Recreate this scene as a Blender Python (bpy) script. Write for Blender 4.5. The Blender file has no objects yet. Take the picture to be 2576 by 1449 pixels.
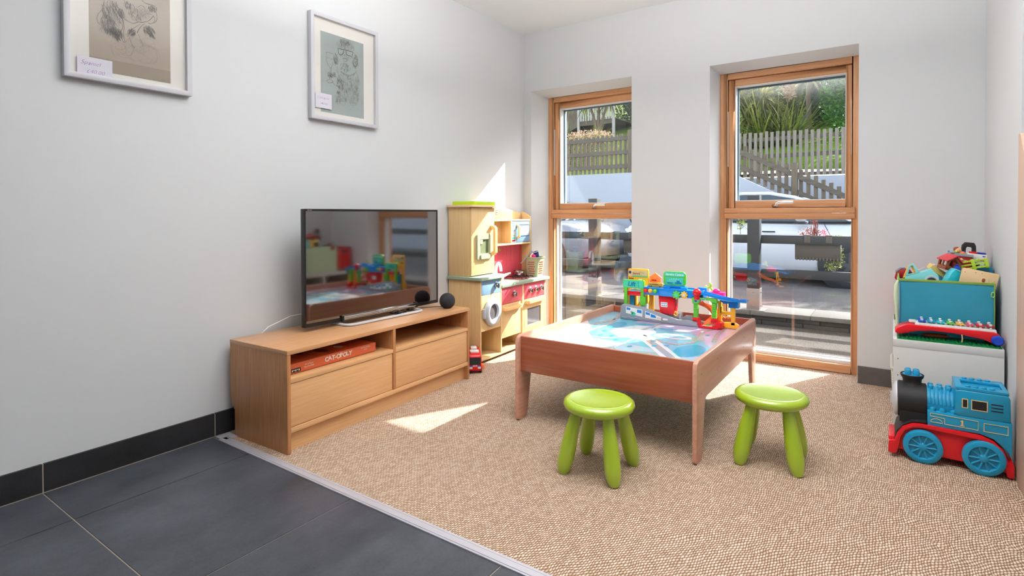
import bpy, bmesh, math, random
from mathutils import Vector, Matrix, Euler
random.seed(7)
C = bpy.context.scene.collection
PI = math.pi
def lin(v):
    v = v / 255.0
    return v / 12.92 if v <= 0.04045 else ((v + 0.055) / 1.055) ** 2.4
def col(r, g, b): return (lin(r), lin(g), lin(b), 1.0)

# ------------------------------------------------------------------ materials
def new_mat(name):
    m = bpy.data.materials.new(name); m.use_nodes = True
    nt = m.node_tree
    return m, nt, nt.nodes['Principled BSDF']
def link(nt, a, b): nt.links.new(a, b)
def node(nt, typ, **k):
    n = nt.nodes.new(typ)
    for a, v in k.items(): setattr(n, a, v)
    return n
def mth(nt, op, a, b=None, c=None):
    n = node(nt, 'ShaderNodeMath', operation=op)
    for i, v in enumerate((a, b, c)):
        if v is None: continue
        if isinstance(v, (int, float)): n.inputs[i].default_value = v
        else: link(nt, v, n.inputs[i])
    return n.outputs[0]
def plain(name, rgb, rough=0.5, metal=0.0, noise=0.0, nscale=40, bump=0.0, bscale=200, coat=0.0, spec=None, alpha=None, trans=0.0, sheen=0.0):
    m, nt, p = new_mat(name)
    c = col(*rgb)
    p.inputs['Base Color'].default_value = c
    p.inputs['Roughness'].default_value = rough
    p.inputs['Metallic'].default_value = metal
    if spec is not None: p.inputs['Specular IOR Level'].default_value = spec
    if coat: p.inputs['Coat Weight'].default_value = coat; p.inputs['Coat Roughness'].default_value = 0.08
    if sheen: p.inputs['Sheen Weight'].default_value = sheen
    if trans: p.inputs['Transmission Weight'].default_value = trans
    if alpha is not None: p.inputs['Alpha'].default_value = alpha
    tc = node(nt, 'ShaderNodeTexCoord')
    n = node(nt, 'ShaderNodeTexNoise'); n.inputs['Scale'].default_value = nscale; n.inputs['Detail'].default_value = 4
    link(nt, tc.outputs['Object'], n.inputs['Vector'])
    mx = node(nt, 'ShaderNodeMix', data_type='RGBA', blend_type='MIX')
    k = 1 - max(noise, 0.015)
    mx.inputs['A'].default_value = c
    mx.inputs['B'].default_value = (c[0] * k, c[1] * k, c[2] * k, 1)
    link(nt, n.outputs['Fac'], mx.inputs['Factor'])
    link(nt, mx.outputs['Result'], p.inputs['Base Color'])
    if bump:
        n2 = node(nt, 'ShaderNodeTexNoise'); n2.inputs['Scale'].default_value = bscale; n2.inputs['Detail'].default_value = 3
        link(nt, tc.outputs['Object'], n2.inputs['Vector'])
        b = node(nt, 'ShaderNodeBump'); b.inputs['Strength'].default_value = bump; b.inputs['Distance'].default_value = 0.002
        link(nt, n2.outputs['Fac'], b.inputs['Height']); link(nt, b.outputs['Normal'], p.inputs['Normal'])
    return m
def wood(name, light, dark, axis='y', scale=1.0, rough=0.4, coat=0.0, rings=0.5, spec=0.4):
    """grain runs along the given object axis"""
    m, nt, p = new_mat(name)
    tc = node(nt, 'ShaderNodeTexCoord')
    mp = node(nt, 'ShaderNodeMapping')
    s = {'x': (0.8, 14, 14), 'y': (14, 0.8, 14), 'z': (14, 14, 0.8)}[axis]
    mp.inputs['Scale'].default_value = tuple(v * scale for v in s)
    link(nt, tc.outputs['Object'], mp.inputs['Vector'])
    n1 = node(nt, 'ShaderNodeTexNoise'); n1.inputs['Scale'].default_value = 1.2; n1.inputs['Detail'].default_value = 6; n1.inputs['Roughness'].default_value = 0.6; n1.inputs['Distortion'].default_value = 0.6
    link(nt, mp.outputs['Vector'], n1.inputs['Vector'])
    mp2 = node(nt, 'ShaderNodeMapping'); mp2.inputs['Scale'].default_value = tuple((v * scale * (6 if v > 2 else 4)) for v in s)
    link(nt, tc.outputs['Object'], mp2.inputs['Vector'])
    n2 = node(nt, 'ShaderNodeTexNoise'); n2.inputs['Scale'].default_value = 1.0; n2.inputs['Detail'].default_value = 3
    link(nt, mp2.outputs['Vector'], n2.inputs['Vector'])
    w = mth(nt, 'FRACT', mth(nt, 'MULTIPLY', n1.outputs['Fac'], 5.0))
    w = mth(nt, 'ABSOLUTE', mth(nt, 'SUBTRACT', w, 0.5))
    f = mth(nt, 'ADD', mth(nt, 'MULTIPLY', w, rings), mth(nt, 'MULTIPLY', n2.outputs['Fac'], 0.75))
    r = node(nt, 'ShaderNodeValToRGB')
    r.color_ramp.elements[0].position = 0.10; r.color_ramp.elements[0].color = col(*dark)
    r.color_ramp.elements[1].position = 0.80; r.color_ramp.elements[1].color = col(*light)
    link(nt, f, r.inputs['Fac'])
    link(nt, r.outputs['Color'], p.inputs['Base Color'])
    p.inputs['Roughness'].default_value = rough
    p.inputs['Specular IOR Level'].default_value = spec
    if coat: p.inputs['Coat Weight'].default_value = coat; p.inputs['Coat Roughness'].default_value = 0.15
    b = node(nt, 'ShaderNodeBump'); b.inputs['Strength'].default_value = 0.12; b.inputs['Distance'].default_value = 0.001
    link(nt, n2.outputs['Fac'], b.inputs['Height']); link(nt, b.outputs['Normal'], p.inputs['Normal'])
    return m
def glass_mat(name, tint=(1, 1, 1), ior=1.5, rough=0.0, gain=1.0):
    m = bpy.data.materials.new(name); m.use_nodes = True; nt = m.node_tree
    for n in list(nt.nodes): nt.nodes.remove(n)
    out = node(nt, 'ShaderNodeOutputMaterial')
    t = node(nt, 'ShaderNodeBsdfTransparent'); t.inputs['Color'].default_value = (*tint, 1)
    g = node(nt, 'ShaderNodeBsdfGlossy'); g.inputs['Roughness'].default_value = rough
    lw = node(nt, 'ShaderNodeLayerWeight'); lw.inputs['Blend'].default_value = 0.5
    mx = node(nt, 'ShaderNodeMixShader')
    f0 = ((ior - 1) / (ior + 1)) ** 2
    f = mth(nt, 'MULTIPLY', mth(nt, 'ADD', f0, mth(nt, 'MULTIPLY', mth(nt, 'POWER', lw.outputs['Facing'], 5.0), 1 - f0)), gain)
    link(nt, f, mx.inputs['Fac']); link(nt, t.outputs[0], mx.inputs[1]); link(nt, g.outputs[0], mx.inputs[2])
    link(nt, mx.outputs[0], out.inputs['Surface'])
    return m

def carpet_mat():
    m, nt, p = new_mat('sisal_weave')
    tc = node(nt, 'ShaderNodeTexCoord')
    wn = node(nt, 'ShaderNodeTexNoise'); wn.inputs['Scale'].default_value = 13; wn.inputs['Detail'].default_value = 3
    link(nt, tc.outputs['Object'], wn.inputs['Vector'])
    sep = node(nt, 'ShaderNodeSeparateXYZ'); link(nt, tc.outputs['Object'], sep.inputs[0])
    wc = node(nt, 'ShaderNodeSeparateColor'); link(nt, wn.outputs['Color'], wc.inputs[0])
    X = mth(nt, 'ADD', sep.outputs['X'], mth(nt, 'MULTIPLY', wc.outputs[0], 0.028))
    Y = mth(nt, 'ADD', sep.outputs['Y'], mth(nt, 'MULTIPLY', wc.outputs[1], 0.02))
    v = mth(nt, 'DIVIDE', X, 0.0080)
    row = mth(nt, 'FLOOR', v)
    par = mth(nt, 'MULTIPLY', mth(nt, 'FRACT', mth(nt, 'MULTIPLY', row, 0.5)), 1.0)
    u = mth(nt, 'ADD', mth(nt, 'DIVIDE', Y, 0.0165), par)
    cell = mth(nt, 'FLOOR', u)
    fu = mth(nt, 'SUBTRACT', mth(nt, 'FRACT', u), 0.5)
    fv = mth(nt, 'SUBTRACT', mth(nt, 'FRACT', v), 0.5)
    cv = node(nt, 'ShaderNodeCombineXYZ'); link(nt, row, cv.inputs[0]); link(nt, cell, cv.inputs[1])
    wh = node(nt, 'ShaderNodeTexWhiteNoise', noise_dimensions='2D'); link(nt, cv.outputs[0], wh.inputs['Vector'])
    fv2 = mth(nt, 'ADD', fv, mth(nt, 'MULTIPLY', fu, -0.35))
    r2 = mth(nt, 'ADD', mth(nt, 'MULTIPLY', mth(nt, 'MULTIPLY', fu, fu), 3.2), mth(nt, 'MULTIPLY', mth(nt, 'MULTIPLY', fv2, fv2), 3.6))
    h = mth(nt, 'SUBTRACT', 1.0, r2)
    h = mth(nt, 'ADD', h, mth(nt, 'MULTIPLY', wh.outputs['Value'], 0.30))
    # fibres
    mp = node(nt, 'ShaderNodeMapping'); mp.inputs['Scale'].default_value = (700, 190, 300); mp.inputs['Rotation'].default_value = (0, 0, -0.5)
    link(nt, tc.outputs['Object'], mp.inputs['Vector'])
    fb = node(nt, 'ShaderNodeTexNoise'); fb.inputs['Scale'].default_value = 1.0; fb.inputs['Detail'].default_value = 2
    link(nt, mp.outputs[0], fb.inputs['Vector'])
    h2 = mth(nt, 'MULTIPLY', mth(nt, 'ADD', h, mth(nt, 'MULTIPLY', fb.outputs['Fac'], 0.75)), 0.68)
    r = node(nt, 'ShaderNodeValToRGB')
    e = r.color_ramp.elements
    e[0].position = 0.40; e[0].color = col(154, 120, 94)
    e[1].position = 1.35 if False else 1.0; e[1].color = col(232, 216, 200)
    e2 = e.new(0.72); e2.color = col(198, 170, 144)
    link(nt, h2, r.inputs['Fac'])
    mx = node(nt, 'ShaderNodeMix', data_type='RGBA', blend_type='MULTIPLY'); mx.inputs['Factor'].default_value = 0.5
    link(nt, r.outputs['Color'], mx.inputs['A'])
    vr = node(nt, 'ShaderNodeValToRGB'); vr.color_ramp.elements[0].color = (0.72, 0.68, 0.62, 1); vr.color_ramp.elements[1].color = (1, 1, 1, 1)
    n3 = node(nt, 'ShaderNodeTexNoise'); n3.inputs['Scale'].default_value = 2.2; n3.inputs['Detail'].default_value = 5; link(nt, tc.outputs['Object'], n3.inputs['Vector'])
    a = mth(nt, 'ADD', mth(nt, 'MULTIPLY', wh.outputs['Value'], 0.5), mth(nt, 'MULTIPLY', n3.outputs['Fac'], 0.5))
    link(nt, a, vr.inputs['Fac']); link(nt, vr.outputs['Color'], mx.inputs['B'])
    link(nt, mx.outputs['Result'], p.inputs['Base Color'])
    p.inputs['Roughness'].default_value = 0.95; p.inputs['Specular IOR Level'].default_value = 0.15
    b = node(nt, 'ShaderNodeBump'); b.inputs['Strength'].default_value = 0.9; b.inputs['Distance'].default_value = 0.004
    link(nt, h2, b.inputs['Height']); link(nt, b.outputs['Normal'], p.inputs['Normal'])
    return m
def slate_mat(name, a=(46, 50, 58), b=(76, 80, 88), rough=0.42):
    m, nt, p = new_mat(name)
    tc = node(nt, 'ShaderNodeTexCoord')
    mp = node(nt, 'ShaderNodeMapping'); mp.inputs['Scale'].default_value = (1, 0.55, 1); mp.inputs['Rotation'].default_value = (0, 0, 0.3)
    link(nt, tc.outputs['Object'], mp.inputs['Vector'])
    n1 = node(nt, 'ShaderNodeTexNoise'); n1.inputs['Scale'].default_value = 5; n1.inputs['Detail'].default_value = 9; n1.inputs['Roughness'].default_value = 0.68
    link(nt, mp.outputs[0], n1.inputs['Vector'])
    n2 = node(nt, 'ShaderNodeTexNoise'); n2.inputs['Scale'].default_value = 160; n2.inputs['Detail'].default_value = 4
    link(nt, tc.outputs['Object'], n2.inputs['Vector'])
    f = mth(nt, 'ADD', mth(nt, 'MULTIPLY', n1.outputs['Fac'], 0.8), mth(nt, 'MULTIPLY', n2.outputs['Fac'], 0.25))
    r = node(nt, 'ShaderNodeValToRGB')
    r.color_ramp.elements[0].position = 0.36; r.color_ramp.elements[0].color = col(*a)
    r.color_ramp.elements[1].position = 0.68; r.color_ramp.elements[1].color = col(*b)
    link(nt, f, r.inputs['Fac']); link(nt, r.outputs['Color'], p.inputs['Base Color'])
    p.inputs['Roughness'].default_value = rough
    bp = node(nt, 'ShaderNodeBump'); bp.inputs['Strength'].default_value = 0.35; bp.inputs['Distance'].default_value = 0.002
    link(nt, f, bp.inputs['Height']); link(nt, bp.outputs['Normal'], p.inputs['Normal'])
    return m
def rough_ground(name, a, b, scale=60, bump=0.6, dist=0.01, big=2.0):
    m, nt, p = new_mat(name)
    tc = node(nt, 'ShaderNodeTexCoord')
    n1 = node(nt, 'ShaderNodeTexNoise'); n1.inputs['Scale'].default_value = scale; n1.inputs['Detail'].default_value = 6
    n2 = node(nt, 'ShaderNodeTexNoise'); n2.inputs['Scale'].default_value = big; n2.inputs['Detail'].default_value = 4
    link(nt, tc.outputs['Object'], n1.inputs['Vector']); link(nt, tc.outputs['Object'], n2.inputs['Vector'])
    f = mth(nt, 'ADD', mth(nt, 'MULTIPLY', n1.outputs['Fac'], 0.7), mth(nt, 'MULTIPLY', n2.outputs['Fac'], 0.4))
    r = node(nt, 'ShaderNodeValToRGB')
    r.color_ramp.elements[0].position = 0.38; r.color_ramp.elements[0].color = col(*a)
    r.color_ramp.elements[1].position = 0.7; r.color_ramp.elements[1].color = col(*b)
    link(nt, f, r.inputs['Fac']); link(nt, r.outputs['Color'], p.inputs['Base Color'])
    p.inputs['Roughness'].default_value = 0.9; p.inputs['Specular IOR Level'].default_value = 0.2
    bp = node(nt, 'ShaderNodeBump'); bp.inputs['Strength'].default_value = bump; bp.inputs['Distance'].default_value = dist
    link(nt, n1.outputs['Fac'], bp.inputs['Height']); link(nt, bp.outputs['Normal'], p.inputs['Normal'])
    return m
def leaf_mat(name, a, b, rough=0.5):
    m, nt, p = new_mat(name)
    g = node(nt, 'ShaderNodeNewGeometry')
    r = node(nt, 'ShaderNodeValToRGB')
    r.color_ramp.elements[0].color = col(*a); r.color_ramp.elements[1].color = col(*b)
    link(nt, g.outputs['Random Per Island'], r.inputs['Fac'])
    link(nt, r.outputs['Color'], p.inputs['Base Color'])
    p.inputs['Roughness'].default_value = rough
    t = node(nt, 'ShaderNodeBsdfTranslucent'); link(nt, r.outputs['Color'], t.inputs['Color'])
    mx = node(nt, 'ShaderNodeMixShader'); mx.inputs[0].default_value = 0.35
    out = nt.nodes['Material Output']
    link(nt, p.outputs[0], mx.inputs[1]); link(nt, t.outputs[0], mx.inputs[2]); link(nt, mx.outputs[0], out.inputs['Surface'])
    return m

M = {}
M['wall'] = plain('wall_paint', (212, 214, 216), 0.9, bump=0.08, bscale=60, spec=0.2)
M['ceil'] = plain('ceiling_paint', (230, 232, 234), 0.95, spec=0.1)
M['carpet'] = carpet_mat()
M['slate'] = slate_mat('slate_tile')
M['slate_skirt'] = slate_mat('slate_skirting', (14, 14, 16), (40, 40, 43), 0.55)
M['grout'] = plain('grout', (168, 156, 142), 0.9)
M['alu'] = plain('aluminium', (206, 204, 212), 0.4, 0.35)
M['chrome'] = plain('chrome', (215, 218, 222), 0.12, 1.0)
M['steel'] = plain('brushed_steel', (170, 172, 175), 0.3, 1.0)
M['white'] = plain('white_plastic', (228, 228, 226), 0.4)
M['lam'] = plain('white_laminate', (214, 213, 210), 0.45)
M['larch_z'] = wood('larch_vertical', (214, 162, 118), (176, 116, 72), 'z', 1.0, 0.45)
M['larch_x'] = wood('larch_horizontal', (214, 162, 118), (176, 116, 72), 'x', 1.0, 0.45)
M['oak_y'] = wood('oak_along', (228, 182, 132), (204, 154, 104), 'y', 1.6, 0.35, rings=0.25, spec=0.5)
M['oak_x'] = wood('oak_across', (216, 166, 120), (190, 136, 92), 'y', 1.6, 0.28, rings=0.25, spec=0.5)
M['oak_z'] = wood('oak_upright', (200, 146, 98), (160, 106, 66), 'z', 1.6, 0.4, rings=0.4)
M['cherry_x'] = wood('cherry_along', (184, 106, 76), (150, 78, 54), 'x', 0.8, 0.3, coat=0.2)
M['cherry_y'] = wood('cherry_side_sheen', (214, 162, 138), (190, 132, 108), 'y', 0.8, 0.28, coat=0.3)  # sheen on the side panels put into the colour as lighter, pinker wood
M['beech'] = wood('beech_laminate', (226, 196, 146), (204, 168, 114), 'z', 1.0, 0.45, rings=0.3)
M['beech_e'] = plain('beech_edge', (232, 200, 156), 0.5, noise=0.06)
M['green_lam'] = plain('sage_laminate', (150, 172, 152), 0.35)
M['sage'] = plain('sage_plastic', (164, 172, 140), 0.45)
M['kblue'] = plain('pale_blue_panel', (128, 164, 196), 0.4)
M['kpink'] = plain('pink_panel', (222, 84, 100), 0.4)
M['kgrey'] = plain('pale_grey_plastic', (188, 194, 200), 0.35)
M['kpeach'] = plain('peach_plastic', (246, 196, 130), 0.4)
M['ksink'] = plain('sink_white', (244, 244, 242), 0.3)
M['darkglass'] = plain('smoked_window', (96, 92, 94), 0.12)
M['stool'] = plain('lime_plastic', (160, 190, 22), 0.28, noise=0.03, spec=0.6, coat=0.5)
M['stool'].node_tree.nodes['Principled BSDF'].inputs['Coat Roughness'].default_value = 0.22
M['stool'].node_tree.nodes['Principled BSDF'].inputs['Coat IOR'].default_value = 1.7
M['stool'].node_tree.nodes['Principled BSDF'].inputs['IOR'].default_value = 1.6
M['black'] = plain('black_plastic', (18, 18, 20), 0.3)
M['blackm'] = plain('black_matte', (24, 24, 26), 0.6)
M['screen'] = plain('screen_glass', (6, 6, 7), 0.05, spec=1.0)
M['screen'].node_tree.nodes['Principled BSDF'].inputs['IOR'].default_value = 2.1
M['speaker'] = plain('charcoal_fabric', (46, 46, 52), 0.9, bump=0.6, bscale=900)
M['picframe'] = plain('pale_frame', (196, 196, 202), 0.45)
M['mount'] = plain('picture_mount', (226, 223, 217), 0.8)
M['paper1'] = plain('tan_paper', (166, 154, 142), 0.9)
M['paper1b'] = plain('tan_paper_dark', (152, 140, 128), 0.9)
M['paper2'] = plain('grey_green_paper', (158, 168, 166), 0.9)
M['pencil'] = plain('pencil', (104, 98, 94), 0.9)
M['pencil_l'] = plain('pencil_light', (128, 124, 118), 0.9)
M['pencil_d'] = plain('pencil_dark', (72, 68, 66), 0.9)
M['tag'] = plain('price_tag_paper', (206, 204, 214), 0.8)
M['ink'] = plain('purple_ink', (128, 30, 156), 0.7)
M['picglass'] = glass_mat('picture_glass', (1, 1, 1), 1.3)
M['glass'] = glass_mat('window_glass', (0.97, 0.985, 0.98), 1.62)
M['orange'] = plain('orange_card', (226, 110, 68), 0.45, noise=0.1, nscale=120)
M['orange_d'] = plain('orange_card_dark', (176, 78, 50), 0.45, noise=0.3, nscale=30)
M['wt'] = plain('white_ink', (240, 238, 230), 0.6)
M['red'] = plain('red_plastic', (222, 20, 34), 0.25)
M['red_d'] = plain('dark_red_plastic', (168, 24, 30), 0.35)
M['blue'] = plain('blue_plastic', (16, 130, 214), 0.28)
M['blue_d'] = plain('deep_blue_plastic', (24, 70, 190), 0.35)
M['train'] = plain('engine_blue', (24, 146, 190), 0.32)
M['train_d'] = plain('engine_blue_flat', (20, 122, 164), 0.4)
M['cyan'] = plain('turquoise_plastic', (40, 190, 206), 0.3)
M['cyan_l'] = plain('pale_turquoise', (130, 214, 214), 0.35)
M['lime'] = plain('bright_lime', (180, 214, 60), 0.35)
M['lime2'] = plain('lime_tray', (190, 220, 20), 0.35)
M['green'] = plain('green_plastic', (96, 190, 50), 0.3)
M['green_t'] = plain('teal_sticker', (70, 200, 160), 0.4)
M['green_b'] = plain('baseplate_green', (10, 120, 60), 0.4)
M['amber'] = plain('amber_plastic', (250, 180, 50), 0.3)
M['orange_p'] = plain('orange_plastic', (250, 130, 70), 0.3)
M['gold'] = plain('gold_plastic', (206, 160, 60), 0.4)
M['yellow'] = plain('pale_yellow_plastic', (226, 200, 110), 0.4)
M['pink'] = plain('hot_pink_plastic', (236, 30, 130), 0.3)
M['grey'] = plain('mid_grey_plastic', (150, 156, 164), 0.35)
M['grey_l'] = plain('light_grey_plastic', (198, 200, 204), 0.35)
M['beige'] = plain('beige_plastic', (222, 190, 146), 0.45)
M['brown'] = plain('brown_card', (150, 80, 44), 0.6)
M['tan'] = plain('cream_lining', (224, 190, 130), 0.5)
M['gasket'] = plain('grey_blue_gasket', (84, 108, 124), 0.5)
M['navy'] = plain('navy_plastic', (30, 60, 120), 0.4)
M['cloth_blue'] = plain('blue_fabric', (44, 148, 176), 0.6, noise=0.12, nscale=14, bump=0.3, bscale=30)
M['cloth_green'] = plain('green_binding', (124, 158, 70), 0.8, bump=0.2)
M['cloth_pale'] = plain('pale_green_fabric', (206, 226, 190), 0.8, noise=0.08, bump=0.3, bscale=50)
M['wicker'] = plain('white_wicker', (216, 210, 196), 0.8, noise=0.25, nscale=160, bump=0.8, bscale=220)
M['bark'] = plain('bark', (120, 98, 84), 0.95, noise=0.4, nscale=30, bump=0.8, bscale=60)
M['tarmac'] = rough_ground('tarmac', (56, 53, 52), (108, 103, 100), 90, 0.7, 0.01)
M['path'] = rough_ground('path', (38, 34, 30), (104, 96, 87), 120, 0.8, 0.01)
M['grass'] = rough_ground('lawn', (66, 92, 16), (118, 142, 34), 40, 0.8, 0.03, 1.2)
M['render'] = plain('white_render', (160, 163, 170), 0.9, bump=0.5, bscale=40)
M['stone'] = plain('walling_stone', (52, 49, 46), 0.85, noise=0.5, nscale=18, bump=0.9, bscale=30)
M['coping'] = plain('coping_stone', (92, 86, 80), 0.85, noise=0.2, nscale=20, bump=0.4)
M['dtimber'] = plain('dark_painted_timber', (28, 32, 34), 0.6, noise=0.25, nscale=12, bump=0.3)
M['galv'] = plain('galvanised_steel', (128, 120, 114), 0.5, 0.4, noise=0.15, nscale=20)
M['fence'] = wood('weathered_timber', (122, 108, 92), (74, 64, 54), 'z', 1.2, 0.9, spec=0.1)
M['fence_g'] = wood('grey_timber', (146, 136, 124), (100, 92, 82), 'z', 1.2, 0.9, spec=0.1)
M['fence_x'] = wood('weathered_rail', (112, 102, 90), (72, 64, 56), 'x', 1.2, 0.9, spec=0.1)
M['carw'] = plain('car_white', (188, 191, 196), 0.18, coat=0.8)
M['carg'] = plain('car_grey', (120, 122, 128), 0.25, coat=0.8)
M['carglass'] = plain('car_glass', (40, 52, 56), 0.05, spec=0.8)
M['tyre'] = plain('tyre', (34, 34, 38), 0.8)
M['rim'] = plain('dark_rim', (70, 72, 78), 0.35, 0.5)
M['rim_l'] = plain('silver_rim', (196, 196, 198), 0.3, 0.6)
M['planter'] = plain('planter_plastic', (70, 64, 58), 0.6, noise=0.2)
M['lf_dark'] = leaf_mat('leaf_dark', (16, 32, 14), (50, 76, 34))
M['lf_laurel'] = leaf_mat('leaf_laurel', (20, 62, 16), (84, 146, 44), 0.3)
M['lf_phorm'] = leaf_mat('leaf_sword', (36, 54, 26), (138, 146, 66))
M['lf_cordy'] = leaf_mat('leaf_palm', (60, 70, 34), (170, 162, 88))
M['lf_mix'] = leaf_mat('leaf_mixed', (50, 68, 30), (160, 168, 80))
M['lf_pink'] = leaf_mat('flower_pink', (196, 60, 90), (240, 130, 150))
M['lf_rust'] = leaf_mat('leaf_rust', (120, 56, 50), (180, 110, 90))
M['lf_cream'] = leaf_mat('flower_cream', (140, 104, 84), (206, 172, 144))
M['lf_straw'] = leaf_mat('leaf_straw', (170, 130, 96), (220, 190, 150))
# play mat
M['pm_cyan'] = plain('mat_cyan', (112, 196, 226), 0.25, coat=0.6, noise=0.1, nscale=10)
M['pm_pale'] = plain('mat_pale_blue', (176, 204, 226), 0.25, coat=0.6)
M['pm_lilac'] = plain('mat_lilac', (198, 180, 216), 0.25, coat=0.6)
M['pm_white'] = plain('mat_white', (232, 234, 236), 0.25, coat=0.6)
M['pm_road'] = plain('mat_road', (164, 166, 168), 0.25, coat=0.6)
M['pm_blue'] = plain('mat_blue', (36, 160, 206), 0.25, coat=0.6)
M['pm_gr'] = plain('mat_greygreen', (150, 176, 176), 0.25, coat=0.6)

# ------------------------------------------------------------------ geometry helper
class G:
    def __init__(s):
        s.v = []; s.f = []; s.mi = []; s.mats = []; s.X = Matrix.Identity(4); s.cur = 0; s.fl = []
    def mat(s, m):
        m = M[m] if isinstance(m, str) else m
        if m not in s.mats: s.mats.append(m)
        s.cur = s.mats.index(m); return s
    def xf(s, loc=(0, 0, 0), rot=(0, 0, 0), sc=(1, 1, 1)):
        s.X = Matrix.Translation(loc) @ Euler(rot).to_matrix().to_4x4() @ Matrix.Diagonal((*sc, 1)); return s
    def add(s, vs, fs, flat=False):
        n = len(s.v)
        s.v += [s.X @ Vector(p) for p in vs]
        for f in fs:
            s.f.append([i + n for i in f]); s.mi.append(s.cur); s.fl.append(flat)
        return s
    def box(s, x0, x1, y0, y1, z0, z1):
        return s.add([(x0, y0, z0), (x1, y0, z0), (x1, y1, z0), (x0, y1, z0), (x0, y0, z1), (x1, y0, z1), (x1, y1, z1), (x0, y1, z1)],
                     [(0, 3, 2, 1), (4, 5, 6, 7), (0, 1, 5, 4), (1, 2, 6, 5), (2, 3, 7, 6), (3, 0, 4, 7)])
    def prism(s, pts, ax, a, b):
        def mk(p, t):
            return {'x': (t, p[0], p[1]), 'y': (p[0], t, p[1]), 'z': (p[0], p[1], t)}[ax]
        n = len(pts)
        vs = [mk(p, a) for p in pts] + [mk(p, b) for p in pts]
        fs = [list(range(n))[::-1], list(range(n, 2 * n))] + [(i, (i + 1) % n, n + (i + 1) % n, n + i) for i in range(n)]
        return s.add(vs, fs)
    def ring(s, outer, inner, ax, a, b):
        """slab between two outlines with the same number of points"""
        def mk(p, t):
            return {'x': (t, p[0], p[1]), 'y': (p[0], t, p[1]), 'z': (p[0], p[1], t)}[ax]
        n = len(outer)
        vs = [mk(p, a) for p in outer] + [mk(p, b) for p in outer] + [mk(p, a) for p in inner] + [mk(p, b) for p in inner]
        fs = []
        for i in range(n):
            j = (i + 1) % n
            fs += [(i, j, n + j, n + i), (2 * n + i, 3 * n + i, 3 * n + j, 2 * n + j), (i, 2 * n + i, 2 * n + j, j), (n + i, n + j, 3 * n + j, 3 * n + i)]
        return s.add(vs, fs)
    def lathe(s, prof, c=(0, 0, 0), ax='z', seg=32, closed=False):
        vs = []; fs = []
        for k in range(seg):
            a = 2 * PI * k / seg
            for r, h in prof:
                p = (r * math.cos(a), r * math.sin(a), h)
                if ax == 'x': p = (h, p[0], p[1])
                elif ax == 'y': p = (p[0], h, p[1])
                vs.append((p[0] + c[0], p[1] + c[1], p[2] + c[2]))
        n = len(prof)
        for k in range(seg):
            k2 = (k + 1) % seg
            for i in range(n - 1 + (1 if closed else 0)):
                i2 = (i + 1) % n
                fs.append((k * n + i, k2 * n + i, k2 * n + i2, k * n + i2))
        if not closed:
            if prof[0][0] > 1e-6: fs.append([k * n for k in range(seg)][::-1])
            if prof[-1][0] > 1e-6: fs.append([k * n + n - 1 for k in range(seg)])
        return s.add(vs, fs)
    def cyl(s, c, r, h0, h1, ax='z', seg=24, r2=None):
        return s.lathe([(r, h0), (r if r2 is None else r2, h1)], c, ax, seg)
    def tube(s, path, r, seg=8, closed=False):
        P = [Vector(p) for p in path]; n = len(P); vs = []; fs = []
        rr = r if isinstance(r, (list, tuple)) else [r] * n
        up = Vector((0, 0, 1)); prev = None
        for i in range(n):
            if closed: d = P[(i + 1) % n] - P[i - 1]
            else: d = P[min(i + 1, n - 1)] - P[max(i - 1, 0)]
            if d.length < 1e-9: d = Vector((0, 0, 1))
            d.normalize()
            if prev is None:
                ref = up if abs(d.z) < 0.9 else Vector((1, 0, 0))
                a = d.cross(ref).normalized()
            else:
                a = (prev - d * prev.dot(d))
                a = a.normalized() if a.length > 1e-6 else d.cross(up).normalized()
            prev = a; b = d.cross(a)
            for k in range(seg):
                t = 2 * PI * k / seg
                vs.append(P[i] + (a * math.cos(t) + b * math.sin(t)) * rr[i])
        for i in range(n if closed else n - 1):
            j = (i + 1) % n
            for k in range(seg):
                k2 = (k + 1) % seg
                fs.append((i * seg + k, i * seg + k2, j * seg + k2, j * seg + k))
        if not closed:
            fs.append(list(range(seg))[::-1]); fs.append([(n - 1) * seg + k for k in range(seg)])
        return s.add(vs, fs)
    def ball(s, c, rx, ry=None, rz=None, seg=24, rings=14, z0=-1.0):
        ry = rx if ry is None else ry; rz = rx if rz is None else rz
        vs = []; fs = []
        a0 = math.asin(z0)
        for i in range(rings + 1):
            a = a0 + (PI / 2 - a0) * i / rings
            for k in range(seg):
                t = 2 * PI * k / seg
                vs.append((c[0] + rx * math.cos(a) * math.cos(t), c[1] + ry * math.cos(a) * math.sin(t), c[2] + rz * math.sin(a)))
        for i in range(rings):
            for k in range(seg):
                k2 = (k + 1) % seg
                fs.append((i * seg + k, i * seg + k2, (i + 1) * seg + k2, (i + 1) * seg + k))
        fs.append(list(range(seg))[::-1])
        return s.add(vs, fs)
    def ribbon(s, pts, w, z, closed=False):
        n = len(pts); L = []; R = []
        for i in range(n):
            a = Vector(pts[(i - 1) % n] if closed else pts[max(i - 1, 0)]); b = Vector(pts[(i + 1) % n] if closed else pts[min(i + 1, n - 1)])
            d = b - a
            d = d.normalized() if d.length > 1e-9 else Vector((1, 0))
            q = Vector((-d.y, d.x)) * (w / 2); p = Vector(pts[i])
            L.append(p + q); R.append(p - q)
        vs = [(p.x, p.y, z) for p in L] + [(p.x, p.y, z) for p in R]
        m = n if closed else n - 1
        return s.add(vs, [(n + i, n + (i + 1) % n, (i + 1) % n, i) for i in range(m)], True)
    def poly(s, pts, z):
        return s.add([(p[0], p[1], z) for p in pts], [list(range(len(pts)))], True)

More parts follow.
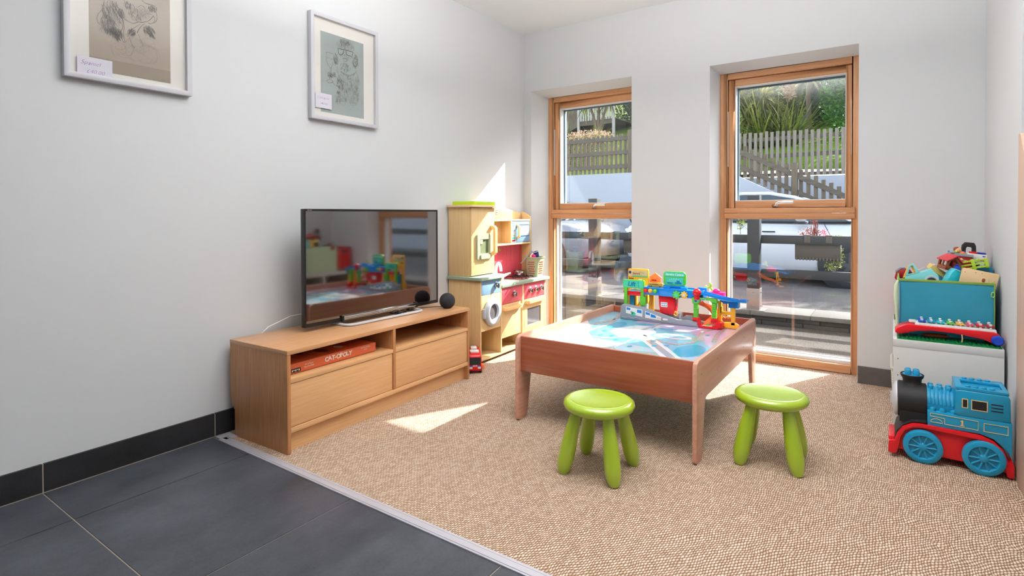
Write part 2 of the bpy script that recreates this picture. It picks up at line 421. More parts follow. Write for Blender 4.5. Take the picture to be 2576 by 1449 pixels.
MAT = {}      # python record of each thing's world matrix
def props(o, label=None, cat=None, group=None, kind=None):
    if label: o['label'] = label
    if cat: o['category'] = cat
    if group: o['group'] = group
    if kind: o['kind'] = kind
    return o
def thing(name, label, cat, loc=(0, 0, 0), rz=0.0, group=None, kind=None):
    o = bpy.data.objects.new(name, None); C.objects.link(o)
    o.location = loc; o.rotation_euler = (0, 0, rz); o.empty_display_size = 0.05
    MAT[o.name] = Matrix.Translation(loc) @ Matrix.Rotation(rz, 4, 'Z')
    return props(o, label, cat, group, kind)
def build(g, name, m=None, parent=None, world=False, bev=0.0, smooth=35, label=None, cat=None, group=None, kind=None, seg=2, merge=True):
    if m is not None and not g.mats: g.mat(m)
    vs = g.v
    loc = Vector((0, 0, 0))
    if parent is not None and world:
        root = parent
        while root.parent: root = root.parent
        inv = MAT[root.name].inverted(); vs = [inv @ p for p in vs]
    elif parent is None:
        xs = [p.x for p in vs]; ys = [p.y for p in vs]; zs = [p.z for p in vs]
        loc = Vector(((min(xs) + max(xs)) / 2, (min(ys) + max(ys)) / 2, min(zs)))
        vs = [p - loc for p in vs]
    me = bpy.data.meshes.new(name)
    me.from_pydata([tuple(p) for p in vs], [], g.f)
    for mm in g.mats: me.materials.append(mm)
    me.polygons.foreach_set('material_index', g.mi)
    bm = bmesh.new(); bm.from_mesh(me)
    if merge: bmesh.ops.remove_doubles(bm, verts=bm.verts, dist=1e-6)
    if not any(g.fl): bmesh.ops.recalc_face_normals(bm, faces=bm.faces)
    if bev > 0:
        ed = [e for e in bm.edges if len(e.link_faces) == 2 and e.calc_face_angle(0) > 0.6]
        bmesh.ops.bevel(bm, geom=ed, offset=bev, segments=seg, affect='EDGES', profile=0.5, clamp_overlap=True)
    bm.to_mesh(me); bm.free()
    if smooth:
        me.polygons.foreach_set('use_smooth', [True] * len(me.polygons))
        me.set_sharp_from_angle(angle=math.radians(smooth))
    o = bpy.data.objects.new(name, me); C.objects.link(o)
    if parent is not None: o.parent = parent
    else:
        o.location = loc; MAT[o.name] = Matrix.Translation(loc)
    return props(o, label, cat, group, kind)
def text_geo(g, body, size, mtx, depth=0.0006, shear=0.0, bold=0.0, align='CENTER'):
    cu = bpy.data.curves.new('t', 'FONT'); cu.body = body; cu.size = size; cu.extrude = depth; cu.shear = shear; cu.offset = bold
    cu.align_x = align; cu.resolution_u = 3
    ob = bpy.data.objects.new('t', cu)
    me = bpy.data.meshes.new_from_object(ob)
    old = g.X; g.X = mtx
    g.add([v.co.copy() for v in me.vertices], [list(p.vertices) for p in me.polygons])
    g.X = old
    bpy.data.objects.remove(ob); bpy.data.curves.remove(cu); bpy.data.meshes.remove(me)
def face_m(origin, ux, uz):
    """matrix putting text's x along ux, y along uz at origin"""
    ux = Vector(ux).normalized(); uz = Vector(uz).normalized(); n = ux.cross(uz)
    m = Matrix.Identity(4)
    for i in range(3): m[i][0] = ux[i]; m[i][1] = uz[i]; m[i][2] = n[i]; m[i][3] = origin[i]
    return m
def copy_thing(o, loc=None, rz=None, label=None):
    def rec(a, par):
        c = a.copy(); C.objects.link(c); c.parent = par
        for ch in [x for x in bpy.data.objects if x.parent == a]: rec(ch, c)
        return c
    r = rec(o, None)
    if loc is not None: r.location = loc
    if rz is not None: r.rotation_euler = (0, 0, rz)
    if label: r['label'] = label
    MAT[r.name] = Matrix.Translation(r.location) @ Matrix.Rotation(r.rotation_euler[2], 4, 'Z')
    return r
def arc(cx, cy, r, a0, a1, n=8, ry=None):
    ry = r if ry is None else ry
    return [(cx + r * math.cos(math.radians(a0 + (a1 - a0) * i / n)), cy + ry * math.sin(math.radians(a0 + (a1 - a0) * i / n))) for i in range(n + 1)]
def rrect(x0, x1, z0, z1, r, n=4):
    return arc(x1 - r, z1 - r, r, 0, 90, n) + arc(x0 + r, z1 - r, r, 90, 180, n) + arc(x0 + r, z0 + r, r, 180, 270, n) + arc(x1 - r, z0 + r, r, 270, 360, n)

# ------------------------------------------------------------------ room shell
L = 4.576; ZC = 2.664; XR = 3.130; YN = 3.50; YG = 4.935
XE = 5.6; YB = -3.2
build(G().box(-0.2, 0, YB - 0.2, YG, -0.2, ZC + 0.1), 'wall_left', 'wall', kind='structure')
# window wall with two splayed openings
def opening(xa, xb, za, xc, xd, zb):   # room-side xa..xb up to za ; frame-side xc..xd up to zb
    return dict(xa=xa, xb=xb, za=za, xc=xc, xd=xd, zb=zb)
WL = opening(0.075, 1.011, 2.152, 0.147, 1.03, 2.114)
WR = opening(1.609, 2.522, 2.140, 1.637, 2.532, 2.108)
g = G(); g.mat('wall')
YF = 4.75
xs = [0.0, WL['xa'], WL['xb'], WR['xa'], WR['xb'], XR + 0.3]
g.box(0.0, WL['xa'], L, YF, 0, ZC + 0.1); g.box(WL['xb'], WR['xa'], L, YF, 0, ZC + 0.1); g.box(WR['xb'], XR + 0.4, L, YF, 0, ZC + 0.1)
for w in (WL, WR):
    g.box(w['xa'], w['xb'], L, YF, w['za'], ZC + 0.1)
    # splayed reveals as wedges
    if w['xc'] > w['xa']: g.prism([(w['xa'], L), (w['xc'], YF), (w['xa'], YF)], 'z', 0, w['za'])
    g.prism([(L, w['za']), (YF, w['zb']), (YF, w['za'])], 'x', w['xa'], w['xb'])
g.box(0.0, WL['xc'], YF, YG, -0.1, ZC + 0.1); g.box(WL['xd'], WR['xc'], YF, YG, -0.1, ZC + 0.1); g.box(WR['xd'], XR + 0.4, YF, YG, -0.1, ZC + 0.1)
for w in (WL, WR): g.box(w['xc'], w['xd'], YF, YG, w['zb'], ZC + 0.1)
build(g, 'wall_back', kind='structure')
build(G().box(XR, XR + 0.4, YN, L, -0.1, ZC + 0.1), 'wall_right', 'wall', kind='structure')
build(G().box(XR + 0.4, XE, YN, YN + 0.2, -0.1, ZC + 0.1), 'wall_right', 'wall', kind='structure')
# far side and rear of the room
build(G().box(XE, XE + 0.2, YB, YN + 0.2, -0.1, ZC + 0.1), 'wall_side', 'wall', kind='structure')
build(G().box(0, XE + 0.2, YB - 0.2, YB, -0.1, ZC + 0.1), 'wall_rear', 'wall', kind='structure')
build(G().box(-0.2, XE + 0.2, YB - 0.2, YG, ZC, ZC + 0.2), 'ceiling', 'ceil', kind='structure')
# carpet
YT = 1.866
build(G().box(0, XR + 0.2, YT, YF + 0.06, -0.05, 0.0), 'floor', 'carpet', kind='structure')
build(G().box(XR + 0.2, XE, YT, YN, -0.05, 0.0), 'floor', 'carpet', kind='structure')
# slate tiles
g = G(); g.mat('grout'); g.box(0, XE, YB, 1.824, -0.06, -0.0025)
g.mat('slate')
gx = [-0.362 + 0.695 * i for i in range(10)]; gy = [1.181 - 0.645 * i for i in range(-1, 8)]
for i in range(len(gx) - 1):
    for j in range(len(gy) - 1):
        a, b = max(gx[i] + 0.0025, 0.013), min(gx[i + 1] - 0.0025, XE); c, d = max(gy[j + 1] + 0.0025, YB), min(gy[j] - 0.0025, 1.822)
        if b > a and d > c: g.box(a, b, c, d, -0.004, 0.0)
build(g, 'floor', kind='structure', bev=0)
g = G(); g.box(0.075, XE, 1.830, 1.842, 0.003, 0.0062).box(0.075, XE, 1.856, 1.862, 0.003, 0.0052).box(0.068, XE, 1.823, 1.868, -0.002, 0.004).box(0.02, 0.10, 1.833, 1.90, -0.002, 0.004)
build(g, 'trim_1', 'alu', kind='structure', bev=0.0015)
# skirting tiles
g = G(); g.mat('slate_skirt')
sy = [YB, -2.11, -1.45, -0.79, -0.132, 0.526, 1.182, 1.837, 2.49, 3.15, 3.81, L]
for a, b in zip(sy[:-1], sy[1:]): g.box(0, 0.012, a + 0.0025, b - 0.0025, 0.003, 0.112)
g.mat('grout')
g.box(0, 0.0095, YB, L, 0.0, 0.110).box(0, 0.012, YB, 1.86, 0.0, 0.0035)
build(g, 'baseboard_left', kind='structure')
M['skirt_b'] = slate_mat('skirting_brown', (84, 78, 76), (108, 102, 100), 0.7)
for a, b in ((WR['xb'] + 0.003, XR), (WL['xb'], WR['xa'] - 0.004), (0.0, WL['xa'])):
    build(G().box(a, b, L - 0.012, L, 0, 0.108), 'baseboard_back', 'skirt_b', kind='structure')

# ------------------------------------------------------------------ windows
def make_window(n, x0, x1, ztop, xg0, xg1, gl0, hx):
    w = bpy.data.objects.new('window_%d' % n, None); C.objects.link(w); w.location = ((x0 + x1) / 2, 4.80, 0); w['kind'] = 'structure'
    MAT[w.name] = Matrix.Translation(w.location)
    y0 = 4.752; y1 = 4.90
    fw = 0.052
    g = G(); g.mat('larch_z')
    g.box(x0, x0 + fw, y0, y1, 0, ztop).box(x1 - fw, x1, y0, y1, 0, ztop)
    g.mat('larch_x'); g.box(x0 + fw, x1 - fw, y0, y1, ztop - 0.045, ztop)
    g.box(x0 + fw, x1 - fw, y0, y1, 0.0, 0.058)
    g.box(x0 + fw, x1 - fw, y0 + 0.035, y1, 0.0, 0.066)
    build(g, 'outer_frame', None, w, True, bev=0.0035)
    g = G(); g.mat('larch_x')
    g.box(x0 + 0.035, x1 - 0.035, y0 - 0.012, y1, 1.075, 1.112).box(x0 + 0.035, x1 - 0.035, y0 - 0.010, y1, 1.036, 1.0735)
    build(g, 'transom', None, w, True, bev=0.003)
    # opening sash
    sx0 = x0 + fw + 0.004; sx1 = x1 - fw - 0.004; sz0 = 1.113; sz1 = ztop - 0.048
    g = G(); g.mat('larch_z'); ys0 = y0 + 0.022
    g.box(sx0, xg0 - 0.004, ys0, y1 - 0.01, sz0, sz1).box(xg1 + 0.004, sx1, ys0, y1 - 0.01, sz0, sz1)
    g.mat('larch_x'); g.box(xg0 - 0.004, xg1 + 0.004, ys0, y1 - 0.01, 2.012, sz1).box(xg0 - 0.004, xg1 + 0.004, ys0, y1 - 0.01, sz0, 1.165)
    sash = build(g, 'sash', None, w, True, bev=0.003)
    # white glazing beads and grey gasket
    g = G(); g.mat('white')
    for a, b, c, d in ((xg0 - 0.006, xg0 + 0.001, 1.163, 2.014), (xg1 - 0.001, xg1 + 0.006, 1.163, 2.014), (xg0, xg1, 2.008, 2.014), (xg0, xg1, 1.163, 1.170)):
        g.box(a, b, ys0 + 0.006, y1 - 0.012, c, d)
    g.mat('gasket')
    yb = 4.846
    for a, b, c, d in ((xg0, xg0 + 0.011, 1.17, 2.008), (xg1 - 0.006, xg1, 1.17, 2.008), (xg0, xg1, 1.998, 2.008)):
        g.box(a, b, yb - 0.006, yb + 0.012, c, d)
    build(g, 'glazing_bead', None, sash, True)
    build(G().box(xg0, xg1, 4.848, 4.852, 1.168, 2.010), 'sash_glass', 'glass', sash, True, smooth=0)
    g = G(); g.mat('white')
    g.box(gl0 - 0.006, gl0 + 0.002, 4.80, 4.86, 0.06, 1.036).box(x1 - fw - 0.002, x1 - fw + 0.005, 4.80, 4.86, 0.06, 1.036)
    g.box(x0 + fw, x1 - fw, 4.786, 4.86, 0.058, 0.078).box(x0 + fw, x1 - fw, 4.80, 4.86, 1.030, 1.037)
    g.mat('grey_l'); g.box(gl0 + 0.002, gl0 + 0.014, 4.845, 4.862, 0.078, 1.03).box(gl0, x1 - fw, 4.845, 4.862, 0.078, 0.084)
    build(g, 'lower_bead', None, w, True)
    if gl0 - 0.006 > x0 + fw:
        build(G().box(x0 + fw, gl0 - 0.006, 4.80, 4.89, 0.058, 1.036), 'lower_reveal', 'white', w, True)
    build(G().box(gl0, x1 - fw, 4.851, 4.855, 0.078, 1.034), 'lower_glass', 'glass', w, True, smooth=0)
    # silver friction hinges
    g = G(); g.mat('grey_l')
    g.prism([(p[0], p[1]) for p in rrect(x0 + fw - 0.004, x0 + fw + 0.006, 1.42, 1.83, 0.0045)], 'y', y0 + 0.006, y0 + 0.026)
    g.prism([(p[0], p[1]) for p in rrect(x1 - fw - 0.006, x1 - fw + 0.004, 1.46, 1.83, 0.0045)], 'y', y0 + 0.006, y0 + 0.026)
    build(g, 'hinge_cover', None, w, True)
    # handle
    g = G(); g.mat('chrome'); yh = ys0
    g.lathe([(0.0001, 0), (0.012, 0), (0.012, 0.004), (0.0001, 0.005)], (hx - 0.012, yh, 1.128), 'y', 20)
    g.xf((0, 0, 0)); g.tube([(hx - 0.012, yh - 0.003, 1.127), (hx, yh - 0.012, 1.132), (hx + 0.012, yh - 0.030, 1.132)], [0.010, 0.012, 0.010], 12)
    g.tube([(hx - 0.003, yh - 0.022, 1.126), (hx + 0.010, yh - 0.036, 1.140), (hx + 0.026, yh - 0.042, 1.149), (hx + 0.06, yh - 0.043, 1.151), (hx + 0.118, yh - 0.042, 1.150)], [0.006, 0.008, 0.0085, 0.0085, 0.0095], 12)
    build(g, 'window_handle', None, w, True)
    g = G(); g.mat('brown')
    return w
make_window(1, WL['xc'], WL['xd'], WL['zb'], 0.256, 0.975, 0.2065, 0.595)
make_window(2, WR['xc'], WR['xd'], WR['zb'], 1.742, 2.440, 1.690, 2.015)

# ------------------------------------------------------------------ television stand
S = thing('television_stand', 'low oak veneer television bench with two open shelves above two flap fronts', 'television stand', (0.49, 1.912, 0), math.radians(2.2))
W = 1.345; D = 0.445; H = 0.465
prof = [(0, 0), (0, H - 0.02), (-D, H - 0.02), (-D, 0.16), (-D + 0.012, 0.16), (-D + 0.012, 0.145), (-D + 0.028, 0.145), (-D + 0.028, 0.13), (-D + 0.035, 0.13), (-D + 0.035, 0)]
for y in (0, W - 0.018):
    build(G().prism([(p[0], p[1]) for p in prof], 'y', y, y + 0.018), 'side_panel', 'oak_z', S, bev=0.001)
build(G().box(-D, 0.002, -0.001, W + 0.001, H - 0.02, H), 'top_board', 'oak_x', S, bev=0.0012)
build(G().box(-D + 0.03, 0, 0.656, 0.676, 0.115, H - 0.02), 'divider', 'oak_z', S, bev=0.001)
for a, b in ((0.018, 0.656), (0.676, W - 0.018)):
    build(G().box(-D + 0.02, 0.0, a, b, 0.316, 0.336), 'shelf', 'oak_y', S, bev=0.001)
    build(G().box(-0.024, -0.004, a + 0.003, b - 0.003, 0.118, 0.3135), 'flap_front', 'oak_y', S, bev=0.001)
build(G().box(-D + 0.02, 0.0, 0.018, W - 0.018, 0.092, 0.115), 'bottom_rail', 'oak_y', S, bev=0.001)
build(G().box(-0.05, -0.032, 0.018, W - 0.018, 0.0, 0.092), 'plinth', 'oak_y', S)
build(G().box(-D + 0.004, -D + 0.012, 0.018, W - 0.018, 0.16, H - 0.02), 'back_panel', 'oak_y', S)

# board game box on the left shelf
B = thing('board_game_box', 'flat orange board game box lying on the left shelf of the television bench', 'board game', (0.49, 1.912, 0), math.radians(2.2))
build(G().box(-0.33, -0.055, 0.055, 0.575, 0.3365, 0.352), 'box_base', 'orange_d', B, bev=0.001)
lid = build(G().box(-0.332, -0.052, 0.053, 0.577, 0.340, 0.385), 'box_lid', 'orange', B, bev=0.0015)
g = G(); g.mat('wt')
fm = lambda y, z: face_m((-0.0515, y, z), (0, 1, 0), (0, 0, 1))
word = 'CAT-OPOLY'; ws = [0.021, 0.021, 0.018, 0.011, 0.022, 0.018, 0.022, 0.016, 0.018]; yy = 0.245
for i, ch in enumerate(word):
    mtx = fm(yy + ws[i] / 2, 0.3545 + (0.002 if i % 2 else 0)) @ Matrix.Rotation((0.10 if i % 2 else -0.08), 4, 'Z')
    text_geo(g, ch, 0.031, mtx, 0.0005, bold=0.0008); yy += ws[i]
text_geo(g, '2 to 6 Players', 0.0085, fm(0.155, 0.366), 0.0003)
text_geo(g, 'Ages 8 to Adult', 0.0085, fm(0.155, 0.355), 0.0003)
text_geo(g, 'The Purr-fect Game', 0.008, fm(0.505, 0.371), 0.0003, 0.2)
text_geo(g, 'of Cats', 0.008, fm(0.505, 0.361), 0.0003, 0.2)
build(g, 'lettering', None, lid, smooth=0)
g = G(); g.mat('black').box(-0.052, -0.0512, 0.058, 0.108, 0.344, 0.362); g.mat('wt')
for i in range(5): g.box(-0.0514, -0.0509, 0.061 + i * 0.009, 0.066 + i * 0.009, 0.348 + (i % 2) * 0.004, 0.357)
build(g, 'picture_strip', None, lid, smooth=0)
g = G(); g.mat('orange_p')
for k in range(9):
    a = 0.11 + k * 0.05; g.poly(arc(-0.12 - 0.1 * (k % 3) * 0.9, a, 0.03 + 0.01 * (k % 2), 0, 350, 14), 0.3855)
g.mat('wt'); g.poly(arc(-0.14, 0.40, 0.028, 0, 350, 14, 0.022), 0.3858)
g.mat('brown'); g.poly(arc(-0.15, 0.30, 0.045, 0, 350, 16, 0.03), 0.3857); g.poly(arc(-0.2, 0.2, 0.03, 0, 350, 16, 0.03), 0.3857)
build(g, 'lid_picture', None, lid, smooth=0)

# television
T = thing('television', 'black flat screen television on a silver loop foot on the oak bench', 'television', (0.2, 2.69, 0.465), 0)
ty0, ty1, tz0, tz1, tx = 2.188, 3.196, 0.488, 1.102, 0.220
build(G().box(tx - 0.028, tx - 0.002, ty0, ty1, tz0, tz1).box(tx - 0.06, tx - 0.028, ty0 + 0.12, ty1 - 0.12, tz0 + 0.03, tz1 - 0.15), 'casing', 'black', T, True, bev=0.003)
g = G(); g.mat('black'); o = rrect(ty0, ty1, tz0, tz1, 0.004); 
g.ring(o, rrect(ty0 + 0.011, ty1 - 0.011, tz0 + 0.020, tz1 - 0.012, 0.001), 'x', tx - 0.004, tx + 0.001)
bz = build(g, 'bezel', None, T, True)
build(G().box(tx - 0.004, tx - 0.0005, ty0 + 0.010, ty1 - 0.010, tz0 + 0.019, tz1 - 0.011), 'screen', 'screen', T, True, smooth=0)
g = G(); g.mat('grey'); text_geo(g, 'BRAVIA', 0.008, face_m((tx + 0.0012, ty0 + 0.035, tz1 - 0.0095), (0, 1, 0), (0, 0, 1)), 0.0002)
build(g, 'small_lettering', None, bz, world=True, smooth=0)
cb = build(G().box(tx + 0.001, tx + 0.012, 2.425, 2.985, 0.492, 0.514), 'chrome_bar', 'chrome', T, True, bev=0.003)
for a_, b_ in ((2.418, 2.427), (2.983, 2.995)): build(G().mat('blackm').box(tx - 0.01, tx + 0.014, a_, b_, 0.486, 0.517), 'bar_clip', None, cb, True)
g = G(); g.mat('grey'); text_geo(g, 'SONY', 0.018, face_m((tx + 0.0122, 2.70, 0.496), (0, 1, 0), (0, 0, 1)), 0.0003, bold=0.0004)
build(g, 'lettering', None, cb, True)
P0 = [(0.105, 2.47), (0.12, 2.43), (0.15, 2.41)] + [(x, y) for x, y in arc(0.245, 2.455, 0.048, 270, 360, 6)][0:7]
loop = arc(0.25, 2.455, 0.045, 180 + 90, 360, 6) + arc(0.25, 2.945, 0.045, 0, 90, 6) + arc(0.13, 2.945, 0.045, 90, 180, 6) + arc(0.13, 2.455, 0.045, 180, 270, 6)
build(G().mat('grey_l').tube([(x, y, 0.473) for x, y in loop], 0.0078, 10, True), 'loop_foot', 'alu', T, True)
g = G(); g.mat('blackm').tube([(0.13, 2.415, 0.475), (0.17, 2.42, 0.489), (0.20, 2.45, 0.498)], 0.010, 8).tube([(0.13, 2.985, 0.475), (0.17, 2.98, 0.489), (0.20, 2.95, 0.498)], 0.010, 8)
g.box(0.16, 0.20, 2.45, 2.95, 0.489, 0.50)
build(g, 'foot_bracket', None, T, True)
# leads
g = G(); g.mat('white').tube([(0.15, 2.60, 0.53), (0.10, 2.40, 0.54), (0.055, 2.22, 0.53), (0.04, 2.10, 0.49), (0.035, 2.03, 0.44), (0.035, 2.0, 0.30)], 0.003, 6)
build(g, 'power_cable', None, T, True)
g = G(); g.mat('blackm')
g.tube([(0.19, 2.80, 0.475), (0.235, 2.815, 0.470), (0.25, 2.83, 0.4695), (0.225, 2.85, 0.4695), (0.20, 2.83, 0.475)], 0.0035, 6)
g.tube([(0.19, 2.86, 0.475), (0.24, 2.865, 0.4695), (0.23, 2.90, 0.4695), (0.19, 2.89, 0.475)], 0.003, 6)
g.box(0.215, 0.25, 2.815, 2.84, 0.4655, 0.479)
build(g, 'loose_cable', None, T, True)

# smart speaker
e = thing('smart_speaker', 'round charcoal fabric speaker at the right end of the oak bench', 'speaker', (0.33, 3.165, 0.465), 0)
g = G(); g.ball((0, 0, 0.047), 0.051, seg=40, rings=24, z0=-0.88); build(g, 'speaker_body', 'speaker', e, smooth=80)
build(G().cyl((0, 0, 0), 0.024, 0.0, 0.004), 'speaker_base', 'black', e)
g = G(); g.tube([(-0.04, 0.0, 0.006), (-0.09, -0.02, 0.003), (-0.14, -0.12, 0.003), (-0.18, -0.22, 0.003)], 0.002, 6); build(g, 'speaker_cable', 'blackm', e)

# ------------------------------------------------------------------ framed sketches
def strokes(g, lst, w, jitter=0, n=1):
    for pts in lst:
        for k in range(n):
            q = [(p[0] + random.uniform(-jitter, jitter), p[1] + random.uniform(-jitter, jitter)) for p in pts]
            # smooth by subdividing (catmull)
            out = []
            for i in range(len(q) - 1):
                p0 = q[max(i - 1, 0)]; p1 = q[i]; p2 = q[i + 1]; p3 = q[min(i + 2, len(q) - 1)]
                for t in (0, 0.25, 0.5, 0.75):
                    out.append(tuple(0.5 * ((2 * p1[d]) + (-p0[d] + p2[d]) * t + (2 * p0[d] - 5 * p1[d] + 4 * p2[d] - p3[d]) * t * t + (-p0[d] + 3 * p1[d] - 3 * p2[d] + p3[d]) * t ** 3) for d in (0, 1)))
            out.append(q[-1])
            g.ribbon(out, w, 0)
def picture(label, y0, y1, z0, z1, paper, py0, py1, pz0, pz1, draw, tagbox, tagtext, band_top=None, ts=0.024):
    t = thing('framed_sketch', label, 'picture', (0.0, (y0 + y1) / 2, z0), 0)
    fw = 0.021
    build(G().ring(rrect(y0, y1, z0, z1, 0.001, 1), rrect(y0 + fw, y1 - fw, z0 + fw, z1 - fw, 0.0005, 1), 'x', 0.002, 0.034), 'picture_frame', 'picframe', t, True, bev=0.0015)
    build(G().box(0.006, 0.014, y0 + fw - 0.002, y1 - fw + 0.002, z0 + fw - 0.002, z1 - fw + 0.002), 'mount', 'mount', t, True)
    pp = G(); pp.mat(paper).box(0.0135, 0.0146, py0, py1, pz0, pz1)
    if band_top: pp.mat('paper1b').box(0.0136, 0.0148, py0, py1, pz0, band_top)  # darker tan band along the bottom of the paper
    sheet = build(pp, 'paper', None, t, True)
    g = G(); g.X = face_m((0.0152, 0, 0), (0, 1, 0), (0, 0, 1))
    draw(g)
    g.X = Matrix.Identity(4)
    build(g, 'pencil_drawing', None, sheet, True, smooth=0, merge=False)
    a, b, c, d = tagbox
    tg = build(G().box(0.0215, 0.0222, a, b, c, d), 'price_tag', 'tag', t, True, label='white paper price tag with purple handwriting')
    g = G(); g.mat('ink')
    text_geo(g, tagtext[0], ts, face_m((0.0224, a + 0.012, d - 0.031), (0, 1, -0.02), (0, 0, 1)), 0.0002, 0.25, -0.0006, 'LEFT')
    text_geo(g, tagtext[1], ts * 0.95, face_m((0.0224, a + 0.030, d - 0.064), (0, 1, -0.02), (0, 0, 1)), 0.0002, 0.25, -0.0006, 'LEFT')
    build(g, 'handwriting', None, tg, True, smooth=0)
    build(G().box(0.0195, 0.0205, y0 + fw, y1 - fw, z0 + fw, z1 - fw), 'picture_glass', 'picglass', t, True, smooth=0)
    return t
P1D = [[(1.54, 2.005), (1.544, 2.0), (1.556, 1.995), (1.574, 1.995), (1.591, 1.993), (1.597, 1.984), (1.595, 1.974), (1.589, 1.966)], [(1.584, 1.95), (1.589, 1.939), (1.586, 1.923), (1.576, 1.913), (1.563, 1.911)], [(1.584, 1.95), (1.574, 1.933), (1.56, 1.919), (1.541, 1.909), (1.523, 1.905), (1.51, 1.896), (1.497, 1.895), (1.481, 1.899), (1.47, 1.905)], [(1.596, 1.969), (1.599, 1.951), (1.597, 1.933), (1.587, 1.918)], [(1.549, 1.904), (1.539, 1.895), (1.528, 1.877), (1.52, 1.857)], [(1.427, 1.966), (1.434, 1.951), (1.442, 1.937), (1.449, 1.922), (1.456, 1.909), (1.465, 1.903), (1.467, 1.884), (1.464, 1.86), (1.455, 1.84)]]
P1M = [[(1.533, 1.899), (1.512, 1.879), (1.491, 1.858)], [(1.521, 1.967), (1.534, 1.978), (1.547, 1.978), (1.553, 1.967)], [(1.386, 1.939), (1.398, 1.929), (1.388, 1.912), (1.378, 1.895), (1.374, 1.877), (1.378, 1.861), (1.387, 1.853)], [(1.47, 1.983), (1.477, 1.973), (1.49, 1.972), (1.492, 1.964), (1.485, 1.955), (1.478, 1.959)], [(1.454, 1.943), (1.461, 1.922), (1.469, 1.907)], [(1.523, 1.961), (1.521, 1.94), (1.526, 1.924), (1.536, 1.915)], [(1.542, 1.934), (1.55, 1.946), (1.563, 1.953), (1.577, 1.952)], [(1.469, 1.899), (1.471, 1.867), (1.469, 1.838), (1.473, 1.81)], [(1.483, 1.853), (1.491, 1.826), (1.498, 1.805), (1.511, 1.79)], [(1.525, 1.853), (1.533, 1.831), (1.543, 1.813)], [(1.463, 1.842), (1.462, 1.819), (1.47, 1.804), (1.478, 1.811)], [(1.398, 1.929), (1.402, 1.905), (1.412, 1.879), (1.416, 1.852)], [(1.412, 1.959), (1.41, 1.93), (1.417, 1.903), (1.426, 1.875)], [(1.4, 1.961), (1.398, 1.943), (1.393, 1.925), (1.397, 1.903), (1.39, 1.879)], [(1.442, 1.968), (1.449, 1.947), (1.462, 1.937)], [(1.503, 1.976), (1.51, 1.963), (1.508, 1.945), (1.497, 1.93)]]
P2D = [[(2.563, 2.049), (2.59, 2.05), (2.627, 2.052), (2.678, 2.053)], [(2.568, 2.046), (2.571, 2.022), (2.584, 2.014), (2.599, 2.022), (2.608, 2.039), (2.607, 2.049)], [(2.626, 2.05), (2.627, 2.033), (2.639, 2.023), (2.658, 2.025), (2.668, 2.02), (2.671, 2.036), (2.676, 2.051)]]
P2M = [[(2.486, 2.007), (2.483, 1.977), (2.491, 1.945), (2.511, 1.925), (2.52, 1.927), (2.532, 1.959), (2.536, 1.999), (2.53, 2.008), (2.506, 2.009), (2.486, 2.007)], [(2.489, 1.978), (2.512, 1.975), (2.532, 1.979)], [(2.511, 1.922), (2.51, 1.885), (2.506, 1.855)], [(2.518, 1.924), (2.518, 1.887), (2.52, 1.858)], [(2.487, 1.842), (2.499, 1.852), (2.517, 1.854), (2.531, 1.849), (2.522, 1.838), (2.499, 1.835), (2.487, 1.842)], [(2.605, 1.995), (2.611, 2.001), (2.624, 2.004), (2.632, 2.0), (2.632, 1.991), (2.62, 1.983), (2.608, 1.983), (2.605, 1.995)], [(2.608, 1.971), (2.617, 1.968), (2.627, 1.972)], [(2.609, 1.962), (2.611, 1.951), (2.623, 1.95), (2.636, 1.958), (2.633, 1.969)], [(2.583, 1.92), (2.614, 1.909), (2.651, 1.909), (2.689, 1.927), (2.702, 1.946)], [(2.586, 1.915), (2.617, 1.903), (2.652, 1.903), (2.691, 1.921)], [(2.638, 1.902), (2.635, 1.888), (2.646, 1.884), (2.658, 1.891), (2.657, 1.904)], [(2.702, 1.935), (2.718, 1.902), (2.721, 1.882)], [(2.541, 1.891), (2.564, 1.866), (2.595, 1.842), (2.604, 1.811)], [(2.523, 1.848), (2.546, 1.828), (2.576, 1.824), (2.594, 1.812)], [(2.559, 1.94), (2.562, 1.916), (2.583, 1.87)], [(2.46, 1.695), (2.472, 1.702), (2.478, 1.696), (2.492, 1.7)], [(2.542, 2.0), (2.54, 1.975), (2.55, 1.958), (2.565, 1.959)], [(2.703, 2.038), (2.706, 2.008), (2.703, 1.977), (2.69, 1.969)]]
F1 = [(1.577, 1.982, 0.015, 0.012, 90, 0.008, 0.3, 2), (1.427, 1.926, 0.037, 0.045, 150, 0.03, 0.25, 1), (1.411, 1.874, 0.027, 0.035, 110, 0.03, 0.3, 1), (1.438, 1.844, 0.023, 0.017, 130, 0.018, 0.3, 2), (1.444, 1.823, 0.006, 0.01, 30, 0.015, 0.3, 2), (1.502, 1.86, 0.015, 0.015, 80, 0.014, -0.6, 2), (1.563, 1.884, 0.021, 0.018, 110, 0.016, 0.6, 2), (1.573, 1.866, 0.011, 0.009, 40, 0.014, 0.6, 1), (1.513, 1.938, 0.029, 0.027, 90, 0.01, 0.5, 1), (1.459, 1.927, 0.01, 0.02, 60, 0.012, 0.3, 2), (1.485, 1.97, 0.015, 0.015, 60, 0.01, 0.2, 2), (1.547, 1.954, 0.024, 0.024, 60, 0.008, 0.5, 0), (1.397, 1.847, 0.014, 0.014, 30, 0.02, 0.2, 0)]
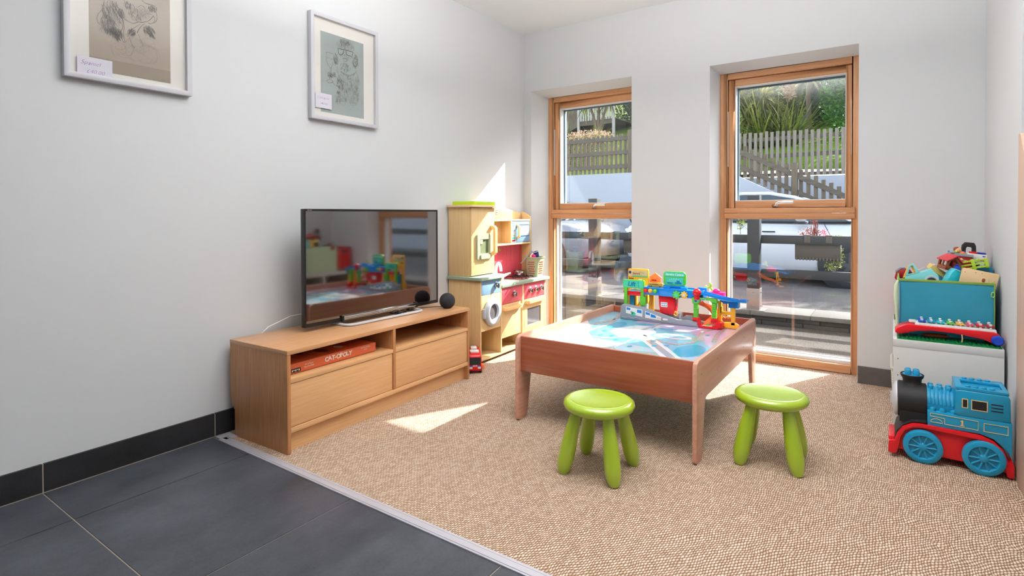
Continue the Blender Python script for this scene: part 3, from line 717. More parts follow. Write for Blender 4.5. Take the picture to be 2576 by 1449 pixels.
F2 = [(2.621, 2.09, 0.063, 0.031, 150, 0.02, 0.0, 0), (2.618, 2.099, 0.038, 0.02, 80, 0.014, 0.0, 1), (2.552, 1.988, 0.013, 0.035, 70, 0.014, 0.1, 1), (2.693, 2.005, 0.023, 0.041, 110, 0.016, 0.1, 1), (2.621, 2.014, 0.047, 0.018, 90, 0.008, 0, 0), (2.617, 1.953, 0.038, 0.026, 90, 0.012, 0, 1), (2.511, 1.885, 0.021, 0.014, 60, 0.01, 0, 1), (2.538, 1.893, 0.012, 0.015, 40, 0.01, 0, 1), (2.613, 1.866, 0.057, 0.055, 170, 0.018, 0.1, 0), (2.576, 1.849, 0.025, 0.035, 70, 0.014, 0.5, 1), (2.689, 1.881, 0.032, 0.056, 100, 0.018, 0.1, 0), (2.638, 1.795, 0.083, 0.046, 160, 0.02, 0.1, 0), (2.564, 1.767, 0.024, 0.03, 50, 0.02, 0, 0), (2.701, 1.837, 0.027, 0.031, 50, 0.02, 0, 0), (2.57, 1.795, 0.012, 0.007, 20, 0.01, 0, 2), (2.557, 1.748, 0.008, 0.015, 16, 0.014, 0, 1)]
def fuzz(g, R, spec):
    for (cy, cz, ry, rz, n, ln, dr, sh) in spec:
        g.mat(('pencil_l', 'pencil', 'pencil')[sh])
        for i in range(n):
            a = R.uniform(0, 2 * PI); q = math.sqrt(R.random()); y0 = cy + ry * q * math.cos(a); z0 = cz + rz * q * math.sin(a)
            l = ln * R.uniform(0.5, 1.2); d = dr + R.uniform(-0.5, 0.5)
            strokes(g, [[(y0, z0), (y0 + l * d * 0.4 + R.uniform(-l, l) * 0.12, z0 - l * 0.5), (y0 + l * d, z0 - l)]], 0.0007 if sh < 2 else 0.0009)
def scribble(g, R, n, cy, cz, ry, rz, r0, r1):
    g.mat('pencil_l')
    for i in range(n):
        y0 = cy + R.uniform(-ry, ry); z0 = cz + R.uniform(-rz, rz); r = R.uniform(r0, r1); a = R.uniform(0, 360)
        strokes(g, [arc(y0, z0, r, a, a + R.uniform(110, 230), 7, r * R.uniform(0.6, 1.3))], 0.0006)
def draw1(g):
    R = random.Random(3)
    fuzz(g, R, F1)
    g.mat('pencil_d'); strokes(g, P1D, 0.0012, 0.0006, 2)
    g.mat('pencil'); strokes(g, P1M, 0.0009, 0.0007, 2)
    scribble(g, R, 26, 1.52, 1.79, 0.075, 0.035, 0.012, 0.045)
    g.mat('pencil'); strokes(g, [[(1.610, 1.672), (1.615, 1.676), (1.619, 1.671), (1.625, 1.675), (1.632, 1.673)]], 0.0010)
def draw2(g):
    R = random.Random(5)
    fuzz(g, R, F2)
    g.mat('pencil'); strokes(g, P2M, 0.0010, 0.0006, 2)
    g.mat('pencil_d'); strokes(g, P2D, 0.0019, 0.0005, 2)
    scribble(g, R, 30, 2.65, 1.78, 0.065, 0.045, 0.010, 0.04)
picture('pale framed pencil sketch of a spaniel head on tan paper, cut off above', 1.258, 1.737, 1.620, 2.222, 'paper1', 1.347, 1.652, 1.665, 2.14, draw1, (1.303, 1.424, 1.632, 1.712), ('Spaniel', '\u00a340.00'), band_top=1.72)
picture('pale framed pencil sketch of a curly dog with glasses and wine glass', 2.372, 2.858, 1.613, 2.214, 'paper2', 2.447, 2.757, 1.662, 2.122, draw2, (2.405, 2.515, 1.680, 1.765), ('Cockapoo', '\u00a340.00'), ts=0.019)

# ------------------------------------------------------------------ toy kitchen
K = thing('toy_kitchen', 'wooden play kitchen with fridge column, washing machine, sink, hob and microwave', 'play kitchen', (0.30, 3.55, 0), math.radians(2.2))
def kb(a, *bx, m='beech', bev=0.0012, parent=K, label=None):
    g = G()
    for b in bx: g.box(*b)
    return build(g, a, m, parent, bev=bev, label=label)
kb('base_board', (-0.285, 0, 0.0, 0.277, 0.022, 0.036), (-0.247, 0, 0.277, 0.968, 0.022, 0.036))
kb('base_foot', (-0.27, -0.02, 0.01, 0.03, 0, 0.022), (-0.24, -0.03, 0.93, 0.95, 0, 0.022), (-0.24, -0.22, 0.03, 0.93, 0, 0.022))
kb('side_panel', (-0.285, 0, 0, 0.015, 0.036, 0.600))
kb('side_panel', (-0.285, 0.0, 0.262, 0.277, 0.036, 0.600))
kb('divider', (-0.24, -0.008, 0.586, 0.612, 0.036, 0.516))
kb('side_panel', (-0.247, -0.008, 0.948, 0.968, 0.036, 0.516))
kb('back_panel', (-0.247, -0.239, 0.277, 0.948, 0.036, 0.516))
kb('back_panel', (-0.285, -0.277, 0.015, 0.262, 0.036, 0.600))
# washing machine column
p_ = kb('washing_machine_panel', (-0.014, -0.002, 0.015, 0.262, 0.232, 0.490))
kb('niche_top', (-0.27, -0.014, 0.015, 0.262, 0.232, 0.244))
d_ = kb('control_drawer', (-0.012, -0.001, 0.017, 0.260, 0.492, 0.600), m='kblue')
def knob(y, z, par, x0=-0.001, r=0.021):
    g = G(); g.mat('kgrey').cyl((x0, y + 0.012, z + 0.018), 0.014, 0, 0.002, 'x', 20)
    g.mat('steel').lathe([(r * 0.8, 0.0), (r, 0.006), (r, 0.022), (r * 0.8, 0.028), (0.0001, 0.029)], (x0, y, z), 'x', 24)
    g.box(x0 + 0.026, x0 + 0.034, y - 0.004, y + 0.004, z - r * 0.8, z + r * 0.8)
    build(g, 'knob', None, par, bev=0.0)
knob(0.195, 0.547, d_)
g = G(); g.mat('kgrey').lathe([(0.056, 0.0), (0.100, 0.0), (0.104, 0.010), (0.098, 0.022), (0.078, 0.030), (0.060, 0.026), (0.056, 0.014)], (0, 0.142, 0.36), 'x', 48, True)
wd = build(g, 'washing_machine_door', None, p_, smooth=50)
g = G(); g.mat('darkglass').lathe([(0.0001, 0.010), (0.058, 0.008), (0.058, 0.003)], (0, 0.142, 0.36), 'x', 40)
build(g, 'door_window', None, p_)
kb('door_hinge', (0, 0.02, 0.024, 0.044, 0.325, 0.395), m='kgrey', bev=0.003)
# counters
ca = [(-0.285, -0.02), (0.012, -0.02), (0.024, -0.006), (0.026, 0.24), (0.018, 0.29), (-0.004, 0.315), (-0.04, 0.322), (-0.285, 0.322)]
build(G().prism(ca, 'z', 0.600, 0.622), 'upper_worktop', 'green_lam', K, bev=0.002)
cb_ = [(-0.247, 0.277), (0.006, 0.277), (0.010, 0.70), (0.016, 0.90), (0.022, 0.975), (0.016, 1.0), (-0.01, 1.012), (-0.10, 1.014), (-0.247, 1.014)]
build(G().prism(cb_, 'z', 0.516, 0.538), 'lower_worktop', 'green_lam', K, bev=0.002)
# sink
g = G(); g.mat('ksink').ring(rrect(-0.225, -0.022, 0.300, 0.575, 0.02), rrect(-0.21, -0.05, 0.34, 0.50, 0.02), 'z', 0.538, 0.543)
g.prism(rrect(-0.21, -0.05, 0.34, 0.50, 0.02), 'z', 0.5382, 0.5395)
for i in range(5): g.box(-0.20, -0.06, 0.515 + i * 0.011, 0.518 + i * 0.011, 0.543, 0.5445)
build(g, 'sink', None, K, bev=0.001)
g = G(); g.mat('ksink'); tp = [(-0.17, 0.45, 0.538), (-0.17, 0.45, 0.63)] + [(-0.17 + 0.0, 0.45 + 0.035 * (1 - math.cos(math.radians(a))), 0.63 + 0.05 * math.sin(math.radians(a))) for a in range(20, 180, 20)] + [(-0.17, 0.522, 0.615)]
g.tube(tp, 0.012, 12); g.tube([(-0.16, 0.53, 0.538), (-0.16, 0.53, 0.57), (-0.14, 0.55, 0.585), (-0.11, 0.575, 0.60)], [0.016, 0.014, 0.012, 0.006], 10)
g.box(-0.20, -0.14, 0.42, 0.56, 0.538, 0.545)
build(g, 'tap', None, K, smooth=60)
# hob
g = G(); g.mat('steel').prism(rrect(-0.235, -0.045, 0.655, 0.875, 0.02), 'z', 0.538, 0.541)
hb = build(g, 'hob_plate', None, K, bev=0.001)
for cy in (0.71, 0.82):
    for cx in (-0.10, -0.185):
        build(G().mat('kpink').cyl((cx, cy, 0), 0.036, 0.541, 0.5425), 'burner_disc', None, hb)
        g = G(); g.mat('blackm').tube([(cx + 0.014 * math.cos(a), cy + 0.014 * math.sin(a), 0.552) for a in [k * PI / 6 for k in range(12)]], 0.003, 6, True)
        for a in range(4):
            t = PI / 4 + a * PI / 2; c_, s_ = math.cos(t), math.sin(t)
            g.tube([(cx + 0.012 * c_, cy + 0.012 * s_, 0.552), (cx + 0.045 * c_, cy + 0.045 * s_, 0.553), (cx + 0.050 * c_, cy + 0.050 * s_, 0.541)], 0.0035, 6)
        build(g, 'pan_support', None, hb)
# pink control panels, doors
for a, b, ks in ((0.278, 0.585, (0.455,)), (0.613, 0.947, (0.70, 0.79, 0.88))):
    c = kb('control_panel', (-0.018, -0.009, a, b, 0.388, 0.514), m='kpink')
    for q in ks: knob(q, 0.450, c, -0.009, 0.019)
cd = kb('cupboard_door', (-0.020, -0.008, 0.280, 0.560, 0.132, 0.385))
def bar_handle(y0, y1, z, par, x0=-0.008):
    g = G(); g.prism([(x0 - 0.001, y0), (x0 + 0.022, y0 - 0.002), (x0 + 0.034, y0 + 0.012), (x0 + 0.034, y1 - 0.012), (x0 + 0.022, y1 + 0.002), (x0 - 0.001, y1), (x0 - 0.001, y1 - 0.02), (x0 + 0.016, y1 - 0.026), (x0 + 0.016, y0 + 0.026), (x0 - 0.001, y0 + 0.02)], 'z', z - 0.013, z + 0.013)
    return build(g, 'door_handle', 'kpeach', par, bev=0.003)
bar_handle(0.30, 0.55, 0.352, cd)
build(G().ring([(0.616, 0.112), (0.944, 0.112), (0.944, 0.384), (0.616, 0.384)], [(0.665, 0.170), (0.885, 0.170), (0.885, 0.305), (0.665, 0.305)], 'x', -0.020, -0.008), 'oven_door', 'beech', K, bev=0.001)
od = [o for o in bpy.data.objects if o.name.startswith('oven_door')][0]
build(G().box(-0.018, -0.014, 0.66, 0.89, 0.165, 0.31), 'oven_window', 'darkglass', od)
bar_handle(0.635, 0.925, 0.362, od)
# fridge column
kb('fridge_side', (-0.285, -0.092, 0, 0.012, 0.622, 1.124))
kb('fridge_side', (-0.285, -0.092, 0.285, 0.297, 0.622, 1.124))
kb('fridge_back', (-0.285, -0.278, 0.012, 0.285, 0.622, 1.124))
fd_ = kb('fridge_door', (-0.092, -0.080, 0.004, 0.297, 0.628, 1.120))
kb('fridge_top', (-0.285, -0.055, -0.022, 0.335, 1.124, 1.140), m='beech_e')
g = G(); g.mat('sage'); out = [(0.060, 0.745), (0.222, 0.745), (0.222, 0.918)] + arc(0.141, 0.918, 0.081, 0, 180, 10, 0.016)[1:-1] + [(0.060, 0.918)]
n_ = len(out)
inn = []
for i, p in enumerate(out): inn.append((min(max(p[0], 0.092), 0.205), min(max(p[1], 0.782), 0.888)))
g.ring(out, inn, 'x', -0.080, -0.064)
g.prism(rrect(0.092, 0.205, 0.745, 0.775, 0.004), 'x', -0.066, -0.054)
dp = build(g, 'water_dispenser', None, fd_, bev=0.0)
g = G(); g.mat(plain('dispenser_recess', (112, 122, 84), 0.6)).box(-0.0795, -0.076, 0.088, 0.208, 0.778, 0.892)
g.mat('sage').box(-0.076, -0.066, 0.098, 0.128, 0.855, 0.886)
for i in range(6): g.prism([(0.100 + i * 0.017, 0.782), (0.110 + i * 0.017, 0.782), (0.105 + i * 0.017, 0.790)], 'x', -0.067, -0.064)
build(g, 'dispenser_recess', None, dp)
g = G(); hz0, hz1 = 0.762, 0.990
g.prism([(-0.080, hz0), (-0.052, hz0 + 0.004), (-0.036, hz0 + 0.022), (-0.036, hz1 - 0.022), (-0.052, hz1 - 0.004), (-0.080, hz1), (-0.080, hz1 - 0.024), (-0.056, hz1 - 0.034), (-0.056, hz0 + 0.034), (-0.080, hz0 + 0.024)], 'y', 0.245, 0.277)
build(g, 'fridge_handle', 'kpeach', fd_, bev=0.003)
# hutch
hx = -0.150
kb('hutch_board', (-0.247, hx, 0.297, 0.968, 1.016, 1.030), (-0.247, hx, 0.297, 0.968, 0.820, 0.834), m='beech_e')
kb('hutch_divider', (-0.239, hx, 0.640, 0.655, 0.834, 1.016))
g = G(); sp = [(-0.247, 0.538), (hx, 0.538), (hx, 1.050)] + [(hx - 0.097 * t, 1.050 + 0.045 * math.sin(t * PI / 2)) for t in (0.2, 0.4, 0.6, 0.8, 1.0)]
g.prism(sp, 'y', 0.953, 0.968); build(g, 'hutch_side', 'beech', K, bev=0.001)
g = G(); bp_ = [(0.297, 1.030), (0.955, 1.030), (0.955, 1.078)] + [(0.955 - 0.66 * t, 1.078 + 0.062 * math.sin(t * PI * 0.62) / math.sin(PI * 0.5)) for t in (0.12, 0.25, 0.4, 0.55, 0.7, 0.85, 1.0)]
g.prism(bp_, 'x', -0.247, -0.237); build(g, 'back_arch', 'beech', K, bev=0.001)
g = G(); g.mat('red_d').cyl((0, 0.56, 1.085), 0.018, -0.237, -0.2365, 'x', 24); g.mat('white').cyl((0, 0.56, 1.085), 0.014, -0.2365, -0.236, 'x', 24); g.mat('navy').box(-0.236, -0.2355, 0.553, 0.567, 1.080, 1.090)
build(g, 'round_badge', None, K)
kb('hutch_back', (-0.247, -0.239, 0.297, 0.953, 0.834, 1.016))
g = G(); g.mat('kpink').box(-0.247, -0.237, 0.297, 0.953, 0.538, 0.820)
for i in range(9): g.box(-0.237, -0.2355, 0.36 + i * 0.07, 0.363 + i * 0.07, 0.54, 0.82)
bs = build(g, 'splashback', None, K)
g = G(); g.mat('green').cyl((0, 0.60, 0.78), 0.016, -0.236, -0.234, 'x', 16); g.mat('gold').cyl((0, 0.60, 0.78), 0.010, -0.234, -0.232, 'x', 12); build(g, 'hook_rose', None, bs)
# microwave
mw = kb('microwave_front', (hx - 0.012, hx - 0.004, 0.72, 0.952, 0.838, 1.013), m='kblue')
g = G(); g.mat('white').box(hx - 0.012, hx - 0.004, 0.656, 0.72, 0.838, 1.013)
for i, mm in enumerate(('red_d', 'green_t', 'sage', 'grey_l', 'kblue', 'grey_l', 'kblue', 'cyan_l')):
    g.mat(mm).box(hx - 0.004, hx - 0.003, 0.666, 0.712, 0.846 + i * 0.0205, 0.861 + i * 0.0205)
build(g, 'microwave_buttons', None, mw, smooth=0)
g = G(); g.mat('navy').prism(rrect(0.765, 0.94, 0.885, 0.985, 0.01), 'x', hx - 0.004, hx - 0.0025); g.mat('white').prism(rrect(0.772, 0.934, 0.892, 0.978, 0.008), 'x', hx - 0.003, hx - 0.0015)
g.mat('grey_l'); [g.tube([(hx - 0.001, 0.82 + k * 0.07, 0.905), (hx - 0.001, 0.83 + k * 0.06, 0.925), (hx - 0.001, 0.842 + k * 0.035, 0.945)], 0.002, 6) for k in (0, 1)]
g.mat('kblue').prism(rrect(0.80, 0.92, 0.897, 0.903, 0.002), 'x', hx - 0.0015, hx - 0.001)
build(g, 'microwave_window', None, mw, smooth=0)
g = G(); a0, a1 = 0.868, 0.985
g.prism([(hx - 0.004, a0), (hx + 0.014, a0 + 0.004), (hx + 0.024, a0 + 0.016), (hx + 0.024, a1 - 0.016), (hx + 0.014, a1 - 0.004), (hx - 0.004, a1), (hx - 0.004, a1 - 0.016), (hx + 0.012, a1 - 0.022), (hx + 0.012, a0 + 0.022), (hx - 0.004, a0 + 0.016)], 'y', 0.735, 0.757)
build(g, 'microwave_handle', 'kpeach', mw, bev=0.002)

def kw(x, y, z=0):
    v = MAT[K.name] @ Vector((x, y, z)); return tuple(v)
# lime tray on the fridge
t = thing('lime_tray', 'shallow lime green plastic tray on top of the play kitchen fridge', 'tray', kw(-0.165, 0.155, 1.14), math.radians(3))
g = G(); g.prism(rrect(-0.095, 0.095, -0.13, 0.13, 0.008), 'z', 0, 0.003).ring(rrect(-0.102, 0.102, -0.137, 0.137, 0.01), rrect(-0.098, 0.098, -0.133, 0.133, 0.008), 'z', 0, 0.026)
build(g, 'tray_body', 'lime2', t, bev=0.0008)
# saucepan on the hob
t = thing('toy_saucepan', 'small shiny steel toy saucepan on the play kitchen hob', 'saucepan', kw(-0.18, 0.815, 0.556), math.radians(3))
g = G(); g.mat('chrome').lathe([(0.0001, 0), (0.040, 0), (0.044, 0.004), (0.045, 0.034), (0.048, 0.036), (0.048, 0.038), (0.043, 0.037), (0.042, 0.006), (0.0001, 0.004)], seg=40)
build(g, 'pan_body', None, t, smooth=50)
g = G(); g.mat('chrome').tube([(0.0, -0.044, 0.026), (0.0, -0.052, 0.034), (0.0, -0.030, 0.046)], 0.0035, 8)
g.tube([(0.0, 0.044, 0.03), (0.0, 0.07, 0.033), (0.0, 0.10, 0.030)], 0.004, 8); build(g, 'pan_handle', None, t)
# green basket with utensils
bx, by = -0.095, 0.955
t = thing('green_basket', 'sage green perforated basket of toy utensils on the play kitchen worktop', 'basket', kw(bx, by - 0.02, 0.538), math.radians(3))
g = G(); g.mat('sage')
def tap(o): return o
b0 = rrect(-0.050, 0.050, -0.052, 0.052, 0.012); b1 = rrect(-0.066, 0.066, -0.068, 0.068, 0.014)
nn = len(b0)
vs = [(p[0], p[1], 0.0) for p in b0] + [(p[0], p[1], 0.165) for p in b1]
g.prism(b0, 'z', 0, 0.003)
g.add(vs, [(i, (i + 1) % nn, nn + (i + 1) % nn, nn + i) for i in range(nn)])
vs2 = [(p[0] * 0.96, p[1] * 0.96, 0.003) for p in b0] + [(p[0] * 0.965, p[1] * 0.965, 0.165) for p in b1]
g.add(vs2, [(i, (i + 1) % nn, nn + (i + 1) % nn, nn + i) for i in range(nn)])
g.ring([(p[0] * 1.06, p[1] * 1.06) for p in b1], [(p[0] * 0.965, p[1] * 0.965) for p in b1], 'z', 0.160, 0.170)
bk = build(g, 'basket_body', None, t)
g = G(); g.mat('red_d')
for r in range(6):
    for c_ in range(5):
        z = 0.030 + r * 0.019; w = 0.050 + 0.016 * z / 0.165 + 0.0006
        yv = -0.030 + c_ * 0.014 + (0.007 if r % 2 else 0); 
        g.mat('red_d' if (r + c_) % 3 else 'brown')
        g.cyl((w, yv, z), 0.0048, -0.0008, 0.0008, 'x', 10); g.cyl((yv * 0.9, -(w + 0.002), z), 0.0048, -0.0008, 0.0008, 'y', 10)
build(g, 'basket_holes', None, bk, smooth=0)
for nm, lab, geo in (('toy_cup', 'blue toy cup sticking out of the green basket', lambda g: g.mat('navy').lathe([(0.0001, 0), (0.018, 0), (0.024, 0.05), (0.022, 0.05), (0.017, 0.003), (0.0001, 0.003)]).mat('grey_l').lathe([(0.024, 0.046), (0.027, 0.05), (0.024, 0.053), (0.021, 0.05)], closed=True)),
                     ('toy_spatula', 'grey toy spatula leaning out of the green basket', lambda g: g.mat('grey').tube([(0, 0, -0.12), (0, 0, 0.02)], 0.004, 8).box(-0.012, 0.012, -0.002, 0.002, 0.015, 0.045)),
                     ('toy_scoop', 'pink toy scoop in the green basket', lambda g: g.mat('pink').ball((0, 0, 0.0), 0.018, 0.018, 0.02)),
                     ('toy_whisk', 'purple toy handle in the green basket', lambda g: g.mat(plain('purple_plastic', (130, 50, 150), 0.3)).tube([(0, 0, -0.08), (0, 0, 0.02)], 0.008, 10))):
    off = {'toy_cup': (0.012, 0.025, 0.165, 0.3, -0.2), 'toy_spatula': (-0.03, -0.045, 0.19, -0.9, 0.3), 'toy_scoop': (0.0, -0.02, 0.172, 0, 0), 'toy_whisk': (0.01, -0.002, 0.168, 0.2, 0.1)}[nm]
    g = G(); w_ = kw(bx + off[0], by - 0.02 + off[1], 0.538 + off[2]); g.xf(w_, (off[3], off[4], 0)); geo(g)
    build(g, nm, None, label=lab, cat='toy utensil', smooth=45)

# red toy fire engine beside the kitchen
t = thing('toy_fire_engine', 'red plastic toy fire engine on the carpet between the television bench and play kitchen', 'toy truck', (0.345, 3.425, 0), math.radians(-48))
g = G(); sh = [(-0.13, 0.018), (0.082, 0.018), (0.088, 0.03), (0.086, 0.06), (0.070, 0.118), (0.055, 0.130), (-0.13, 0.132)]
g.prism(sh, 'y', -0.043, 0.043); tb = build(g, 'truck_body', 'red', t, bev=0.008, seg=3)
g = G(); g.mat('black').prism([(0.0855, 0.064), (0.0885, 0.062), (0.0745, 0.107), (0.071, 0.107)], 'y', -0.037, 0.037).box(0.01, 0.07, -0.0445, 0.0445, 0.070, 0.106); build(g, 'cab_window', None, tb, bev=0.0)
g = G(); g.mat('white').prism(rrect(-0.02, 0.04, -0.030, 0.030, 0.01), 'z', 0.130, 0.140).box(-0.12, -0.05, -0.02, 0.02, 0.132, 0.142); build(g, 'roof_light_bar', None, t, bev=0.002)
g = G(); g.mat('white').box(0.084, 0.091, -0.038, -0.018, 0.036, 0.050).box(0.084, 0.091, 0.018, 0.038, 0.036, 0.050).mat('blue_d').box(0.084, 0.090, -0.038, -0.018, 0.050, 0.056).box(0.084, 0.090, 0.018, 0.038, 0.050, 0.056).mat('wt').box(0.0855, 0.0885, -0.014, 0.014, 0.050, 0.060)
g.mat('red_d'); text_geo(g, 'FIRE', 0.010, face_m((0.0887, 0, 0.0515), (0, 1, 0), (0, 0, 1)), 0.0003, bold=0.0003)
build(g, 'headlight', None, tb, bev=0.0)
for x in (-0.09, 0.05):
    for s in (-1, 1): build(G().mat('tyre').cyl((x, s * 0.038, 0.02), 0.020, -0.008, 0.008, 'y', 20), 'wheel', None, t)
g = G(); g.mat('orange_p').box(0.0, 0.05, 0.0425, 0.065, 0.02, 0.05); build(g, 'side_step', 'red', t, bev=0.003)

# ------------------------------------------------------------------ play table
T2 = thing('play_table', 'low cherry wood activity table with raised rim and a printed road map top', 'play table', (1.555, 3.44, 0), 0)
tx0, tx1, tyn, tyf = 1.090, 2.022, 2.83, 4.055
def side_prof():
    y0, y1 = tyn, tyf
    p = []
    p += [(y0 + 0.012, 0.0), (y0 + 0.070, 0.0)] + [(y0 + 0.082, 0.006), (y0 + 0.088, 0.02)]
    p += [(y0 + 0.122, 0.215)] + [(y0 + 0.128, 0.238), (y0 + 0.140, 0.252), (y0 + 0.160, 0.257)]
    p += [(y1 - 0.160, 0.257), (y1 - 0.140, 0.252), (y1 - 0.128, 0.238), (y1 - 0.122, 0.215), (y1 - 0.088, 0.02), (y1 - 0.082, 0.006), (y1 - 0.070, 0.0), (y1 - 0.012, 0.0)]
    p += [(y1, 0.012), (y1, 0.410), (y1 - 0.010, 0.432), (y1 - 0.032, 0.442), (y0 + 0.032, 0.442), (y0 + 0.010, 0.432), (y0, 0.410), (y0, 0.012)]
    return p
for a, b in ((tx0, tx0 + 0.020), (tx1 - 0.020, tx1)):
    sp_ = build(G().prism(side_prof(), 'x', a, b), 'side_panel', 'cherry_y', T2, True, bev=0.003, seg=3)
    for yy in (2.90, 3.17, 3.72, 3.98):
        for zz in (0.33, 0.385) if 3 < yy < 3.8 else (0.29, 0.375): build(G().mat('brown').cyl((b if a > 1.5 else a, yy, zz), 0.003, -0.0006, 0.0006, 'x', 10), 'screw_hole', None, sp_, True)
for a, b in ((tyn + 0.022, tyn + 0.038), (tyf - 0.038, tyf - 0.022)):
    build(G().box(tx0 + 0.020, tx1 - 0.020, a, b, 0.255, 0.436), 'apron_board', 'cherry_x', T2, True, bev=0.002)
    
g = G(); Z = 0.395
X0, X1, Y0, Y1 = tx0 + 0.020, tx1 - 0.020, tyn + 0.038, tyf - 0.038
g.mat('pm_cyan').box(X0, X1, Y0, Y1, Z - 0.012, Z)
g.mat('pm_pale').poly([(X0, Y0), (X1, Y0), (X1, 3.10), (1.62, 3.16), (1.35, 3.20), (X0, 3.55)], Z + .0002)
g.mat('pm_white').poly([(X0, Y0), (1.36, Y0), (1.30, 3.12), (1.24, 3.42), (X0, 3.62)], Z + .0004)
g.mat('pm_lilac').poly([(1.37, 3.73), (1.56, 3.62), (1.78, 3.60), (1.93, 3.35), (X1, 3.25), (X1, Y1), (1.50, Y1), (1.42, 3.9)], Z + .0004)
g.mat('pm_blue').poly(arc(1.47, 3.70, 0.07, 0, 350, 16, 0.03), Z + .0006).poly(arc(1.62, 3.64, 0.06, 0, 350, 16, 0.025), Z + .0006).poly(arc(1.32, 3.60, 0.05, 0, 350, 16, 0.10), Z + .0006).poly(arc(1.88, 3.20, 0.07, 0, 350, 18, 0.14), Z + .0006)
g.mat('pm_gr').poly([(1.62, 2.88), (1.95, 2.88), (1.82, 3.10), (1.66, 3.05)], Z + .0005).poly([(1.42, 2.88), (1.56, 2.88), (1.50, 3.0), (1.40, 3.0)], Z + .0005)
g.mat('pm_white').poly([(1.36, 3.40), (1.36, 3.50), (1.42, 3.64), (1.50, 3.66), (1.60, 3.52), (1.56, 3.30), (1.46, 3.30)], Z + .0006)
g.poly(arc(1.71, 3.465, 0.105, 0, 350, 22, 0.055), Z + .0006)
g.mat('pm_cyan').poly(arc(1.715, 3.465, 0.070, 0, 350, 18, 0.033), Z + .0008)
g.mat('pm_white').ribbon([(1.54, 2.90), (1.55, 3.3), (1.543, 3.69), (1.55, 3.95)], 0.012, Z + .0008)
g.ribbon([(1.56, 3.40), (1.74, 3.17), (1.86, 3.0)], 0.085, Z + .0007)
g.mat('pm_road').ribbon([(1.55, 3.41), (1.73, 3.18), (1.85, 3.02)], 0.038, Z + .0009)
g.poly([(1.436, 3.39), (1.45, 3.45), (1.49, 3.48), (1.54, 3.46), (1.56, 3.41), (1.53, 3.34), (1.47, 3.34)], Z + .001)
g.poly([(1.129, 3.196), (1.116, 3.326), (1.211, 3.334), (1.21, 3.185)], Z + .001)
g.poly([(1.800, 3.50), (1.85, 3.56), (1.885, 3.46), (1.83, 3.41)], Z + .001)
RD = [[(1.50, 3.47), (1.51, 3.58), (1.53, 3.72), (1.56, 3.90)], [(1.24, 3.77), (1.27, 3.60), (1.26, 3.42), (1.26, 3.30), (1.31, 3.22), (1.40, 3.22), (1.50, 3.30), (1.54, 3.38)],
      [(1.56, 3.42), (1.62, 3.38), (1.70, 3.31), (1.79, 3.29), (1.84, 3.38), (1.84, 3.50), (1.81, 3.68), (1.88, 3.90)], [(1.93, 3.45), (1.90, 3.65), (1.89, 3.88)],
      [(1.165, 3.19), (1.16, 3.10), (1.20, 3.02), (1.28, 2.97), (1.36, 2.94), (1.48, 2.99), (1.55, 3.05)], [(1.17, 3.33), (1.19, 3.50), (1.22, 3.62), (1.23, 3.80), (1.19, 3.95)]]
for q in RD: g.ribbon(q, 0.026, Z + .0009)
g.mat('pm_white')
for q in RD:
    for i in range(len(q) - 1):
        a = Vector(q[i]); b = Vector(q[i + 1])
        for k in (0.15, 0.5, 0.85):
            p = a.lerp(b, k); d = (b - a).normalized() * 0.008; g.ribbon([tuple(p - d), tuple(p + d)], 0.0022, Z + .0012)
g.poly([(1.333, 3.08), (1.385, 3.135), (1.44, 3.08), (1.385, 3.03)], Z + .001)
g.mat('pm_cyan')
for i in range(4):
    for j in range(4):
        a = Vector((1.345 + i * 0.0125 + j * 0.0125, 3.08 + i * 0.0125 - j * 0.0125)); g.poly([(a.x, a.y - .004), (a.x + .004, a.y), (a.x, a.y + .004), (a.x - .004, a.y)], Z + .0012)
g.mat('pm_road')
for k in range(7): g.ribbon([(1.125, 2.89 + k * 0.045), (1.15 + 0.01 * k, 2.98 + k * 0.045)], 0.0015, Z + .0008)
g.mat('pm_blue')
for (cx, cy) in ((1.70, 3.20), (1.42, 3.30), (1.36, 3.28), (1.66, 3.30), (1.33, 3.40), (1.48, 3.22), (1.60, 3.12), (1.75, 3.24), (1.86, 3.60)):
    g.poly(arc(cx, cy, 0.013, 0, 340, 12, 0.02), Z + .0011)
build(g, 'road_map_top', None, T2, True, smooth=0, merge=False)

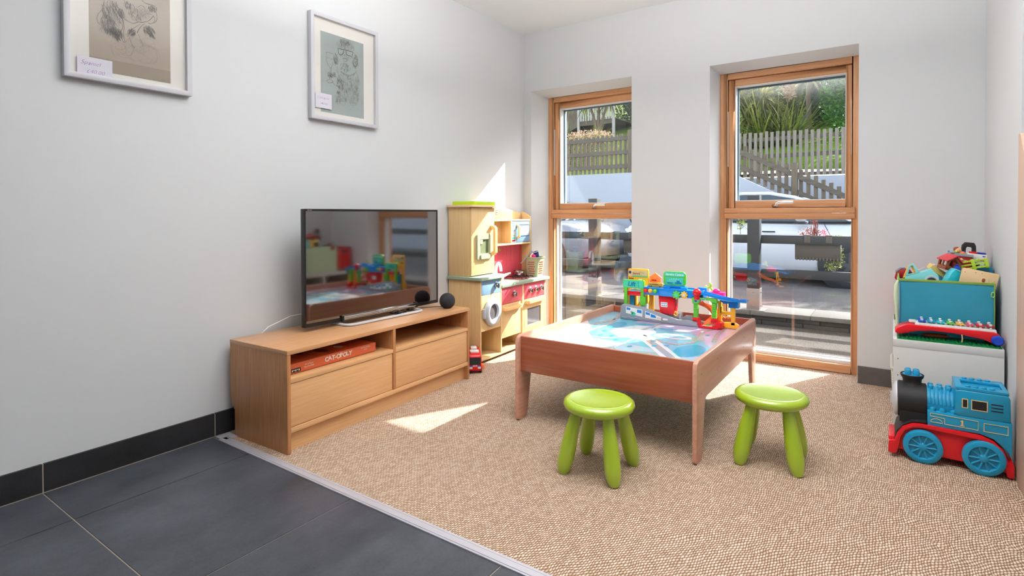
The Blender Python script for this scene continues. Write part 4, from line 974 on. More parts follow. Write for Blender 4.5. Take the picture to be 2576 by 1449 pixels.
# ------------------------------------------------------------------ stools
def make_stool(label, x, y, rz):
    t = thing('childrens_stool', label, 'stool', (x, y, 0), rz, 'lime green stools beside the play table')
    g = G()
    g.lathe([(0.0001, 0.247), (0.10, 0.247), (0.128, 0.252), (0.143, 0.262), (0.149, 0.274), (0.146, 0.286), (0.136, 0.295), (0.124, 0.2985), (0.121, 0.2975), (0.110, 0.2955), (0.06, 0.2925), (0.0001, 0.291)], seg=72)
    build(g, 'seat', 'stool', t, smooth=50)
    for sx in (-1, 1):
        for sy in (-1, 1):
            g = G(); n = 15; pts = []; rr = []
            for i in range(n + 1):
                f = i / n; z = 0.255 * (1 - f)
                k = 0.070 + 0.043 * f ** 1.0
                pts.append((sx * k, sy * k, max(z, 0.0)))
                if f < 0.72: r = 0.0205 + 0.0125 * math.sin(f / 0.72 * PI / 2)
                else: r = 0.033 * math.sqrt(max(0.0, 1 - ((f - 0.72) / 0.28) ** 2.2 * 0.72))
                rr.append(r)
            for i in range(len(rr)):
                if abs(pts[i][2] - 0.085) < 0.006: rr[i] -= 0.0006
            g.tube(pts, rr, 28)
            g.ball((pts[-1][0], pts[-1][1], 0.0165), rr[-1] * 1.0, rr[-1] * 1.0, 0.0165, 20, 8) if False else None
            build(g, 'leg', 'stool', t, bev=0.0, smooth=50)
            g = G(); fr = 0.665; k = 0.070 + 0.043 * fr
            g.lathe([(0.0325, -0.0008), (0.0336, 0.0), (0.0325, 0.0008)], (sx * k, sy * k, 0.255 * (1 - fr)), 'z', 28, True)
    return t
make_stool('lime green round stool in front of the play table, nearer the television bench', 1.690, 2.575, 0.04)
make_stool('lime green round stool at the right of the play table, nearer the toy shelf', 2.270, 3.075, 0.06)

# ------------------------------------------------------------------ toy garage on the table
GG = thing('toy_garage', 'colourful plastic toy garage with lift, blue deck and ramps on the play table', 'toy garage', (1.257, 3.79, 0.397), 0)
def gp(name, m=None, fn=None, bev=0.0015, parent=GG, smooth=35, label=None):
    g = G(); 
    if m: g.mat(m)
    fn(g); return build(g, name, m if not g.mats else None, parent, bev=bev, smooth=smooth, label=label)
# grey ramp wall and road
def f(g):
    g.prism([(0, 0), (0.37, 0.0), (0.43, 0.0), (0.508, 0.0), (0.508, 0.026), (0.47, 0.03), (0.43, 0.036), (0.375, 0.030), (0.262, 0.062), (0.15, 0.086), (0.023, 0.098), (0.006, 0.085), (0.0, 0.04)], 'y', 0.0, 0.014)
    g.prism([(0.0, 0), (0.50, 0), (0.50, 0.012), (0.36, 0.014), (0.16, 0.05), (0.03, 0.07), (0.0, 0.06)], 'y', 0.014, 0.075)
    g.prism([(0.36, 0), (0.508, 0), (0.508, 0.022), (0.46, 0.030), (0.44, 0.05), (0.40, 0.05), (0.36, 0.02)], 'y', 0.075, 0.088)
    g.box(0.02, 0.44, 0.075, 0.20, 0, 0.010); g.box(0.235, 0.36, 0.075, 0.15, 0.0, 0.055)
    g.box(0.125, 0.165, 0.03, 0.07, 0.04, 0.10)
    g.tube([(x, -0.001, 0.012 + 0.004 * math.sin(x * 130)) for x in [0.01 + 0.012 * i for i in range(28)]], 0.003, 6)
base = gp('grey_ramp', 'grey', f)
def f(g):
    g.mat('wt').prism([(0.040, 0.040), (0.150, 0.026), (0.150, 0.070), (0.040, 0.082)], 'y', -0.0012, 0.001).prism([(0.168, 0.022), (0.268, 0.016), (0.272, 0.036), (0.168, 0.064)], 'y', -0.0012, 0.001)
    g.mat('blue').prism([(0.045, 0.062), (0.070, 0.060), (0.070, 0.074), (0.045, 0.078)], 'y', -0.0018, 0).prism([(0.115, 0.05), (0.145, 0.046), (0.145, 0.066), (0.115, 0.069)], 'y', -0.0018, 0).prism([(0.172, 0.044), (0.20, 0.040), (0.20, 0.053), (0.172, 0.060)], 'y', -0.0018, 0).prism([(0.205, 0.030), (0.24, 0.027), (0.235, 0.043), (0.205, 0.050)], 'y', -0.0018, 0)
    g.mat('kpink').prism([(0.072, 0.044), (0.088, 0.043), (0.088, 0.053), (0.072, 0.055)], 'y', -0.0018, 0)
    for k in range(3): g.prism([(0.245 + k * 0.009, 0.022), (0.250 + k * 0.009, 0.027), (0.245 + k * 0.009, 0.032), (0.243 + k * 0.009, 0.032), (0.247 + k * 0.009, 0.027), (0.243 + k * 0.009, 0.022)], 'y', -0.0018, 0)
    g.mat('green_t').prism([(0.075, 0.030), (0.097, 0.028), (0.108, 0.040), (0.097, 0.052), (0.075, 0.053)], 'y', -0.0022, -0.0005)
    g.mat('black'); text_geo(g, 'P', 0.020, face_m((0.086, -0.0024, 0.034), (1, 0, 0), (0, 0, 1)), 0.0002, bold=0.0004)
    g.mat('wt').box(0.282, 0.312, -0.001, 0.002, 0.020, 0.030)
gp('ramp_sticker', None, f, 0, base, 0)
# lift arch
def f(g):
    g.mat('green').prism(rrect(0.006, 0.150, 0.198, 0.252, 0.008), 'y', 0.030, 0.042)
    g.box(0.013, 0.034, 0.030, 0.048, 0.088, 0.20).box(0.126, 0.148, 0.030, 0.048, 0.088, 0.20).box(0.122, 0.160, 0.028, 0.055, 0.090, 0.150)
lf = gp('lift_arch', None, f)
def f(g):
    g.mat('green_t').prism(rrect(0.011, 0.144, 0.203, 0.247, 0.006), 'y', 0.0285, 0.031)
    g.mat('train_d'); text_geo(g, 'Lift', 0.040, face_m((0.064, 0.0283, 0.212), (1, 0, 0), (0, 0, 1)), 0.0004, 0.25, 0.0016)
    g.mat('cyan').box(0.1105, 0.1135, 0.0275, 0.0285, 0.212, 0.240).prism([(0.106, 0.232), (0.118, 0.232), (0.112, 0.243)], 'y', 0.0275, 0.0285).prism([(0.106, 0.219), (0.118, 0.219), (0.112, 0.208)], 'y', 0.0275, 0.0285)
gp('lift_sign', None, f, 0, lf, 0)
gp('lift_car', None, lambda g: g.mat('red').box(0.036, 0.124, 0.036, 0.095, 0.150, 0.176).box(0.0, 0.02, 0.05, 0.065, 0.165, 0.175).mat('cyan').prism(arc(0.08, 0.176, 0.042, 0, 180, 10, 0.012), 'y', 0.036, 0.095), 0.002)
gp('lift_shaft', 'train', lambda g: g.box(0.030, 0.058, 0.085, 0.11, 0.0, 0.155))
# orange tower with printed sign
def f(g):
    g.prism(rrect(0.006, 0.146, 0.212, 0.315, 0.010), 'y', 0.115, 0.130)
    g.box(0.008, 0.022, 0.10, 0.13, 0.06, 0.22).box(0.128, 0.146, 0.10, 0.13, 0.06, 0.22).box(0.060, 0.070, 0.10, 0.13, 0.06, 0.22).prism([(0.065, 0.07), (0.085, 0.07), (0.140, 0.145), (0.12, 0.145)], 'y', 0.105, 0.125)
    g.box(0.0, 0.160, 0.10, 0.135, 0.0, 0.075)
ot = gp('orange_tower', 'amber', f)
def f(g):
    g.mat('beige').prism(rrect(0.012, 0.140, 0.262, 0.305, 0.004), 'y', 0.1135, 0.1155)
    g.mat('navy').cyl((0.021, 0.113, 0.291), 0.009, -0.001, 0.0005, 'y', 16)
    g.mat('orange_d'); text_geo(g, 'Garage', 0.018, face_m((0.063, 0.1130, 0.279), (1, 0, 0), (0, 0, 1)), 0.0002, 0.2, 0.0004)
    g.mat('green_t').box(0.035, 0.138, 0.1125, 0.1135, 0.264, 0.270)
    g.mat('brown'); g.tube([(0.085 + 0.005 * i, 0.113, 0.292 + 0.004 * math.sin(i * 0.9)) for i in range(8)], 0.0008, 5)
    g.mat('brown').box(0.014, 0.045, 0.1135, 0.1155, 0.245, 0.254)
    g.mat('wt').prism([(0.078, 0.250), (0.104, 0.250), (0.095, 0.235), (0.087, 0.235)], 'y', 0.1135, 0.1155)
gp('tower_sign', None, f, 0, ot, 0)
gp('amber_post', 'amber', lambda g: g.tube([(0.163, 0.10, 0.0), (0.166, 0.10, 0.04), (0.158, 0.10, 0.08), (0.168, 0.10, 0.12), (0.165, 0.10, 0.165)], 0.010, 10).prism(rrect(0.155, 0.185, 0.03, 0.165, 0.01), 'y', 0.105, 0.118))
# house and bus board
gp('house_board', None, lambda g: g.mat('orange_p').prism([(0.142, 0.225), (0.215, 0.225), (0.216, 0.262), (0.223, 0.262), (0.180, 0.292), (0.137, 0.264), (0.143, 0.262)], 'y', 0.145, 0.158).mat('red_d').box(0.155, 0.19, 0.143, 0.146, 0.24, 0.25), 0.0012)
gp('bus_board', None, lambda g: g.mat('gold').prism(rrect(0.148, 0.242, 0.207, 0.233, 0.006), 'y', 0.108, 0.122).mat('brown').box(0.155, 0.215, 0.106, 0.109, 0.219, 0.226).mat('black').cyl((0.168, 0.108, 0.208), 0.006, -0.002, 0.002, 'y').cyl((0.225, 0.108, 0.208), 0.006, -0.002, 0.002, 'y'), 0.0012)
# service centre board
def f(g):
    g.mat('green').prism(rrect(0.250, 0.392, 0.222, 0.312, 0.022), 'y', 0.10, 0.114)
    g.mat('blue').box(0.250, 0.392, 0.095, 0.12, 0.214, 0.226)
sc = gp('service_board', None, f)
def f(g):
    g.mat('green_t').prism(rrect(0.256, 0.386, 0.281, 0.308, 0.012), 'y', 0.0985, 0.1005).prism(rrect(0.264, 0.376, 0.231, 0.275, 0.003), 'y', 0.0985, 0.1005)
    g.mat('wt'); text_geo(g, 'Service Centre', 0.0185, face_m((0.321, 0.0982, 0.288), (1, 0, 0), (0, 0, 1)), 0.0002, 0.2, 0.0003)
    g.mat('cyan_l')
    for k in range(7):
        a = math.radians(20 + k * 23); g.prism([(0.320, 0.244), (0.320 + 0.045 * math.cos(a), 0.244 + 0.028 * math.sin(a)), (0.320 + 0.045 * math.cos(a + 0.16), 0.244 + 0.028 * math.sin(a + 0.16))], 'y', 0.0980, 0.0987)
    g.mat('train_d').prism(rrect(0.275, 0.310, 0.236, 0.243, 0.002), 'y', 0.0975, 0.0985).prism(rrect(0.325, 0.365, 0.236, 0.246, 0.002), 'y', 0.0975, 0.0985).prism(rrect(0.335, 0.355, 0.246, 0.258, 0.002), 'y', 0.0975, 0.0985)
gp('service_sticker', None, f, 0, sc, 0)
# blue deck
def f(g):
    g.prism([(0.152, 0.015), (0.25, 0.015), (0.262, 0.005), (0.47, 0.005), (0.515, 0.03), (0.515, 0.11), (0.42, 0.135), (0.152, 0.125)], 'z', 0.166, 0.206)
    g.ring([(0.152, 0.015), (0.25, 0.015), (0.262, 0.005), (0.47, 0.005), (0.515, 0.03), (0.515, 0.11), (0.42, 0.135), (0.152, 0.125)], [(0.158, 0.022), (0.252, 0.022), (0.266, 0.012), (0.467, 0.012), (0.508, 0.034), (0.508, 0.105), (0.417, 0.128), (0.158, 0.118)], 'z', 0.206, 0.214)
    g.box(0.27, 0.31, 0.04, 0.06, 0.206, 0.222).box(0.38, 0.42, 0.03, 0.05, 0.206, 0.224).box(0.47, 0.52, 0.08, 0.11, 0.205, 0.226)
dk = gp('blue_deck', 'blue', f, 0.0025)
for (x, mm, nm) in ((0.166, 'red', 'red_button'), (0.196, 'amber', 'amber_button'), (0.227, 'green', 'green_button')):
    gp(nm, mm, lambda g, x=x: g.ball((x, 0.012, 0.192), 0.014), 0, dk, 60)
def gear(g, cx, cz, r, m, m2):
    pts = []
    for k in range(8):
        a = 2 * PI * k / 8
        for da, rr in ((-0.26, 0.72), (-0.17, 1.0), (0.17, 1.0), (0.26, 0.72)): pts.append((cx + r * rr * math.cos(a + da), cz + r * rr * math.sin(a + da)))
    g.mat(m).prism(pts, 'y', -0.004, 0.006); g.mat(m2).cyl((cx, -0.004, cz), r * 0.45, -0.003, 0.001, 'y', 20)
gp('green_gear', None, lambda g: gear(g, 0.366, 0.181, 0.026, 'green', 'green_t'), 0.001, dk)
gp('amber_gear', None, lambda g: gear(g, 0.413, 0.185, 0.022, 'amber', 'grey_l'), 0.001, dk)
# red tower
gp('red_tower', 'red', lambda g: g.prism([(0.258, 0.055), (0.340, 0.055), (0.350, 0.10), (0.350, 0.166), (0.246, 0.166), (0.250, 0.10)], 'y', 0.02, 0.085), 0.004)
gp('tower_label', None, lambda g: g.mat('wt').box(0.262, 0.304, 0.0185, 0.0205, 0.098, 0.127).mat('kblue').box(0.265, 0.300, 0.0178, 0.0188, 0.117, 0.123).mat('navy').box(0.268, 0.275, 0.0178, 0.0188, 0.104, 0.109).box(0.280, 0.287, 0.0178, 0.0188, 0.104, 0.109).box(0.292, 0.299, 0.0178, 0.0188, 0.104, 0.109), 0, GG, 0)
gp('amber_hook', 'amber', lambda g: g.tube([(0.352 + 0.012 * math.cos(a), 0.03, 0.062 + 0.012 * math.sin(a)) for a in [i * PI / 5 for i in range(10)]], 0.004, 8, True), 0)
gp('red_post', 'red', lambda g: g.box(0.445, 0.462, 0.085, 0.105, 0.0, 0.168))
# red ball, wrench and pink station
gp('red_ball', 'red', lambda g: g.ball((0.489, 0.0, 0.205), 0.025).cyl((0.489, 0.0, 0), 0.016, 0.165, 0.19, 'z'), 0, smooth=60)
def f(g):
    g.mat('lime').tube([(0.540, 0.155, 0.205), (0.525, 0.155, 0.224)], 0.007, 8)
    g.tube([(0.512 + 0.016 * math.cos(math.radians(a)), 0.155, 0.236 + 0.016 * math.sin(math.radians(a))) for a in range(-170, 100, 30)], [0.003, 0.006, 0.007, 0.008, 0.008, 0.008, 0.007, 0.006, 0.004], 8)
gp('wrench_sign', None, f, 0)
gp('pink_station', 'pink', lambda g: g.prism([(0.520, 0.195), (0.612, 0.198), (0.612, 0.166), (0.552, 0.163)], 'y', 0.125, 0.18).ball((0.563, 0.15, 0.200), 0.022, 0.022, 0.018), 0.002)
# green arch at the ramp end
def f(g):
    g.mat('green').prism([(0.458, 0.172), (0.470, 0.176), (0.600, 0.177), (0.606, 0.150), (0.572, 0.152), (0.562, 0.163), (0.510, 0.163), (0.497, 0.140), (0.462, 0.137)], 'y', 0.0, 0.028)
    for x in (0.468, 0.574):
        g.box(x, x + 0.024, 0.004, 0.026, 0.045, 0.150)
        for i in range(9): g.box(x - 0.0012, x + 0.0252, 0.0025, 0.0275, 0.052 + i * 0.0105, 0.0575 + i * 0.0105)
ga = gp('green_arch', None, f, 0.0012)
def f(g):
    g.mat('cyan_l').prism([(0.472, 0.148), (0.492, 0.148), (0.503, 0.164), (0.540, 0.164), (0.540, 0.171), (0.474, 0.170)], 'y', -0.0015, 0.001)
    g.mat('navy').prism(rrect(0.474, 0.490, 0.151, 0.158, 0.002), 'y', -0.002, -0.001)
    text_geo(g, 'Car Wash', 0.0075, face_m((0.518, -0.002, 0.1645), (1, 0, 0), (0, 0, 1)), 0.0002, 0.2, 0.0003)
gp('arch_sticker', None, f, 0, ga, 0)
# red base with roadway
def f(g):
    g.prism([(0.508, -0.012), (0.612, -0.012), (0.632, 0.01), (0.632, 0.09), (0.56, 0.12), (0.46, 0.12), (0.455, 0.05)], 'z', 0.0, 0.012)
    g.prism([(0.600, -0.012), (0.628, -0.010), (0.636, 0.03), (0.612, 0.10), (0.590, 0.10)], 'z', 0.010, 0.04)
    g.prism([(0.455, 0.03), (0.505, -0.012), (0.515, -0.006), (0.480, 0.05), (0.475, 0.10), (0.455, 0.10)], 'z', 0.010, 0.045)
    g.box(0.463, 0.498, 0.0, 0.03, 0.04, 0.056).box(0.570, 0.603, 0.0, 0.03, 0.035, 0.060)
rb = gp('red_base', 'red', f, 0.002)
gp('base_sticker', None, lambda g: g.mat('wt').box(0.52, 0.575, 0.0, 0.05, 0.0118, 0.0128).mat('green').box(0.54, 0.556, 0.010, 0.03, 0.0125, 0.02), 0, rb, 0)
# orange helical slide
def f(g):
    vs = []; fs = []; N = 26
    for i in range(N + 1):
        t_ = i / N; a = math.radians(210 - 300 * t_); z = 0.145 - 0.130 * t_; cx, cy = 0.525, 0.085
        for rr, dz in ((0.028, 0.020), (0.030, 0.0), (0.075, 0.0), (0.078, 0.022), (0.081, 0.022), (0.080, -0.003), (0.028, -0.003)):
            vs.append((cx + rr * math.cos(a), cy + rr * 0.9 * math.sin(a), z + dz))
    for i in range(N):
        for k in range(7):
            fs.append((i * 7 + k, i * 7 + (k + 1) % 7, (i + 1) * 7 + (k + 1) % 7, (i + 1) * 7 + k))
    fs.append(list(range(7))); fs.append([N * 7 + k for k in range(7)][::-1])
    g.add(vs, fs)
gp('orange_slide', 'orange_p', f, 0, smooth=40)
# blue track descending to the right
def f(g):
    pth = [(0.50, 0.03, 0.200), (0.56, 0.028, 0.190), (0.62, 0.03, 0.178), (0.68, 0.05, 0.167), (0.722, 0.085, 0.160), (0.722, 0.13, 0.156), (0.68, 0.16, 0.150)]
    vs = []; fs = []
    sec = ((-0.030, 0.012), (-0.030, -0.003), (0.030, -0.003), (0.030, 0.012), (0.026, 0.012), (0.026, 0.001), (-0.026, 0.001), (-0.026, 0.012))
    for i, p in enumerate(pth):
        a = Vector(pth[max(i - 1, 0)]); b = Vector(pth[min(i + 1, len(pth) - 1)]); d = (b - a); d.z = 0; d.normalize(); q = Vector((-d.y, d.x, 0))
        for s_, h in sec: v = Vector(p) + q * s_; vs.append((v.x, v.y, v.z + h))
    for i in range(len(pth) - 1):
        for k in range(8): fs.append((i * 8 + k, i * 8 + (k + 1) % 8, (i + 1) * 8 + (k + 1) % 8, (i + 1) * 8 + k))
    fs.append(list(range(8))); fs.append([(len(pth) - 1) * 8 + k for k in range(8)][::-1])
    g.add(vs, fs); g.box(0.655, 0.708, 0.06, 0.11, 0.122, 0.158).prism([(0.60, 0.166), (0.66, 0.160), (0.66, 0.148), (0.63, 0.145)], 'y', 0.05, 0.065)
gp('blue_track', 'blue', f, 0, smooth=40)
# amber arch at the far right
def f(g):
    g.prism([(0.594, 0.0), (0.712, 0.0), (0.712, 0.024), (0.690, 0.038), (0.594, 0.030)], 'y', 0.06, 0.078)
    g.box(0.594, 0.614, 0.06, 0.082, 0.02, 0.158).box(0.668, 0.690, 0.06, 0.082, 0.02, 0.124).box(0.610, 0.672, 0.062, 0.08, 0.078, 0.098).tube([(0.616 + 0.009 * i, 0.069, 0.062 + 0.004 * (1 if i % 2 else -1)) for i in range(7)], 0.004, 6)
    g.box(0.606, 0.618, 0.06, 0.082, 0.085, 0.125)
gp('amber_arch', 'amber', f, 0.0015)

# ------------------------------------------------------------------ white toy shelf in the corner
SH = thing('toy_shelf', 'low white open toy shelf in the corner beside the right window', 'shelf unit', (2.913, 4.155, 0), 0)
sx0, sx1, sy0, sy1, sz = 2.706, 3.118, 3.757, 4.552, 0.455
def wb(parent, name, m, *bx, bev=0.001, label=None):
    g = G()
    for b in bx: g.box(*b)
    return build(g, name, m, parent, True, bev=bev, label=label)
wb(SH, 'top_board', 'lam', (sx0, sx1, sy0, sy1, sz - 0.036, sz))
for a, b in ((sy0 + 0.001, sy0 + 0.019), (sy1 - 0.019, sy1 - 0.001), (4.145, 4.163)):
    p = wb(SH, 'side_panel', 'lam', (sx0 + 0.001, sx1, a, b, 0.0, sz - 0.036))
    g = G(); g.mat('blackm')
    for z in (0.06, 0.09, 0.25, 0.28, 0.36): g.cyl((sx0 + 0.02, a, z), 0.0025, -0.0004, 0.0004, 'y', 8)
    build(g, 'peg_hole', None, p, True)
wb(SH, 'bottom_board', 'lam', (sx0 + 0.001, sx1, sy0 + 0.019, sy1 - 0.019, 0.03, 0.048))
wb(SH, 'kick_board', 'lam', (sx0 + 0.01, sx0 + 0.022, sy0 + 0.019, sy1 - 0.019, 0.0, 0.03))
wb(SH, 'back_panel', 'lam', (sx1 - 0.006, sx1, sy0 + 0.019, sy1 - 0.019, 0.048, sz - 0.036))
for k, (a, b, lab) in enumerate(((3.785, 4.135, 'white wicker basket in the near bay of the white toy shelf'), (4.175, 4.525, 'white wicker basket in the far bay of the white toy shelf'))):
    t = thing('wicker_basket', lab, 'basket', (2.86, (a + b) / 2, 0.048), 0, 'wicker baskets in the white toy shelf')
    x0_, x1_ = sx0 - 0.004 if k == 0 else sx0 + 0.01, 3.09
    g = G(); h = 0.30
    g.prism(rrect(x0_ + 0.02, x1_, a + 0.02, b - 0.02, 0.02), 'z', 0.049, 0.054)
    o0 = rrect(x0_ + 0.012, x1_ - 0.01, a + 0.012, b - 0.012, 0.03); o1 = rrect(x0_, x1_, a, b, 0.03)
    n_ = len(o0)
    for s_ in (1.0, 0.0):
        d = 0 if s_ else 0.006
        cx, cy = (x0_ + x1_) / 2, (a + b) / 2
        f_ = lambda p, z: (p[0] + (d if p[0] < cx else -d), p[1] + (d if p[1] < cy else -d), z)
        g.add([f_(p, 0.05) for p in o0] + [f_(p, h) for p in o1], [(i, (i + 1) % n_, n_ + (i + 1) % n_, n_ + i) for i in range(n_)])
    for z in [0.06 + 0.012 * i for i in range(20)]:
        t_ = (z - 0.05) / (h - 0.05)
        g.tube([(q0[0] * (1 - t_) + q1[0] * t_, q0[1] * (1 - t_) + q1[1] * t_, z) for q0, q1 in zip(o0, o1)], 0.0045, 5, True)
    g.tube([(p[0], p[1], h) for p in o1], 0.007, 6, True)
    build(g, 'basket_weave', 'wicker', t, True)
# green baseplates on the shelf top
def baseplate(lab, a, b, c, d):
    t = thing('baseplate', lab, 'toy baseplate', ((a + b) / 2, (c + d) / 2, sz), 0)
    g = G(); g.box(a, b, c, d, sz, sz + 0.004)
    nx = int((b - a) / 0.016); ny = int((d - c) / 0.016)
    for i in range(nx):
        for j in range(ny):
            if 3 < j < ny - 2 and 2 < i < nx - 1 and d < 4.2 and False: continue
            g.cyl((a + 0.008 + i * 0.016, c + 0.008 + j * 0.016, 0), 0.005, sz + 0.004, sz + 0.0075, 'z', 8)
    build(g, 'studded_plate', 'green_b', t, True, smooth=30)
baseplate('green studded baseplate on the near end of the white toy shelf', 2.722, 3.112, 3.768, 3.925)
baseplate('green studded baseplate at the far end of the white toy shelf behind the blue bin', 2.712, 3.10, 4.36, 4.54)
zt = sz + 0.0078
t = thing('toy_baguette', 'brown toy bread loaf under the red xylophone on the toy shelf', 'toy food', (2.875, 3.86, zt), 0)
g = G(); g.mat('brown').ball((0, 0, 0.010), 0.055, 0.016, 0.011); g.mat('orange_d')
for i in range(6): g.tube([(-0.04 + i * 0.014, -0.015, 0.012), (-0.033 + i * 0.014, -0.006, 0.0205), (-0.026 + i * 0.014, 0.006, 0.020)], 0.0015, 5)
build(g, 'loaf', None, t, smooth=60)
# red xylophone
XY = thing('toy_xylophone', 'red toy xylophone with coloured bars and blue wheel on the white toy shelf', 'toy xylophone', (2.915, 3.85, zt), 0)
def xp(name, m, fn, par=None, bev=0.002, smooth=40):
    g = G()
    if m: g.mat(m)
    fn(g); return build(g, name, None if g.mats else m, XY if par is None else par, True, bev=bev, smooth=smooth)
def f(g):
    side = [(2.716, 0.478), (2.712, 0.488), (2.722, 0.503), (2.745, 0.518), (2.770, 0.527), (2.80, 0.526), (3.09, 0.523), (3.108, 0.510), (3.116, 0.490), (3.116, 0.466), (3.085, 0.468), (3.05, 0.485), (2.95, 0.500), (2.86, 0.503), (2.80, 0.495), (2.76, 0.482), (2.735, 0.474)]
    g.prism(side, 'y', 3.80, 3.905)
xb_ = xp('xylophone_body', 'red', f, bev=0.006)
xp('grip_recess', 'red_d', lambda g: g.xf((2.752, 3.85, 0.5195), (0, -0.36, 0)).ball((0, 0, 0), 0.022, 0.034, 0.004), xb_, 0)
xp('blue_wheel', 'blue_d', lambda g: g.lathe([(0.0001, -0.012), (0.018, -0.011), (0.023, -0.004), (0.023, 0.004), (0.018, 0.011), (0.0001, 0.012)], (3.098, 3.792, 0.488), 'y', 28), None, 0, 50)
xp('support_leg', 'beige', lambda g: g.tube([(2.972, 3.80, 0.500), (2.974, 3.80, 0.480), (2.972, 3.80, 0.464)], 0.0025, 6), None, 0)
xp('white_tray', 'white', lambda g: g.prism([(2.790, 0.520), (2.800, 0.536), (3.096, 0.533), (3.098, 0.516), (2.812, 0.514)], 'y', 3.808, 3.900), None, 0.003)
xp('tray_slot', 'red_d', lambda g: g.box(2.862, 3.04, 3.8065, 3.809, 0.517, 0.524), None, 0)
xp('mallet_head', 'white', lambda g: g.prism(rrect(2.770, 2.800, 0.530, 0.542, 0.005), 'y', 3.84, 3.87).tube([(2.80, 3.855, 0.535), (2.86, 3.90, 0.538)], 0.003, 6), None, 0.002)
for i, mm in enumerate(('blue_d', 'train', 'cyan', 'green', 'amber', 'kpink', 'red', 'red_d')):
    x = 2.822 + i * 0.0365
    b_ = xp('xylophone_bar', mm, lambda g, x=x, i=i: g.box(x - 0.015, x + 0.015, 3.812 + 0.001 * i, 3.900 - 0.001 * i, 0.541, 0.546), None, 0.0015)
    xp('bar_peg', 'white', lambda g, x=x: [g.cyl((x, y, 0), 0.005, 0.534, 0.552, 'z', 10).ball((x, y, 0.552), 0.007, 0.007, 0.004, 10, 5) for y in (3.826, 3.888)], b_, 0)

# blue fabric bin
BN = thing('fabric_toy_bin', 'blue fabric toy bin with green binding heaped with toys on the white toy shelf', 'toy bin', (2.915, 4.13, sz), 0)
bx0, bx1, by0, by1, bz0, bz1 = 2.728, 3.102, 3.935, 4.330, sz + 0.004, 0.733
def bulge_panel(g, ax, pos, a0, a1, z0, z1, amp, th):
    N = 14; Mz = 10
    for off, fl in ((0, 1), (th, -1)):
        vs = []
        for i in range(N + 1):
            for j in range(Mz + 1):
                u = i / N; v = j / Mz
                b = amp * math.sin(PI * u) * math.sin(PI * (0.15 + 0.7 * v)) + 0.0025 * math.sin(9 * u + 5 * v) * v * (1 - v) * 2
                p = pos - b + off; q = a0 + (a1 - a0) * u; z = z0 + (z1 - z0) * v
                vs.append((q, p, z) if ax == 'y' else (p, q, z))
        g.add(vs, [(i * (Mz + 1) + j, (i + 1) * (Mz + 1) + j, (i + 1) * (Mz + 1) + j + 1, i * (Mz + 1) + j + 1) for i in range(N) for j in range(Mz)])
g = G(); bulge_panel(g, 'y', by0, bx0, bx1, bz0, bz1, 0.006, 0.004); build(g, 'front_panel', 'cloth_blue', BN, True, smooth=60)
g = G(); bulge_panel(g, 'y', by1 - 0.004, bx0, bx1, bz0, bz1, -0.004, 0.004); build(g, 'rear_panel', 'cloth_blue', BN, True, smooth=60)
g = G(); bulge_panel(g, 'x', bx0, by0, by1, bz0, bz1, 0.010, 0.004); build(g, 'left_panel', 'cloth_pale', BN, True, smooth=60)
g = G(); bulge_panel(g, 'x', bx1 - 0.004, by0, by1, bz0, bz1, -0.002, 0.004); g.box(bx0, bx1, by0, by1, bz0, bz0 + 0.004); build(g, 'right_panel', 'cloth_blue', BN, True, smooth=60)
g = G(); g.mat('cloth_green')
g.box(bx0 - 0.003, bx1 + 0.003, by0 - 0.004, by0 + 0.006, bz1 - 0.009, bz1 + 0.003).box(bx0 - 0.003, bx1 + 0.003, by1 - 0.006, by1 + 0.003, bz1 - 0.009, bz1 + 0.003)
g.box(bx0 - 0.003, bx0 + 0.005, by0, by1, bz1 - 0.009, bz1 + 0.003).box(bx1 - 0.005, bx1 + 0.003, by0, by1, bz1 - 0.009, bz1 + 0.003)
g.tube([(bx1, by0 - 0.003, bz0), (bx1 + 0.001, by0 - 0.005, 0.60), (bx1, by0 - 0.003, bz1)], 0.003, 6)
build(g, 'binding', None, BN, True, bev=0.001)
g = G(); g.mat('cloth_pale').tube([(bx0 - 0.002, by0 - 0.002, bz1 - 0.005), (bx0 - 0.010, by0 - 0.006, 0.70), (bx0 - 0.012, by0 - 0.004, 0.64), (bx0 - 0.008, by0 - 0.002, 0.55), (bx0 - 0.002, by0 - 0.003, bz0 + 0.004)], [0.005, 0.009, 0.008, 0.006, 0.005], 8)
g.mat('kblue').tube([(bx0 + 0.003, by0 - 0.004, 0.712), (bx0 + 0.004, by0 - 0.007, 0.62), (bx0 + 0.001, by0 - 0.005, bz0 + 0.004)], 0.003, 6)
build(g, 'zip_edge', None, BN, True, smooth=60)
g = G(); g.mat('lime').tube([(bx1 - 0.006 + 0.006 * math.cos(a), by0 - 0.008, 0.680 + 0.011 * math.sin(a) * (1.3 if math.sin(a) > 0 else 1)) for a in [i * PI / 6 for i in range(12)]], 0.0018, 6, True)
g.mat('white').tube([(bx0 - 0.010 + 0.005 * math.cos(a), by1 - 0.03, 0.727 + 0.007 * math.sin(a)) for a in [i * PI / 6 for i in range(12)]], 0.0014, 6, True)
build(g, 'hanging_loop', None, BN, True)

